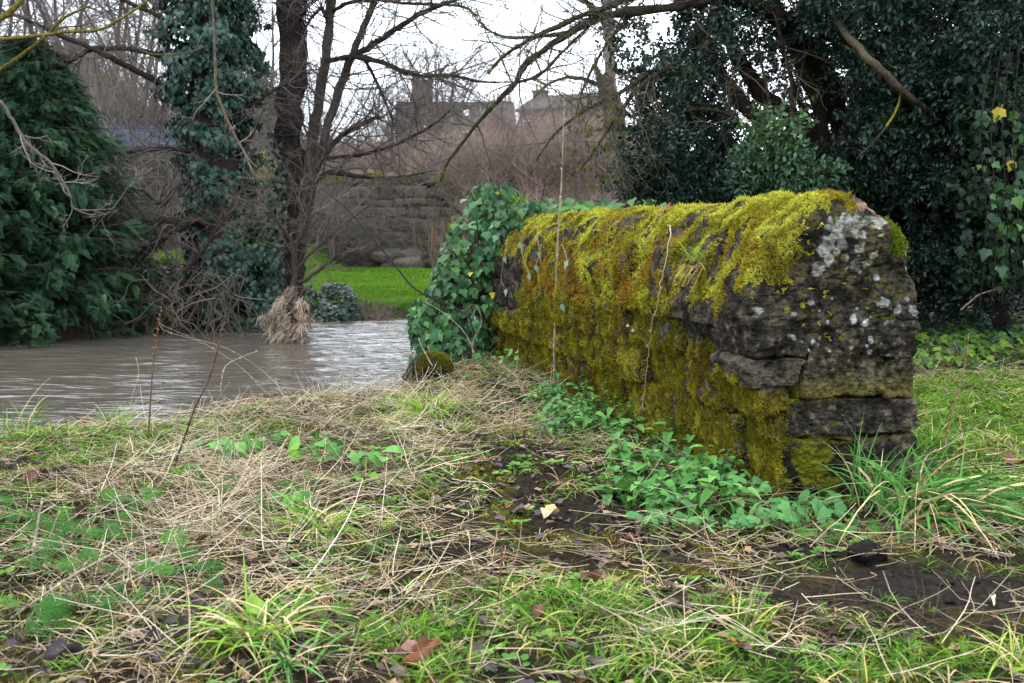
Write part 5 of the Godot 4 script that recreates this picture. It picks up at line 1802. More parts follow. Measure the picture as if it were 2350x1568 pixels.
func build_on_wall() -> void:
	# vine hanging down the moss
	var t := put("hanging_vine", self)
	tag(t, "thin pale vine with small purplish leaves hanging down the mossy wall side", "vine")
	var p := PackedVector3Array()
	for q in [[1534, 518, -0.09], [1537, 545, -0.12], [1518, 640, -0.145], [1510, 690, -0.145], [1497, 745, -0.13], [1489, 800, -0.09], [1484, 860, -0.06], [1478, 900, -0.05], [1477, 940, -0.05]]:
		p.append(face_at(q[0], q[1], q[2]))
	var r := PackedFloat32Array()
	r.resize(p.size())
	r.fill(0.0028)
	var cr := curve(p, r, 5)
	for k in cr[0].size():
		cr[0][k] += rv() * 0.006
	var b := MB.new()
	b.tube(cr[0], cr[1], 5, Color(0.42, 0.35, 0.27), Color(0.30, 0.24, 0.15))
	obj("stem", b.mesh(), M.twig, t)
	var lf := MB.new()
	leaf_into(lf, oval(0.026, 0.010), 0.2, 5.0, Transform3D.IDENTITY, Color.WHITE, Color.WHITE)
	var m := leaf_mat(Color(0.13, 0.07, 0.07), M.soft_leaf)
	for k in 13:
		var i := 3 + k * 3
		if i >= cr[0].size():
			break
		obj("leaf", lf.mesh(), m, t, Transform3D(basis_to(Vector3(rf(-1, 1), rf(-0.6, 0.3), 0.4), Vector3(-0.6, 0.6, 0.6)), cr[0][i]))
	# little ivy runners creeping from the mound
	t = put("ivy_runner", self)
	tag(t, "thin ivy runners with a few pale leaves creeping over the wall's far end", "ivy")
	b = MB.new()
	var il := ivy_leaf(0.06, 0.2, 3.0)
	var pm := leaf_mat(Color(0.17, 0.23, 0.16), M.soft_leaf)
	for run in [[[1200, 520], [1195, 560], [1204, 600], [1215, 630]], [[1232, 540], [1238, 580], [1230, 610]], [[1165, 540], [1158, 590], [1150, 640], [1162, 665]], [[1290, 560], [1302, 600], [1296, 650], [1290, 700]]]:
		p = PackedVector3Array()
		for q in run:
			p.append(face_at(q[0], q[1], -0.13 if q[1] > 580 else -0.09))
		r.resize(p.size())
		cr = curve(p, r, 4)
		b = MB.new()
		b.tube(cr[0], cr[1], 4, Color(0.2, 0.16, 0.115), Color(0.17, 0.14, 0.1))
		obj("stem", b.mesh(), M.twig, t)
		obj("leaf", il, pm, t, Transform3D(basis_to(Vector3.DOWN + rv() * 0.4, Vector3(-1, 0.5, 0.6)), p[1]))
		obj("leaf", il, pm, t, Transform3D(basis_to(Vector3.DOWN + rv() * 0.4, Vector3(-1, 0.5, 0.6)), p[-1]))
	# reddish withered sprig
	t = put("withered_sprig", self)
	tag(t, "small withered reddish sprig lying on the wall's moss above the vine", "plant")
	var at := face_at(1528, 487, -0.04)
	t.position = at
	var rm := leaf_mat(Color(0.16, 0.055, 0.04), M.dead_leaf)
	for k in 9:
		obj("leaf", lf.mesh(), rm, t, Transform3D(basis_to(rv(), Vector3(-0.5, 1, 0.5)), rv() * 0.03 + Vector3(-0.01, 0.02, 0.0)))
	b = MB.new()
	b.tube(PackedVector3Array([Vector3(-0.03, 0, 0.03), Vector3(0, 0.01, 0), Vector3(0.02, 0.04, -0.03)]), PackedFloat32Array([0.003, 0.003, 0.002]), 4, Color(0.2, 0.09, 0.06), Color(0.2, 0.09, 0.06))
	obj("stem", b.mesh(), M.twig, t)
	# two fallen pale leaves stuck in the side's moss
	var nm := ["small round grey leaf stuck flat on the wall's mossy side, left of a pair", "small round grey leaf stuck flat on the wall's mossy side, right of a pair"]
	for k in 2:
		var o := obj("grey_leaf", lf.mesh(), leaf_mat(Color(0.3, 0.25, 0.25), M.soft_leaf), self, Transform3D(basis_to(Vector3(0.5, -0.2, 1), Vector3(-1, 0.2, 0.2)).scaled(Vector3(1.3, 1, 0.8)), face_at([1437, 1449][k], [746, 757][k], -0.075)))
		tag(o, nm[k], "leaf", "pair of grey leaves on the wall side")

# ---------------------------------------------------------------- ivy over the wall's far end

func build_ivy_mound() -> void:
	var t := put("ivy_mound", self)
	tag(t, "bushy mound of bright green ivy smothering the wall's far end", "ivy")
	var shapes := [ivy_leaf(0.085, 0.18, 2.5), ivy_leaf(0.095, 0.3, 1.5), ivy_leaf(0.075, 0.1, 4.0), ivy_leaf(0.09, 0.4, 2.0)]
	var hues := [Color(0.03, 0.095, 0.032), Color(0.045, 0.125, 0.04), Color(0.022, 0.07, 0.03), Color(0.075, 0.165, 0.05), Color(0.018, 0.055, 0.022), Color(0.10, 0.19, 0.10)]
	var ms := []
	for h in hues:
		ms.append(leaf_mat(h, M.leaf))
	var yel := leaf_mat(Color(0.33, 0.31, 0.035), M.leaf)
	var xs := []
	var cs := PackedColorArray()
	# lumps of the mound: [px, py, depth, radii]
	var lumps := [[1128, 505, 9.5, Vector3(0.26, 0.26, 0.5)], [1082, 575, 9.3, Vector3(0.26, 0.34, 0.45)], [1090, 690, 9.2, Vector3(0.25, 0.4, 0.4)], [1028, 700, 9.1, Vector3(0.19, 0.27, 0.35)], [1000, 795, 8.9, Vector3(0.18, 0.24, 0.3)], [1135, 468, 9.8, Vector3(0.22, 0.19, 0.4)], [1045, 640, 9.1, Vector3(0.18, 0.2, 0.3)], [968, 740, 8.9, Vector3(0.10, 0.2, 0.2)], [1055, 790, 8.9, Vector3(0.24, 0.22, 0.3)], [1190, 505, 9.0, Vector3(0.22, 0.16, 0.4)], [1160, 560, 9.0, Vector3(0.15, 0.2, 0.3)]]
	var near := []
	var tries := 0
	while near.size() < 1500 and tries < 20000:
		tries += 1
		var l: Array = lumps[rng.randi() % lumps.size()]
		var c: Vector3 = P(l[0], l[1], l[2])
		var u := rv().normalized()
		if u.z < -0.5:
			continue
		var p: Vector3 = c + u * l[3] * (1.0 + 0.34 * nb.get_noise_3dv(u * 2.5 + c) + rf(-0.2, 0.08))
		if p.y < height(p.x, -p.z) + 0.06 and p.y < -0.3:
			continue
		var inside := false
		for m in lumps:
			var q: Vector3 = (p - P(m[0], m[1], m[2])) / m[3]
			if q.length() < 0.8:
				inside = true
				break
		if inside:
			continue
		var n := (u * Vector3(1, 0.8, 1) + Vector3(-0.1, 0.55, 0.25) + rv() * 0.75).normalized()
		var x := Transform3D(basis_to(Vector3.DOWN + Vector3(u.x, 0, u.z) * 0.5 + rv() * 0.75, n).scaled(Vector3.ONE * rf(0.4, 1.1)), p)
		near.append(x)
	for k in near.size():
		if k < 300:
			var o := obj("leaf", shapes[k % 4], yel if k % 71 == 11 else ms[rng.randi() % ms.size()], t)
			o.transform = near[k]
			if k % 71 == 11:
				o.set_meta("label", "yellowed ivy leaf")
		else:
			xs.append(near[k])
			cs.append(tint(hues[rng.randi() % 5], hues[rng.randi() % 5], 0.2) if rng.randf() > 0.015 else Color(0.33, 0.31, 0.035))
	# shaded leaves and stems inside
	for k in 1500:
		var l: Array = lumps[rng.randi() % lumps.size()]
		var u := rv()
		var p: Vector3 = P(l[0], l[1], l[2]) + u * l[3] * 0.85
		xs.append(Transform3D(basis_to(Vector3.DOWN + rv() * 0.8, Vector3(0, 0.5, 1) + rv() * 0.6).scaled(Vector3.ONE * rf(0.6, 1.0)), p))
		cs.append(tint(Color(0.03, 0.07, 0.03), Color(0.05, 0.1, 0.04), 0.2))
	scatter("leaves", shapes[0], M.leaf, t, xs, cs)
	var b := MB.new()
	for k in 40:
		var px := rf(965, 1130)
		var p := PackedVector3Array()
		var r := PackedFloat32Array()
		for j in 6:
			p.append(P(px + rf(-14, 14) + (5 - j) * 6, 850 - j * 68, 9.25 + rf(-0.15, 0.1)))
			r.append(0.007 - 0.0008 * j)
		b.tube(p, r, 4, Color(0.11, 0.085, 0.06), Color(0.13, 0.1, 0.06))
	obj("stems", b.mesh(), M.twig, t).set_meta("kind", "stuff")
	# ivy along the back of the wall, peeping over the coping
	t = put("back_ivy", self)
	tag(t, "strip of ivy growing up the wall's hidden back and peeping over the coping", "ivy")
	xs = []
	cs = PackedColorArray()
	for k in 950:
		var px := 1150 + 580 * pow(rng.randf(), 1.3)
		var z := lerpf(-5.6, -3.2, (px - 1150) / 580.0)
		var top := lerpf(1.36, 1.30, (px - 1150) / 580.0) + 0.07 * nb.get_noise_2d(px * 0.02, 4.0)
		var q := of_wall(Vector3(0.62 + rf(-0.22, 0.35), top - 0.16 * pow(rng.randf(), 2.0) - rf(0, 0.1), z + rf(-0.4, 0.4)))
		xs.append(Transform3D(basis_to(Vector3(-0.4, -0.4, 0.5) + rv() * 0.8, Vector3(-0.2, 1, 0.4) + rv() * 0.5).scaled(Vector3.ONE * rf(0.5, 1.0)), q))
		cs.append(tint(Color(0.035, 0.1, 0.035), Color(0.07, 0.15, 0.035), 0.25))
	for k in 900:
		var q := of_wall(Vector3(0.95 + rf(-0.2, 0.3), rf(0.1, 1.25), rf(-5.6, -1.6)))
		xs.append(Transform3D(basis_to(Vector3.DOWN + rv() * 0.5, Vector3(1, 0.5, 0) + rv() * 0.5).scaled(Vector3.ONE * rf(0.6, 1.1)), q))
		cs.append(tint(Color(0.04, 0.09, 0.04), Color(0.06, 0.13, 0.04), 0.25))
	scatter("leaves", shapes[1], M.leaf, t, xs, cs)
	# dead canes in front of the mound
	t = put("dark_cane", self)
	tag(t, "long dark bare cane slanting up left from the ivy mound over the river", "branch")
	limb("stem", t, [[1100, 860, 8.4, 0.008], [1090, 790, 8.5, 0.008], [1075, 730, 8.6, 0.008], [1040, 705, 8.7, 0.008], [955, 665, 8.7, 0.008], [900, 600, 8.8, 0.0075], [840, 530, 8.9, 0.006], [785, 470, 9.0, 0.005], [735, 432, 9.1, 0.003]], Color(0.07, 0.06, 0.055), 6, 0.1)
	t = put("mossy_log", self)
	tag(t, "short mossy log lying at the foot of the ivy mound on the bank", "log")
	b = MB.new()
	var p := PackedVector3Array()
	var r := PackedFloat32Array()
	for k in 13:
		var f := k / 12.0
		var q := G(930 + 105 * f, 876)
		p.append(Vector3(q.x, height(q.x, -q.z) + 0.075 + 0.045 * sin(PI * f), q.z - 0.1 + 0.15 * f))
		r.append(0.095 * (0.88 + 0.12 * nb.get_noise_1d(f * 6.0)) * (0.55 if k == 0 or k == 12 else 1.0))
	b.tube(p, r, 14, Color(0.06, 0.05, 0.035), Color(0.06, 0.05, 0.035))
	obj("trunk", b.mesh(), M.bark, t)
	xs = []
	cs = PackedColorArray()
	for k in 2200:
		var i := rng.randi_range(0, 11)
		var a := rf(0.0, PI)
		var d := Vector3(0, sin(a), cos(a))
		xs.append(Transform3D(basis_to(rv(), d + rv() * 0.3).scaled(Vector3.ONE * rf(0.8, 1.4)), p[i].lerp(p[i + 1], rng.randf()) + d * r[i] * 0.97))
		cs.append(tint(Color(0.15, 0.16, 0.02), Color(0.09, 0.085, 0.012), 0.3))
	scatter("moss", moss_tuft(3, 15), M.moss, t, xs, cs)

# ---------------------------------------------------------------- ground cover on the near bank

func spot() -> Vector2:       # a place on the bank that the view takes in, x and distance ahead
	for k in 50:
		var d := sqrt(lerpf(1.7 * 1.7, 9.3 * 9.3, rng.randf()))
		var x := rf(-1, 1) * (0.5 * d + 1.35)
		if d > table(NEAR_EDGE, x) + 0.1:
			continue
		var w := in_wall(Vector3(x, 0, -d))
		if w.x > -0.02 and w.x < 0.64 and w.z < 0.01 and w.z > -5.4:
			continue
		return Vector2(x, d)
	return Vector2(0, 3)

func stalk(b: MB, at: Vector3, dir: Vector3, len: float, r: float, wander: float, c: Color) -> void:
	var p := PackedVector3Array()
	var rr := PackedFloat32Array()
	var d := dir.normalized()
	var q := at
	var kink := rng.randi_range(1, 4) if rng.randf() < 0.4 else -1
	for k in 6:
		p.append(q)
		rr.append(r * (1.0 - 0.1 * k))
		d = (d + rv() * wander).normalized()
		if k == kink:
			d = (d + rv() * 0.9).normalized()
		q += d * len / 5.0
	b.tube(p, rr, 3, c, c)

func build_litter() -> void:
	# straw: mats of a dozen dead stalks, and single long ones
	var mats := []
	for k in 5:
		var b := MB.new()
		for j in 10:
			var a := rf(0, TAU)
			var g := rf(0.55, 1.25)
			stalk(b, Vector3(rf(-0.14, 0.14), rf(0.002, 0.03), rf(-0.14, 0.14)), Vector3(cos(a), rf(-0.12, 0.16), sin(a)), rf(0.05, 0.24), rf(0.001, 0.0019), 0.13, Color(g, g * rf(0.92, 1.0), g * rf(0.8, 1.0)))
		mats.append(b.mesh())
	var holder := put("straw_litter", self)
	tag(holder, "tangled pale dead grass stalks strewn over the near bank", "", "", "stuff")
	var xs := [[], [], [], [], []]
	var cs := []
	for k in 5:
		cs.append(PackedColorArray())
	for k in 6604:
		var s := spot()
		if rng.randf() > straw_amount(s.x, s.y) * 1.15:
			continue
		var g := rng.randi() % 5
		var lift := rf(0.0, 0.02)
		xs[g].append(Transform3D(Basis.from_euler(Vector3(rf(-0.18, 0.18), rf(0, TAU), rf(-0.18, 0.18))).scaled(Vector3.ONE * rf(0.6, 1.25)), Vector3(s.x, height(s.x, s.y) + lift, -s.y)))
		var q := tint(Color(0.62, 0.53, 0.39), Color(0.36, 0.27, 0.165), 0.25)
		if rng.randf() < 0.45:
			q = tint(Color(0.14, 0.10, 0.065), Color(0.06, 0.045, 0.035), 0.2)
		cs[g].append(q)
	for k in 5:
		scatter("straw_mat", mats[k], M.straw, holder, xs[k], cs[k])
	# dead grass still rooted, bent flat
	var thatch := []
	for k in 4:
		var b := MB.new()
		for j in 16:
			var g := rf(0.55, 1.2)
			var c := Color(g, g * rf(0.9, 1.0), g * rf(0.75, 1.0))
			blade(b, Vector3(rf(-0.03, 0.03), 0.0, rf(-0.03, 0.03)), Vector3(rf(-1, 1), rf(0.3, 1.0), rf(-1, 1)), rf(0.09, 0.27), rf(0.0026, 0.005), rf(0.9, 2.4), c * 0.8, c, 5)
		thatch.append(b.mesh())
	xs = [[], [], [], []]
	cs = [PackedColorArray(), PackedColorArray(), PackedColorArray(), PackedColorArray()]
	for k in 10160:
		var s := spot()
		if rng.randf() > 0.15 + 0.8 * straw_amount(s.x, s.y) or mud_amount(s.x, s.y) > rf(0.1, 0.6):
			continue
		if nb.get_noise_2d(s.x * 4.0, s.y * 4.0 + 50.0) < -0.15:
			continue
		var g := rng.randi() % 4
		xs[g].append(Transform3D(Basis(Vector3.UP, rf(0, TAU)).scaled(Vector3.ONE * rf(0.5, 1.1)), Vector3(s.x, height(s.x, s.y), -s.y)))
		cs[g].append(tint(Color(0.56, 0.46, 0.29), Color(0.26, 0.18, 0.10), 0.3))
	for k in 4:
		scatter("bent_grass", thatch[k], M.straw, holder, xs[k], cs[k])
	# longer stalks arching above the mat
	var longs := []
	for k in 6:
		var b := MB.new()
		for j in 3:
			var a := rf(0, TAU)
			var g := rf(0.8, 1.2)
			stalk(b, Vector3(rf(-0.05, 0.05), 0.0, rf(-0.05, 0.05)), Vector3(cos(a), rf(0.05, 0.7), sin(a)), rf(0.15, 0.45), rf(0.0012, 0.0023), 0.16, Color(g, g, g))
		longs.append(b.mesh())
	xs = [[], [], [], [], [], []]
	cs = []
	for k in 6:
		cs.append(PackedColorArray())
	for k in 3810:
		var s := spot()
		var f := straw_amount(s.x, s.y)
		if rng.randf() > f * f * 1.1:
			continue
		var g := rng.randi() % 6
		xs[g].append(Transform3D(Basis(Vector3.UP, rf(0, TAU)).scaled(Vector3.ONE * rf(0.6, 1.15)), Vector3(s.x, height(s.x, s.y) + 0.01, -s.y)))
		cs[g].append(tint(Color(0.70, 0.61, 0.48), Color(0.42, 0.31, 0.19), 0.25))
	for k in 6:
		scatter("long_straw", longs[k], M.straw, holder, xs[k], cs[k])
	# living grass
	var clumps := []
	for k in 5:
		var b := MB.new()
		for j in 11:
			var g := rf(0.75, 1.2)
			var yellow := Color(g * 1.25, g * 1.02, g) if j % 6 == 0 else Color(g, g, g)
			blade(b, Vector3(rf(-0.05, 0.05), -0.004, rf(-0.05, 0.05)), Vector3(rf(-0.8, 0.8), 1.0, rf(-0.8, 0.8)), rf(0.025, 0.095), rf(0.003, 0.0056), rf(0.4, 1.8), yellow * 0.85, yellow)
		clumps.append(b.mesh())
	holder = put("grass", self)
	tag(holder, "short green grass growing in patches through the litter", "", "", "stuff")
	xs = [[], [], [], [], []]
	cs = []
	for k in 5:
		cs.append(PackedColorArray())
	for k in 38100:
		var s := spot()
		var f := green_amount(s.x, s.y)
		if rng.randf() > f:
			continue
		var g := rng.randi() % 5
		var size := rf(0.65, 1.15) * (0.75 + 0.5 * f) * (1.0 + 0.6 * maxf(0.0, nb.get_noise_2d(s.x * 3.0 + 70.0, s.y * 3.0)))
		xs[g].append(Transform3D(Basis(Vector3.UP, rf(0, TAU)).scaled(Vector3.ONE * size), Vector3(s.x, height(s.x, s.y), -s.y)))
		var q := tint(Color(0.04, 0.125, 0.015), Color(0.115, 0.215, 0.02), 0.35)
		if rng.randf() < 0.15:
			q = tint(Color(0.42, 0.38, 0.14), Color(0.3, 0.34, 0.08), 0.2)
		cs[g].append(q)
	for k in 5:
		scatter("grass_clump", clumps[k], M.grass, holder, xs[k], cs[k])
	# cushions of moss on the soil
	var mx := []
	var mc := PackedColorArray()
	for k in 33020:
		var s := spot()
		if na.get_noise_2d(s.x * 3.0, s.y * 3.0) < 0.10 + rf(0, 0.14) or mud_amount(s.x, s.y) > 0.4:
			continue
		mx.append(Transform3D(basis_to(rv(), Vector3.UP + rv() * 0.3).scaled(Vector3.ONE * rf(0.6, 1.2)), Vector3(s.x, height(s.x, s.y) + 0.002, -s.y)))
		mc.append(tint(Color(0.24, 0.22, 0.03), Color(0.15, 0.13, 0.02), 0.3))
	tag(scatter("ground_moss", moss_tuft(5, 12), M.moss, self, mx, mc), "low yellow-green moss on the bare soil of the bank", "", "", "stuff")
	# scraps of dead leaves
	var lf := MB.new()
	leaf_into(lf, [Vector2(0, 0), Vector2(0.011, 0.008), Vector2(0.009, 0.018), Vector2(0.013, 0.026), Vector2(0.004, 0.036), Vector2(0, 0.04)], 0.4, 7.0, Transform3D.IDENTITY, Color.WHITE, Color.WHITE)
	mx = []
	mc = PackedColorArray()
	for k in 15240:
		var s := spot()
		if k > 8900 and rng.randf() > blob(s.x, s.y, 200, 1480, 0.7, 0.5):
			continue
		if mud_amount(s.x, s.y) > rf(0.05, 0.4):
			continue
		mx.append(Transform3D(Basis.from_euler(Vector3(rf(-0.5, 0.5), rf(0, TAU), rf(-0.5, 0.5))).scaled(Vector3.ONE * rf(0.5, 1.5)), Vector3(s.x, height(s.x, s.y) + 0.008, -s.y)))
		mc.append(tint(Color(0.085, 0.055, 0.045), Color(0.05, 0.04, 0.048), 0.3) if rng.randf() < 0.85 else tint(Color(0.22, 0.12, 0.07), Color(0.3, 0.2, 0.1), 0.2))
	tag(scatter("leaf_litter", lf.mesh(), M.dead_leaf, self, mx, mc), "dark scraps of rotting leaves among the straw on the bank", "", "", "stuff")
	# crumbs of soil
	mx = []
	mc = PackedColorArray()
	for k in 7620:
		var s := spot()
		if rng.randf() > 0.25 + 0.75 * mud_amount(s.x, s.y):
			continue
		mx.append(Transform3D(Basis.from_euler(rv() * 3.0).scaled(Vector3(1, 0.7, 1) * rf(0.006, 0.022)), Vector3(s.x, height(s.x, s.y), -s.y)))
		mc.append(tint(Color(0.05, 0.04, 0.034), Color(0.032, 0.026, 0.024), 0.2))
	tag(scatter("soil_crumbs", rough_block(77, 2), M.soil, self, mx, mc), "crumbs and clods of dark soil on the bare muddy ground", "", "", "stuff")
	# small round-leaved weeds
	var wd := MB.new()
	for k in 9:
		var a := k * 2.4
		var d := Vector3(cos(a), rf(0.25, 0.7), sin(a))
		leaf_into(wd, oval(rf(0.018, 0.028), 0.011), 0.15, 6.0, Transform3D(basis_to(d, Vector3.UP), d * rf(0.008, 0.022)), Color(1, 1, 1) * rf(0.8, 1.1), Color(1, 1, 1))
	mx = []
	mc = PackedColorArray()
	for k in 3048:
		var s := spot()
		if nb.get_noise_2d(s.x * 1.3 + 30.0, s.y * 1.3) < 0.05 or mud_amount(s.x, s.y) > 0.5:
			continue
		mx.append(Transform3D(Basis(Vector3.UP, rf(0, TAU)).scaled(Vector3.ONE * rf(0.5, 1.2)), Vector3(s.x, height(s.x, s.y) + 0.004, -s.y)))
		mc.append(tint(Color(0.06, 0.16, 0.025), Color(0.13, 0.23, 0.04), 0.2))
	tag(scatter("ground_weeds", wd.mesh(), M.soft_leaf, self, mx, mc), "tiny round-leaved seedlings dotted over the soil of the bank", "", "", "stuff")

# ---------------------------------------------------------------- leafy plants

# words that place a plant by something easy to find near it in the photograph
const LANDMARKS := [[85, 1230, "the white snapped stalk"], [85, 1112, "the dark red dead leaf"], [605, 1480, "the pale tuft at the bottom"], [735, 1195, "the spreading tuft"], [425, 1105, "the pale fallen sprig"], [342, 1000, "the reddish seed stalk"], [985, 945, "the wide bank tuft"], [970, 855, "the mossy log"], [1272, 905, "the tall tan cane"], [1477, 945, "the hanging vine's foot"], [1800, 1165, "the wall's near left corner"], [2105, 1170, "the big long grass tuft"], [1440, 1236, "the narrow russet leaf"], [1262, 1182, "the pale crumpled leaf"], [1990, 1285, "the black mud clod"], [340, 1520, "the large purplish wet leaf"], [745, 1408, "the rolled reddish leaf"], [790, 1050, "the bent pale stalk"], [455, 900, "the black plastic scrap"], [2270, 1215, "the dock leaves"], [1365, 1330, "the brown curled leaf"], [1155, 965, "the flat brown leaf"]]
var placed_words := {}
func beside(px: float, py: float, kind: String) -> String:
	var order := range(LANDMARKS.size())
	order.sort_custom(func(a, b): return Vector2(px - LANDMARKS[a][0], (py - LANDMARKS[a][1]) * 1.6).length() < Vector2(px - LANDMARKS[b][0], (py - LANDMARKS[b][1]) * 1.6).length())
	for i in 6:
		var l: Array = LANDMARKS[order[i]]
		var dx: float = px - l[0]
		var dy: float = (py - l[1]) * 1.6
		var r := Vector2(dx, dy).length()
		var way := ("right of " if dx > 0 else "left of ") if absf(dx) > absf(dy) * 2.0 else ("in front of " if dy > 0 else "behind ") if absf(dy) > absf(dx) * 2.0 else ("in front and " if dy > 0 else "behind and ") + ("right of " if dx > 0 else "left of ")
		var words: String = ("just " if r < 70 else "" if r < 150 else "well ") + way + l[2]
		if not placed_words.has(kind + words):
			placed_words[kind + words] = true
			return words
	return "among its neighbours near " + str(LANDMARKS[order[0]][2])

var leaf_shapes := []
var leaf_hues := []

func leafy_plant(called: String, label: String, group: String, at: Vector3, h: float, tiers: int, shape: int, hue: int, size: float) -> Node3D:
	var t := put(called, self)
	tag(t, label, "plant", group)
	t.position = at
	var b := MB.new()
	var lean := Vector3(rf(-0.25, 0.25), 1, rf(-0.15, 0.3)).normalized()
	b.tube(PackedVector3Array([Vector3(0, -0.02, 0), lean * h * 0.5, lean * h]), PackedFloat32Array([0.0028, 0.0024, 0.0016]), 5, Color(0.11, 0.09, 0.05), Color(0.13, 0.17, 0.06))
	var stem := obj("stem", b.mesh(), M.twig, t)
	var turn := rf(0, TAU)
	for k in tiers:
		var f := 1.0 - float(k) / (tiers + 0.35)
		turn += PI / 2 + rf(-0.3, 0.3)
		for s in 2:
			var a := turn + PI * s
			var out := Vector3(cos(a), 0, sin(a))
			var pet := 0.012 + 0.02 * (1.0 - f)
			var dir := out + Vector3(0, 0.45 - 0.75 * (1.0 - f) + rf(-0.2, 0.2), 0)
			var sz := size * (0.62 + 0.5 * sin(PI * minf(0.9, 1.15 - f))) * rf(0.85, 1.15)
			var o := obj("leaf", leaf_shapes[shape][rng.randi() % leaf_shapes[shape].size()], leaf_hues[hue][rng.randi() % leaf_hues[hue].size()], t)
			o.transform = Transform3D(basis_to(dir, Vector3.UP + rv() * 0.25).scaled(Vector3.ONE * sz), lean * h * f + out * pet)
	return t

func basal_plant(called: String, label: String, group: String, at: Vector3, n: int, shape: int, hue: int, size: float, rise: float) -> Node3D:
	var t := put(called, self)
	tag(t, label, "plant", group)
	t.position = at
	var b := MB.new()
	for k in n:
		var a := TAU * k / n + rf(-0.5, 0.5)
		var out := Vector3(cos(a), 0, sin(a))
		var top := out * rf(0.25, 0.8) * rise + Vector3(0, rf(0.55, 1.1) * rise, 0)
		b.tube(PackedVector3Array([Vector3(0, -0.01, 0), top * 0.5 + Vector3(0, 0.15 * rise, 0), top]), PackedFloat32Array([0.0018, 0.0016, 0.0012]), 4, Color(0.14, 0.13, 0.06), Color(0.14, 0.2, 0.06))
		var o := obj("leaf", leaf_shapes[shape][rng.randi() % leaf_shapes[shape].size()], leaf_hues[hue][rng.randi() % leaf_hues[hue].size()], t)
		o.transform = Transform3D(basis_to(out + Vector3(0, rf(-0.6, 0.5), 0), Vector3(0, 1, 0.35) + rv() * 0.6).scaled(Vector3.ONE * size * rf(0.75, 1.2)), top)
	obj("stems", b.mesh(), M.twig, t)
	return t

func fern_leaf(len: float) -> ArrayMesh:      # finely cut, like cow parsley
	var b := MB.new()
	var g := Color(1, 1, 1)
	b.strip(PackedVector3Array([Vector3.ZERO, Vector3(0, 0.01 * len, len * 0.5), Vector3(0, -0.1 * len, len)]), PackedFloat32Array([0.0016, 0.0012, 0.0006]), Vector3.RIGHT, g, g)
	for k in 7:
		var z := len * (0.16 + 0.12 * k)
		var l := len * 0.42 * (1.0 - 0.115 * k)
		for s in [-1.0, 1.0]:
			var dir := Vector3(s, -0.12, 0.55).normalized()
			var at := Vector3(0, -0.1 * z * z / len, z)
			for j in 5:
				var q := at + dir * l * (0.15 + 0.19 * j) + Vector3(0, -0.5 * pow(l * 0.2 * j, 2) * 6.0, 0)
				for e in [-1.0, 1.0]:
					var d2: Vector3 = (dir + Vector3(-dir.z, 0, dir.x) * e * 0.9).normalized()
					var w := l * 0.36 * (1.0 - 0.13 * j)
					var nn := Vector3(-d2.z, 0, d2.x) * w * 0.3
					b.tri(q, q + d2 * w * 0.5 + nn + Vector3(0, 0.002, 0), q + d2 * w, g * 0.9, g, g * 1.1)
					b.tri(q, q + d2 * w, q + d2 * w * 0.5 - nn + Vector3(0, 0.002, 0), g * 0.9, g * 1.1, g)
			var tip := at + dir * l
			b.tri(tip, tip + dir * l * 0.2 + Vector3(0.004, 0, 0.004), tip + dir * l * 0.25, g, g, g)
	return b.mesh()

func sized(h: float) -> String:
	return "tall" if h > 0.21 else "mid-height" if h > 0.165 else "short" if h > 0.125 else "tiny"

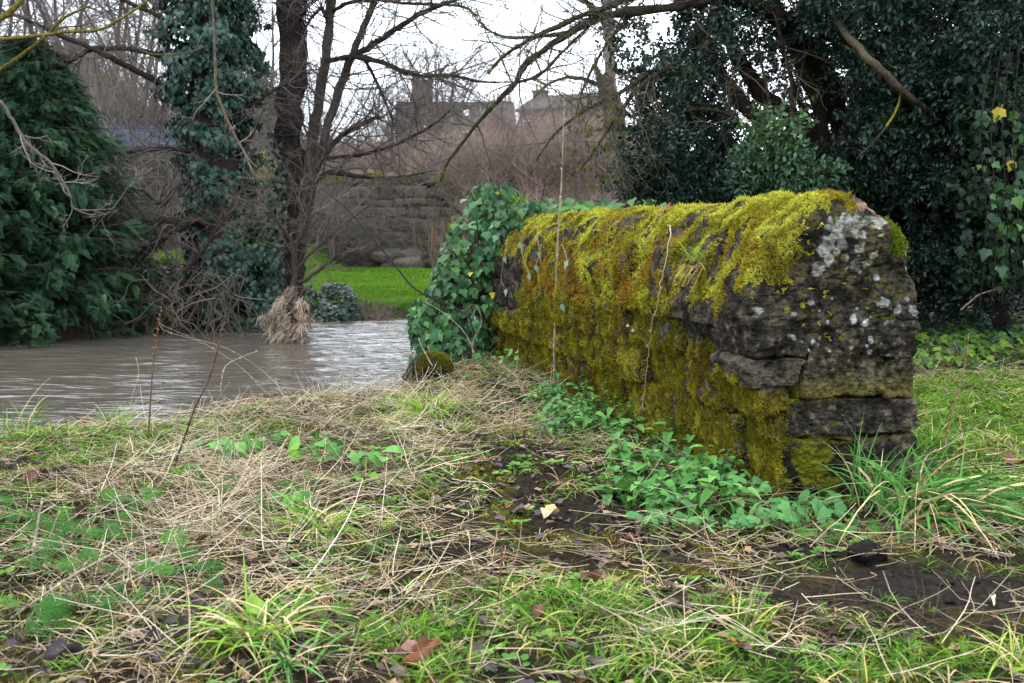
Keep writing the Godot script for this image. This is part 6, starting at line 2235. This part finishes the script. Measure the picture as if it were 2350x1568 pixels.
func build_plants() -> void:
	var a := []
	for k in 3:
		var b := MB.new()
		leaf_into(b, serrated(0.07, 0.026, 6), 0.35 + 0.15 * k, 5.0 + 4.0 * k, Transform3D.IDENTITY, Color(0.88, 0.9, 0.88), Color(1.05, 1.05, 1.05))
		a.append(b.mesh())
	leaf_shapes.append(a)                                  # 0 nettle-like
	a = []
	for k in 2:
		var b := MB.new()
		for s in 3:      # three toothed lobes
			var t := Transform3D(Basis(Vector3.UP, (s - 1) * 0.95), Vector3.ZERO)
			leaf_into(b, [Vector2(0, 0), Vector2(0.006, 0.012), Vector2(0.017, 0.026), Vector2(0.015, 0.032), Vector2(0.019, 0.037), Vector2(0.011, 0.041), Vector2(0.011, 0.048), Vector2(0.004, 0.046), Vector2(0, 0.052)], 0.18, 5.0 + 4.0 * k, t, Color(0.88, 0.9, 0.88), Color(1.05, 1.06, 1.05))
		a.append(b.mesh())
	leaf_shapes.append(a)                                  # 1 lobed
	a = [fern_leaf(0.17), fern_leaf(0.14)]
	leaf_shapes.append(a)                                  # 2 ferny
	a = []
	for k in 2:
		var b := MB.new()
		leaf_into(b, [Vector2(0, 0), Vector2(0.03, -0.008), Vector2(0.043, 0.012), Vector2(0.039, 0.022), Vector2(0.044, 0.034), Vector2(0.035, 0.042), Vector2(0.037, 0.053), Vector2(0.024, 0.062), Vector2(0.02, 0.074), Vector2(0, 0.085)], 0.3 + 0.2 * k, 5.0 + 5.0 * k, Transform3D.IDENTITY, Color(0.9, 0.92, 0.9), Color(1.05, 1.05, 1.05))
		a.append(b.mesh())
	leaf_shapes.append(a)                                  # 3 broad heart
	for set in [[Color(0.08, 0.21, 0.045), Color(0.125, 0.27, 0.065), Color(0.05, 0.15, 0.035)], [Color(0.055, 0.16, 0.05), Color(0.085, 0.21, 0.06)], [Color(0.028, 0.095, 0.016), Color(0.05, 0.14, 0.02)], [Color(0.13, 0.25, 0.035), Color(0.08, 0.2, 0.04)]]:
		var ms := []
		for c in set:
			ms.append(leaf_mat(c, M.soft_leaf))
		leaf_hues.append(ms)
	# the patch at the wall's foot; [px, py of the foot, height]
	var patch := [[1278, 862, .2], [1240, 870, .2], [1325, 895, .17], [1365, 900, .2], [1300, 890, .2], [1410, 960, .2], [1445, 975, .22], [1520, 1000, .22], [1310, 845, .22], [1338, 870, .22], [1395, 900, .2], [1430, 915, .16], [1290, 925, .16], [1330, 935, .17], [1370, 940, .16], [1250, 985, .12], [1285, 1000, .13], [1345, 985, .14], [1420, 1000, .15], [1455, 995, .16], [1410, 1035, .14], [1485, 960, .3], [1500, 1020, .18], [1545, 1030, .24], [1575, 1045, .2], [1440, 1090, .17], [1475, 1115, .2], [1510, 1100, .16], [1425, 1125, .15], [1550, 1135, .2], [1590, 1110, .16], [1630, 1125, .26], [1655, 1100, .2], [1685, 1110, .17], [1605, 1165, .2], [1645, 1170, .22], [1560, 1175, .13], [1500, 1160, .13], [1690, 1165, .13], [1450, 1150, .13]]
	for k in patch.size() * 2:
		var q: Array = patch[k % patch.size()]
		if k >= patch.size():
			q = [q[0] + rf(-34, 22), q[1] + rf(-14, 18), q[2] * rf(0.6, 0.9)]
		var far: bool = q[1] < 960
		if far and q[0] < 1400:
			q = [q[0], q[1] + 52, q[2] * 1.45]
		leafy_plant("nettle_plant", sized(q[2]) + " nettle-like plant " + beside(q[0], q[1], sized(q[2]) + "nettle"), "nettle-like plants along the wall's foot", gp(q[0], q[1]), q[2] * 0.78, 4 if q[2] < 0.15 else 5, 0, 0 if k % 4 else 1, rf(0.6, 1.05))
	var low := [[1270, 900], [1365, 960], [1400, 975], [1520, 1055], [1590, 1080], [1640, 1080], [1520, 1130], [1575, 1130], [1700, 1125], [1725, 1140], [1720, 1185], [1660, 1195], [1765, 1180], [1790, 1200], [1850, 1195], [1820, 1160], [1885, 1155], [1900, 1180], [1935, 1200], [1745, 1205], [1590, 1195], [1480, 1180]]
	for k in low.size():
		basal_plant("lobed_leaf_plant", "low lobed-leaved plant " + beside(low[k][0], low[k][1], "lobed"), "lobed-leaved plants at the wall's foot", gp(low[k][0], low[k][1] + 8), 8, 1, 1, rf(0.65, 1.0), rf(0.05, 0.1))
	var fern := [[30, 1235, 1.1], [90, 1225, 1.1], [150, 1255, 1.0], [205, 1250, 1.0], [255, 1225, .9], [70, 1300, 1.0], [290, 1185, .8], [215, 1330, .9], [285, 1400, .8], [200, 1420, .9], [380, 1310, .9], [440, 1370, .9], [55, 1470, .9], [690, 1115, .7], [560, 1175, .7], [500, 1140, .7], [1440, 1130, .8], [1500, 1130, .9], [1420, 930, .9], [1370, 925, .9], [740, 1430, .7], [900, 1240, .6], [1880, 1220, .7], [1980, 1225, .7], [2250, 1215, .9], [2310, 1190, 1.0], [2100, 1235, .7]]
	for k in fern.size():
		var q: Array = fern[k]
		basal_plant("cow_parsley", "ferny cow parsley rosette " + beside(q[0], q[1], "fern"), "ferny rosettes on the bank", gp(q[0], q[1] + 14), 7, 2, 2, q[2] * 0.72, 0.09 * q[2])
	var broad := [[700, 1060, .11], [735, 1050, .13], [790, 1060, .12], [850, 1080, .1], [875, 1075, .1], [625, 1020, .1], [565, 1030, .09], [480, 1035, .09], [520, 1050, .08], [830, 1110, .07], [665, 1160, .08], [545, 1040, .1], [1170, 860, .13], [1190, 845, .14], [1110, 850, .12], [1150, 830, .12]]
	for k in broad.size():
		var q: Array = broad[k]
		basal_plant("broad_leaf_plant", "broad-leaved green weed " + beside(q[0], q[1], "broad"), "broad-leaved weeds on the bank", gp(q[0], q[1] + 8), 7, 3, 0 if k % 3 else 3, rf(0.42, 0.8), q[2])
	var dock := basal_plant("dock_plant", "big smooth dark green dock leaves right of the long grass tuft", "", gp(2270, 1215), 5, 3, 1, 1.05, 0.1)
	var sprig := basal_plant("evergreen_sprig", "fallen sprig with pale glossy leaves lying in the straw at left", "", gp(425, 1105) + Vector3(0, 0.02, 0), 5, 3, 3, 0.8, 0.03)

# ---------------------------------------------------------------- grass tufts

func tuft(called: String, label: String, at: Vector3, n: int, single: int, l0: float, l1: float, w: float, spread: float, bend: float, wind: Vector3, green: Array, dead: float) -> void:
	var t := put(called, self)
	tag(t, label, "grass tuft", "grass tufts")
	t.position = at
	var ms := []
	for c in green:
		ms.append(leaf_mat(c, M.grass))
	var straw := leaf_mat(Color(0.46, 0.36, 0.2), M.straw)
	var rest := MB.new()
	for k in n:
		var b := MB.new() if k < single else rest
		var d := Vector3(rf(-1, 1), 0, rf(-1, 1)) * spread + wind * rf(0.3, 1.2) + Vector3(0, 1, 0)
		var base := Vector3(rf(-1, 1), 0, rf(-1, 1)) * minf(0.12, l1 * 0.2)
		var c: Color = green[rng.randi() % green.size()]
		var dry := rng.randf() < dead
		if dry:
			c = tint(Color(0.48, 0.38, 0.2), Color(0.36, 0.24, 0.1), 0.2)
		if k < single:
			blade(b, base, d, rf(l0, l1), w * rf(0.75, 1.2), bend * rf(0.5, 1.3), Color.WHITE, Color.WHITE, 8)
			obj("blade", b.mesh(), straw if dry else ms[rng.randi() % ms.size()], t)
		else:
			blade(b, base, d, rf(l0, l1) * 0.85, w * rf(0.6, 1.1), bend * rf(0.5, 1.3), c, c, 7)
	if rest.v.size():
		obj("small_blades", rest.mesh(), M.grass, t).set_meta("kind", "stuff")

func build_tufts() -> void:
	var blue := [Color(0.05, 0.15, 0.03), Color(0.075, 0.195, 0.04), Color(0.035, 0.11, 0.022), Color(0.13, 0.25, 0.07)]
	var fresh := [Color(0.10, 0.24, 0.025), Color(0.15, 0.29, 0.03), Color(0.07, 0.18, 0.02)]
	var lime := [Color(0.2, 0.33, 0.035), Color(0.28, 0.38, 0.05), Color(0.13, 0.26, 0.03)]
	tuft("grass_tuft", "big tuft of long arching grass at the wall's near right corner", gp(2105, 1190), 250, 170, 0.35, 0.8, 0.0145, 0.45, 2.2, Vector3(0.42, 0, 0.2), blue, 0.24)
	tuft("grass_tuft", "upright dark green grass close against the wall's near end, left of the big tuft", gp(2020, 1160), 46, 30, 0.25, 0.5, 0.009, 0.3, 0.9, Vector3(0.05, 0, 0.1), [Color(0.06, 0.17, 0.035), Color(0.09, 0.22, 0.05)], 0.08)
	tuft("grass_tuft", "tuft of bright grass sprouting from the moss on the wall's side", face_at(1602, 598, -0.12), 34, 24, 0.08, 0.17, 0.005, 0.5, 1.0, Vector3(-0.35, 0, 0.2), lime, 0.2)
	tuft("grass_tuft", "withered straw tuft hanging from the moss below the wall's bright grass", face_at(1598, 612, -0.13) , 22, 0, 0.1, 0.2, 0.003, 0.4, 5.0, Vector3(-0.8, 0, 0.4), [Color(0.3, 0.22, 0.08)], 0.9)
	tuft("grass_tuft", "leafy green grass tuft on top of the ivy mound", P(1185, 475, 9.3), 60, 20, 0.12, 0.26, 0.008, 0.45, 1.2, Vector3.ZERO, fresh, 0.08)
	tuft("grass_tuft", "wide green tuft on the bank just left of the mossy log", gp(985, 965), 210, 60, 0.2, 0.42, 0.0095, 0.6, 1.7, Vector3(-0.1, 0, 0.1), fresh + lime, 0.22)
	tuft("grass_tuft", "small tuft of yellowing grass right in front of the wide bank tuft", gp(905, 985), 80, 12, 0.14, 0.28, 0.006, 0.7, 2.2, Vector3(-0.2, 0, 0.1), lime, 0.55)
	tuft("grass_tuft", "spreading green and straw tuft left of the picture's centre", gp(735, 1215), 150, 60, 0.16, 0.36, 0.008, 0.8, 1.7, Vector3(-0.1, 0, 0.15), fresh, 0.35)
	tuft("grass_tuft", "small bright tuft just right of the spreading tuft", gp(885, 1205), 50, 10, 0.06, 0.12, 0.003, 0.6, 1.0, Vector3.ZERO, lime, 0.1)
	tuft("grass_tuft", "pale broad-bladed tuft at the bottom edge left of centre", gp(605, 1500), 100, 70, 0.14, 0.32, 0.009, 0.75, 1.7, Vector3(-0.1, 0, 0.2), lime + fresh, 0.3)
	tuft("grass_tuft", "bluish broad blades at the bottom edge right below the pale tuft", gp(680, 1556), 30, 24, 0.12, 0.24, 0.009, 0.75, 1.7, Vector3(0.1, 0, 0.2), blue, 0.15)
	tuft("grass_tuft", "leafy tuft at the bottom right corner", gp(2330, 1530), 60, 30, 0.12, 0.24, 0.006, 0.7, 1.6, Vector3(0.1, 0, 0.0), lime, 0.2)
	tuft("grass_tuft", "small upright tuft in the thin grass right of the bottom centre", gp(1385, 1420), 44, 14, 0.08, 0.17, 0.0045, 0.6, 1.2, Vector3.ZERO, fresh, 0.1)
	tuft("grass_tuft", "long thin grass leaning over the river at the left edge", gp(40, 990), 70, 20, 0.2, 0.42, 0.005, 0.5, 1.1, Vector3(-0.1, 0, 0.0), fresh, 0.2)
	tuft("grass_tuft", "green tuft on the bank's rim beside the dark seed stalk", gp(260, 985), 90, 20, 0.14, 0.3, 0.005, 0.6, 1.3, Vector3.ZERO, fresh, 0.2)
	tuft("grass_tuft", "bright tuft on the bank's rim right of the black plastic", gp(600, 900), 50, 10, 0.1, 0.2, 0.005, 0.6, 1.3, Vector3.ZERO, lime, 0.3)
	tuft("grass_tuft", "meadow tuft against the wall's back edge at right", gp(2130, 1040), 60, 16, 0.15, 0.32, 0.006, 0.5, 1.3, Vector3(0.1, 0, 0), fresh, 0.1)

# ---------------------------------------------------------------- dry stems

func stem(label: String, pts: Array, col: Color, seeds := 0) -> void:      # [px, py, depth, radius]
	var t := put("dry_stem", self)
	tag(t, label, "plant stem", "dry stems standing on the bank")
	var lb := limb("stem", t, pts, col, 6, 0.06)
	var b := MB.new()
	if seeds == 0:      # nodes along the stalk
		for k in range(4, lb[0].size() - 1, 5):
			var d: Vector3 = (lb[0][k + 1] - lb[0][k]).normalized()
			b.tube(PackedVector3Array([lb[0][k] - d * 0.006, lb[0][k], lb[0][k] + d * 0.006]), PackedFloat32Array([lb[1][k], lb[1][k] * 1.5, lb[1][k]]), 5, col * 0.75, col * 0.75)
		if b.v.size():
			obj("node", b.mesh(), M.twig, t)
	else:
		for k in seeds:
			var f := 1.0 - 0.5 * k / seeds
			var i := int(f * (lb[0].size() - 1))
			var p: Vector3 = lb[0][i]
			b.tube(PackedVector3Array([p, p + Vector3(rf(-0.012, 0.012), 0.008, rf(-0.01, 0.01)), p + Vector3(rf(-0.016, 0.016), 0.016, 0)]), PackedFloat32Array([0.002, 0.004, 0.001]), 4, col * 0.8, col * 0.8)
		obj("seed_head", b.mesh(), M.twig, t)

func standing(label: String, foot: Array, pts: Array, r: float, col: Color, seeds := 0) -> void:   # foot on the ground, then points of the same depth
	var g := gp(foot[0], foot[1])
	var d := -g.z
	var a := [[foot[0], foot[1] + 4, d, r]]
	for k in pts.size():
		a.append([pts[k][0], pts[k][1], d + (pts[k][2] if pts[k].size() > 2 else 0.0), r * (1.0 - 0.65 * (k + 1) / pts.size())])
	stem(label, a, col, seeds)

func build_dry_stems() -> void:
	var tan := Color(0.52, 0.41, 0.27)
	var pale := Color(0.62, 0.52, 0.38)
	var brown := Color(0.16, 0.10, 0.065)
	var cd := -of_wall(Vector3(-0.2, 0, -2.9)).z
	stem("tall straight tan cane standing in front of the mossy wall", [[1270, 915, cd, 0.0095], [1275, 700, cd, 0.009], [1280, 560, cd, 0.008], [1288, 430, cd, 0.006], [1290, 370, cd, 0.0045], [1296, 217, cd, 0.0022]], tan)
	stem("dark forked top shoot beside the tall tan cane", [[1290, 385, cd, 0.005], [1287, 360, cd, 0.0045], [1279, 315, cd, 0.0035], [1272, 280, cd, 0.003], [1266, 244, cd, 0.002]], brown)
	standing("reddish dotted seed stalk standing on the river bank at left", [340, 1010], [[346, 900], [352, 830], [361, 760], [370, 710]], 0.005, Color(0.25, 0.13, 0.07), 14)
	standing("dark leaning seed stalk with a tufted top over the river", [392, 1090], [[425, 1000], [450, 930], [480, 870], [500, 800], [514, 745]], 0.0055, brown, 16)
	standing("thin bent pale stalk between the two dark seed stalks", [320, 1000], [[300, 930], [318, 860], [311, 820]], 0.0035, pale)
	standing("pale stout stalk bent sharply on the bank's rim", [506, 895], [[517, 842], [560, 818], [592, 805]], 0.006, pale)
	standing("long arching stalk crossing the river view in the middle", [640, 930], [[560, 850], [470, 790], [380, 760], [366, 740]], 0.003, tan)
	standing("second arching stalk crossing the river view lower down", [690, 935], [[600, 850], [520, 800], [440, 775], [362, 742]], 0.0028, tan)
	standing("white snapped stalk standing at the left of the straw", [70, 1320], [[82, 1230], [97, 1142]], 0.0055, Color(0.72, 0.62, 0.47))
	standing("second pale stalk right beside the white snapped stalk", [105, 1300], [[112, 1240], [140, 1165]], 0.004, pale)
	standing("slender tan stalk arching up behind the big grass tuft", [2160, 1055], [[2180, 970], [2200, 900], [2214, 840], [2224, 765]], 0.006, Color(0.46, 0.33, 0.17))
	standing("pale bent grass stalk looping over the big tuft", [2105, 1180], [[2120, 1060], [2170, 1025], [2210, 1000], [2200, 980]], 0.004, pale)
	standing("straight straw stalk in the thin grass at bottom right, left of its pair", [1695, 1470], [[1725, 1380], [1755, 1290]], 0.004, tan)
	standing("straight straw stalk in the thin grass at bottom right, right of its pair", [1712, 1475], [[1745, 1390], [1800, 1320]], 0.004, Color(0.5, 0.36, 0.25))
	standing("pale curved stalk at the near foot of the ivy mound", [1040, 880], [[1000, 850], [970, 800], [960, 775]], 0.007, Color(0.66, 0.57, 0.45))
	standing("long pale stalk leaning left against the ivy mound", [1110, 860], [[1070, 770], [1020, 720], [970, 690]], 0.005, pale)
	standing("thin looping stalk before the ivy mound", [1090, 870], [[1085, 790], [1105, 740], [1090, 700], [1060, 715]], 0.004, tan)
	standing("tall thin stalk rising from the straw left of the spreading tuft", [565, 1130], [[575, 1060], [590, 990], [600, 950]], 0.003, tan)
	standing("upright pale stalk standing in the thick straw at left", [505, 1170], [[502, 1080], [512, 990]], 0.0035, pale)
	standing("leaning tan stalk crossing the straw in front of the seed stalks", [640, 1200], [[560, 1120], [500, 1020]], 0.003, tan)
	standing("bent pale stalk rising right of the broad-leaved weeds", [770, 1120], [[785, 1060], [800, 985], [850, 1010]], 0.0035, pale)
	standing("brown seed stalk standing by the bottom grass", [1140, 1400], [[1148, 1330], [1150, 1270]], 0.003, Color(0.2, 0.1, 0.06), 8)
	standing("thin tan stalk leaning in the bare soil left of the nettles", [1170, 1040], [[1180, 960], [1182, 930]], 0.003, brown)
	standing("long straw lying up from the bottom left corner", [20, 1420], [[170, 1320], [330, 1235], [450, 1180]], 0.005, pale)
	standing("pale stalk bent over in the straw at the left edge", [150, 1400], [[170, 1330], [200, 1290]], 0.003, pale)
	# lying stick and black plastic on the rim of the bank
	var t := put("fallen_stick", self)
	tag(t, "dark reddish stick lying on the straw at the rim of the bank", "stick")
	var p := []
	for q in [[570, 925], [620, 915], [680, 910], [740, 917]]:
		var g := gp(q[0], q[1])
		p.append([q[0], q[1] - 6, -g.z, 0.009])
	limb("branch", t, p, Color(0.13, 0.07, 0.045), 7)
	t = put("black_plastic_scrap", self)
	tag(t, "bent black plastic scrap poking from the straw at the river's rim", "litter")
	var b := MB.new()
	var g0 := gp(455, 915)
	var prof := [Vector3(-0.16, 0.0, 0.02), Vector3(-0.10, 0.07, 0.0), Vector3(-0.05, 0.15, -0.02), Vector3(-0.02, 0.16, -0.02), Vector3(0.04, 0.11, 0.0), Vector3(0.1, 0.07, 0.02), Vector3(0.2, 0.01, 0.05)]
	for k in prof.size() - 1:
		var w := Vector3(0.01, -0.012, 0.07)
		var c := Color(0.02, 0.02, 0.024)
		for s in [0.0, 0.004]:
			var u := Vector3(0, -s, 0)
			b.quad(prof[k] + u - w, prof[k + 1] + u - w, prof[k + 1] + u + w, prof[k] + u + w, c, c)
	var o := obj("sheet", b.mesh(), mat(0.35, 0.5), t)
	t.position = g0

# ---------------------------------------------------------------- dead leaves, the clod and the like

func dead_leaf(len: float, w: float, curl: float, sd: float) -> ArrayMesh:
	var b := MB.new()
	for j in 9:
		var f := j / 8.0
		var half := w * pow(sin(PI * clampf(f * 0.94 + 0.05, 0, 1)), 0.8) * (1.0 + 0.12 * sin(j * 2.6 + sd))
		for i in 7:
			var s := i / 3.0 - 1.0
			var x := s * half
			b.v.append(Vector3(x * cos(absf(s) * curl), absf(x) * sin(absf(s) * curl) + 0.012 * sin(f * 7.0 + sd + s) + curl * 0.25 * len * pow(f - 0.4, 2), len * (f - 0.5)))
			var g := 0.8 + 0.25 * absf(s) + 0.15 * sin(j * 1.7 + i)
			b.c.append(Color(g, g, g) if i != 3 else Color(1.25, 1.2, 1.1))
	for j in 8:
		for i in 6:
			var a := j * 7 + i
			for q in [a, a + 7, a + 1, a + 1, a + 7, a + 8]:
				b.ix.append(q)
	return b.mesh(true)

func build_dead_leaves() -> void:
	var russet := Color(0.21, 0.085, 0.045)
	var dark := Color(0.075, 0.05, 0.05)
	var list := [
		[970, 1545, 0.14, 0.045, 1.3, russet, "big curled russet dead leaf at the bottom edge left of centre"],
		[925, 1530, 0.11, 0.035, 0.5, Color(0.26, 0.13, 0.1), "pinkish flat dead leaf beside the big curled russet leaf"],
		[745, 1408, 0.085, 0.02, 1.4, Color(0.27, 0.12, 0.06), "rolled reddish dead leaf in the straw above the pale tuft"],
		[85, 1112, 0.14, 0.045, 0.7, Color(0.1, 0.03, 0.025), "dark red dead leaf near the left edge under the straw"],
		[1440, 1236, 0.11, 0.024, 0.8, Color(0.24, 0.09, 0.06), "narrow russet dead leaf below the nettle patch"],
		[1365, 1330, 0.12, 0.035, 1.0, Color(0.13, 0.07, 0.045), "brown curled dead leaf on the soil in the middle of the ground"],
		[1690, 1496, 0.05, 0.018, 0.5, Color(0.33, 0.13, 0.04), "small orange dead leaf in the grass at the bottom right of centre"],
		[1262, 1182, 0.085, 0.045, 0.5, Color(0.5, 0.38, 0.22), "pale crumpled dead leaf lying left of the nettle patch"],
		[2328, 1078, 0.11, 0.05, 0.6, Color(0.14, 0.055, 0.035), "brown dead leaf at the right edge of the meadow grass"],
		[2205, 1052, 0.09, 0.03, 0.5, Color(0.2, 0.1, 0.05), "brown dead leaf in the meadow grass behind the big tuft"],
		[1155, 965, 0.13, 0.04, 0.5, Color(0.17, 0.085, 0.065), "flat brown dead leaf on the straw right of the wide bank tuft"],
		[340, 1520, 0.11, 0.035, 1.0, Color(0.055, 0.04, 0.045), "large purplish wet dead leaf at the bottom left"],
		[430, 1500, 0.10, 0.03, 1.1, Color(0.05, 0.036, 0.04), "dark wet dead leaf left of the pale tuft at the bottom"],
		[150, 1540, 0.11, 0.035, 0.9, Color(0.055, 0.042, 0.05), "purplish wet dead leaf in the bottom left corner"],
		[465, 1420, 0.09, 0.03, 0.9, Color(0.06, 0.042, 0.042), "dark broad dead leaf below the ferny rosettes"],
		[1235, 1440, 0.09, 0.03, 0.9, Color(0.13, 0.06, 0.04), "small brown dead leaf at the edge of the bottom grass"],
		[700, 960, 0.09, 0.03, 0.6, Color(0.11, 0.06, 0.05), "small brown dead leaf on the straw by the fallen stick"],
		[1190, 1175, 0.08, 0.04, 0.4, Color(0.075, 0.045, 0.06), "purple-brown dead leaf pressed into the bare soil"],
	]
	for k in list.size():
		var q: Array = list[k]
		var g := gp(q[0], q[1])
		var o := obj("dead_leaf", dead_leaf(q[2], q[3], q[4], k * 1.3), leaf_mat(q[5], M.dead_leaf), self, Transform3D(Basis.from_euler(Vector3(rf(-0.15, 0.3), rf(0, TAU), rf(-0.25, 0.25))), g + Vector3(0, 0.018, 0)))
		tag(o, q[6], "leaf", "dead leaves on the bank")
	# a green fallen leaf
	var gl := obj("fallen_green_leaf", dead_leaf(0.11, 0.028, 0.4, 2.0), leaf_mat(Color(0.2, 0.3, 0.06), M.soft_leaf), self, Transform3D(Basis.from_euler(Vector3(0.3, 0.4, 0.1)), gp(590, 1425) + Vector3(0, 0.02, 0)))
	tag(gl, "single smooth green leaf standing in the litter above the pale tuft", "leaf")

func build_bits() -> void:
	# the black clod by the mud
	var b := MB.new()
	var bl := rough_block(91, 8)
	var g := gp(1990, 1290)
	var o := obj("mud_clod", bl, plain_mat(Color(0.022, 0.018, 0.017), M.soil), self, Transform3D(Basis.from_euler(Vector3(0.2, 0.5, 0.35)).scaled(Vector3(0.1, 0.07, 0.08)), g + Vector3(0, 0.025, 0)))
	tag(o, "small black clod of mud below the big grass tuft", "clod")
	o = obj("mud_clod", bl, plain_mat(Color(0.03, 0.025, 0.022), M.soil), self, Transform3D(Basis.from_euler(Vector3(0.1, 1.9, 0.1)).scaled(Vector3(0.09, 0.04, 0.07)), gp(1020, 1265) + Vector3(0, 0.012, 0)))
	tag(o, "flat mossy clod on the bare soil left of the path's middle", "clod")
	# a stray broken twig lying on the far right ivy
	var t := put("fallen_twig", self)
	tag(t, "pale broken twig lying across the ground ivy at right", "twig")
	limb("branch", t, [[2205, 712, 8.6, 0.007], [2230, 690, 8.6, 0.009], [2250, 675, 8.6, 0.008], [2285, 665, 8.6, 0.005]], Color(0.3, 0.22, 0.13), 6)
	# pale willow leaf in the mud
	o = obj("pale_mud_leaf", dead_leaf(0.07, 0.009, 0.4, 4.0), leaf_mat(Color(0.5, 0.42, 0.28), M.dead_leaf), self, Transform3D(Basis.from_euler(Vector3(0.1, -0.3, 0.0)), gp(2277, 1382) + Vector3(0, 0.01, 0)))
	tag(o, "narrow pale leaf lying on the bare mud at right", "leaf")
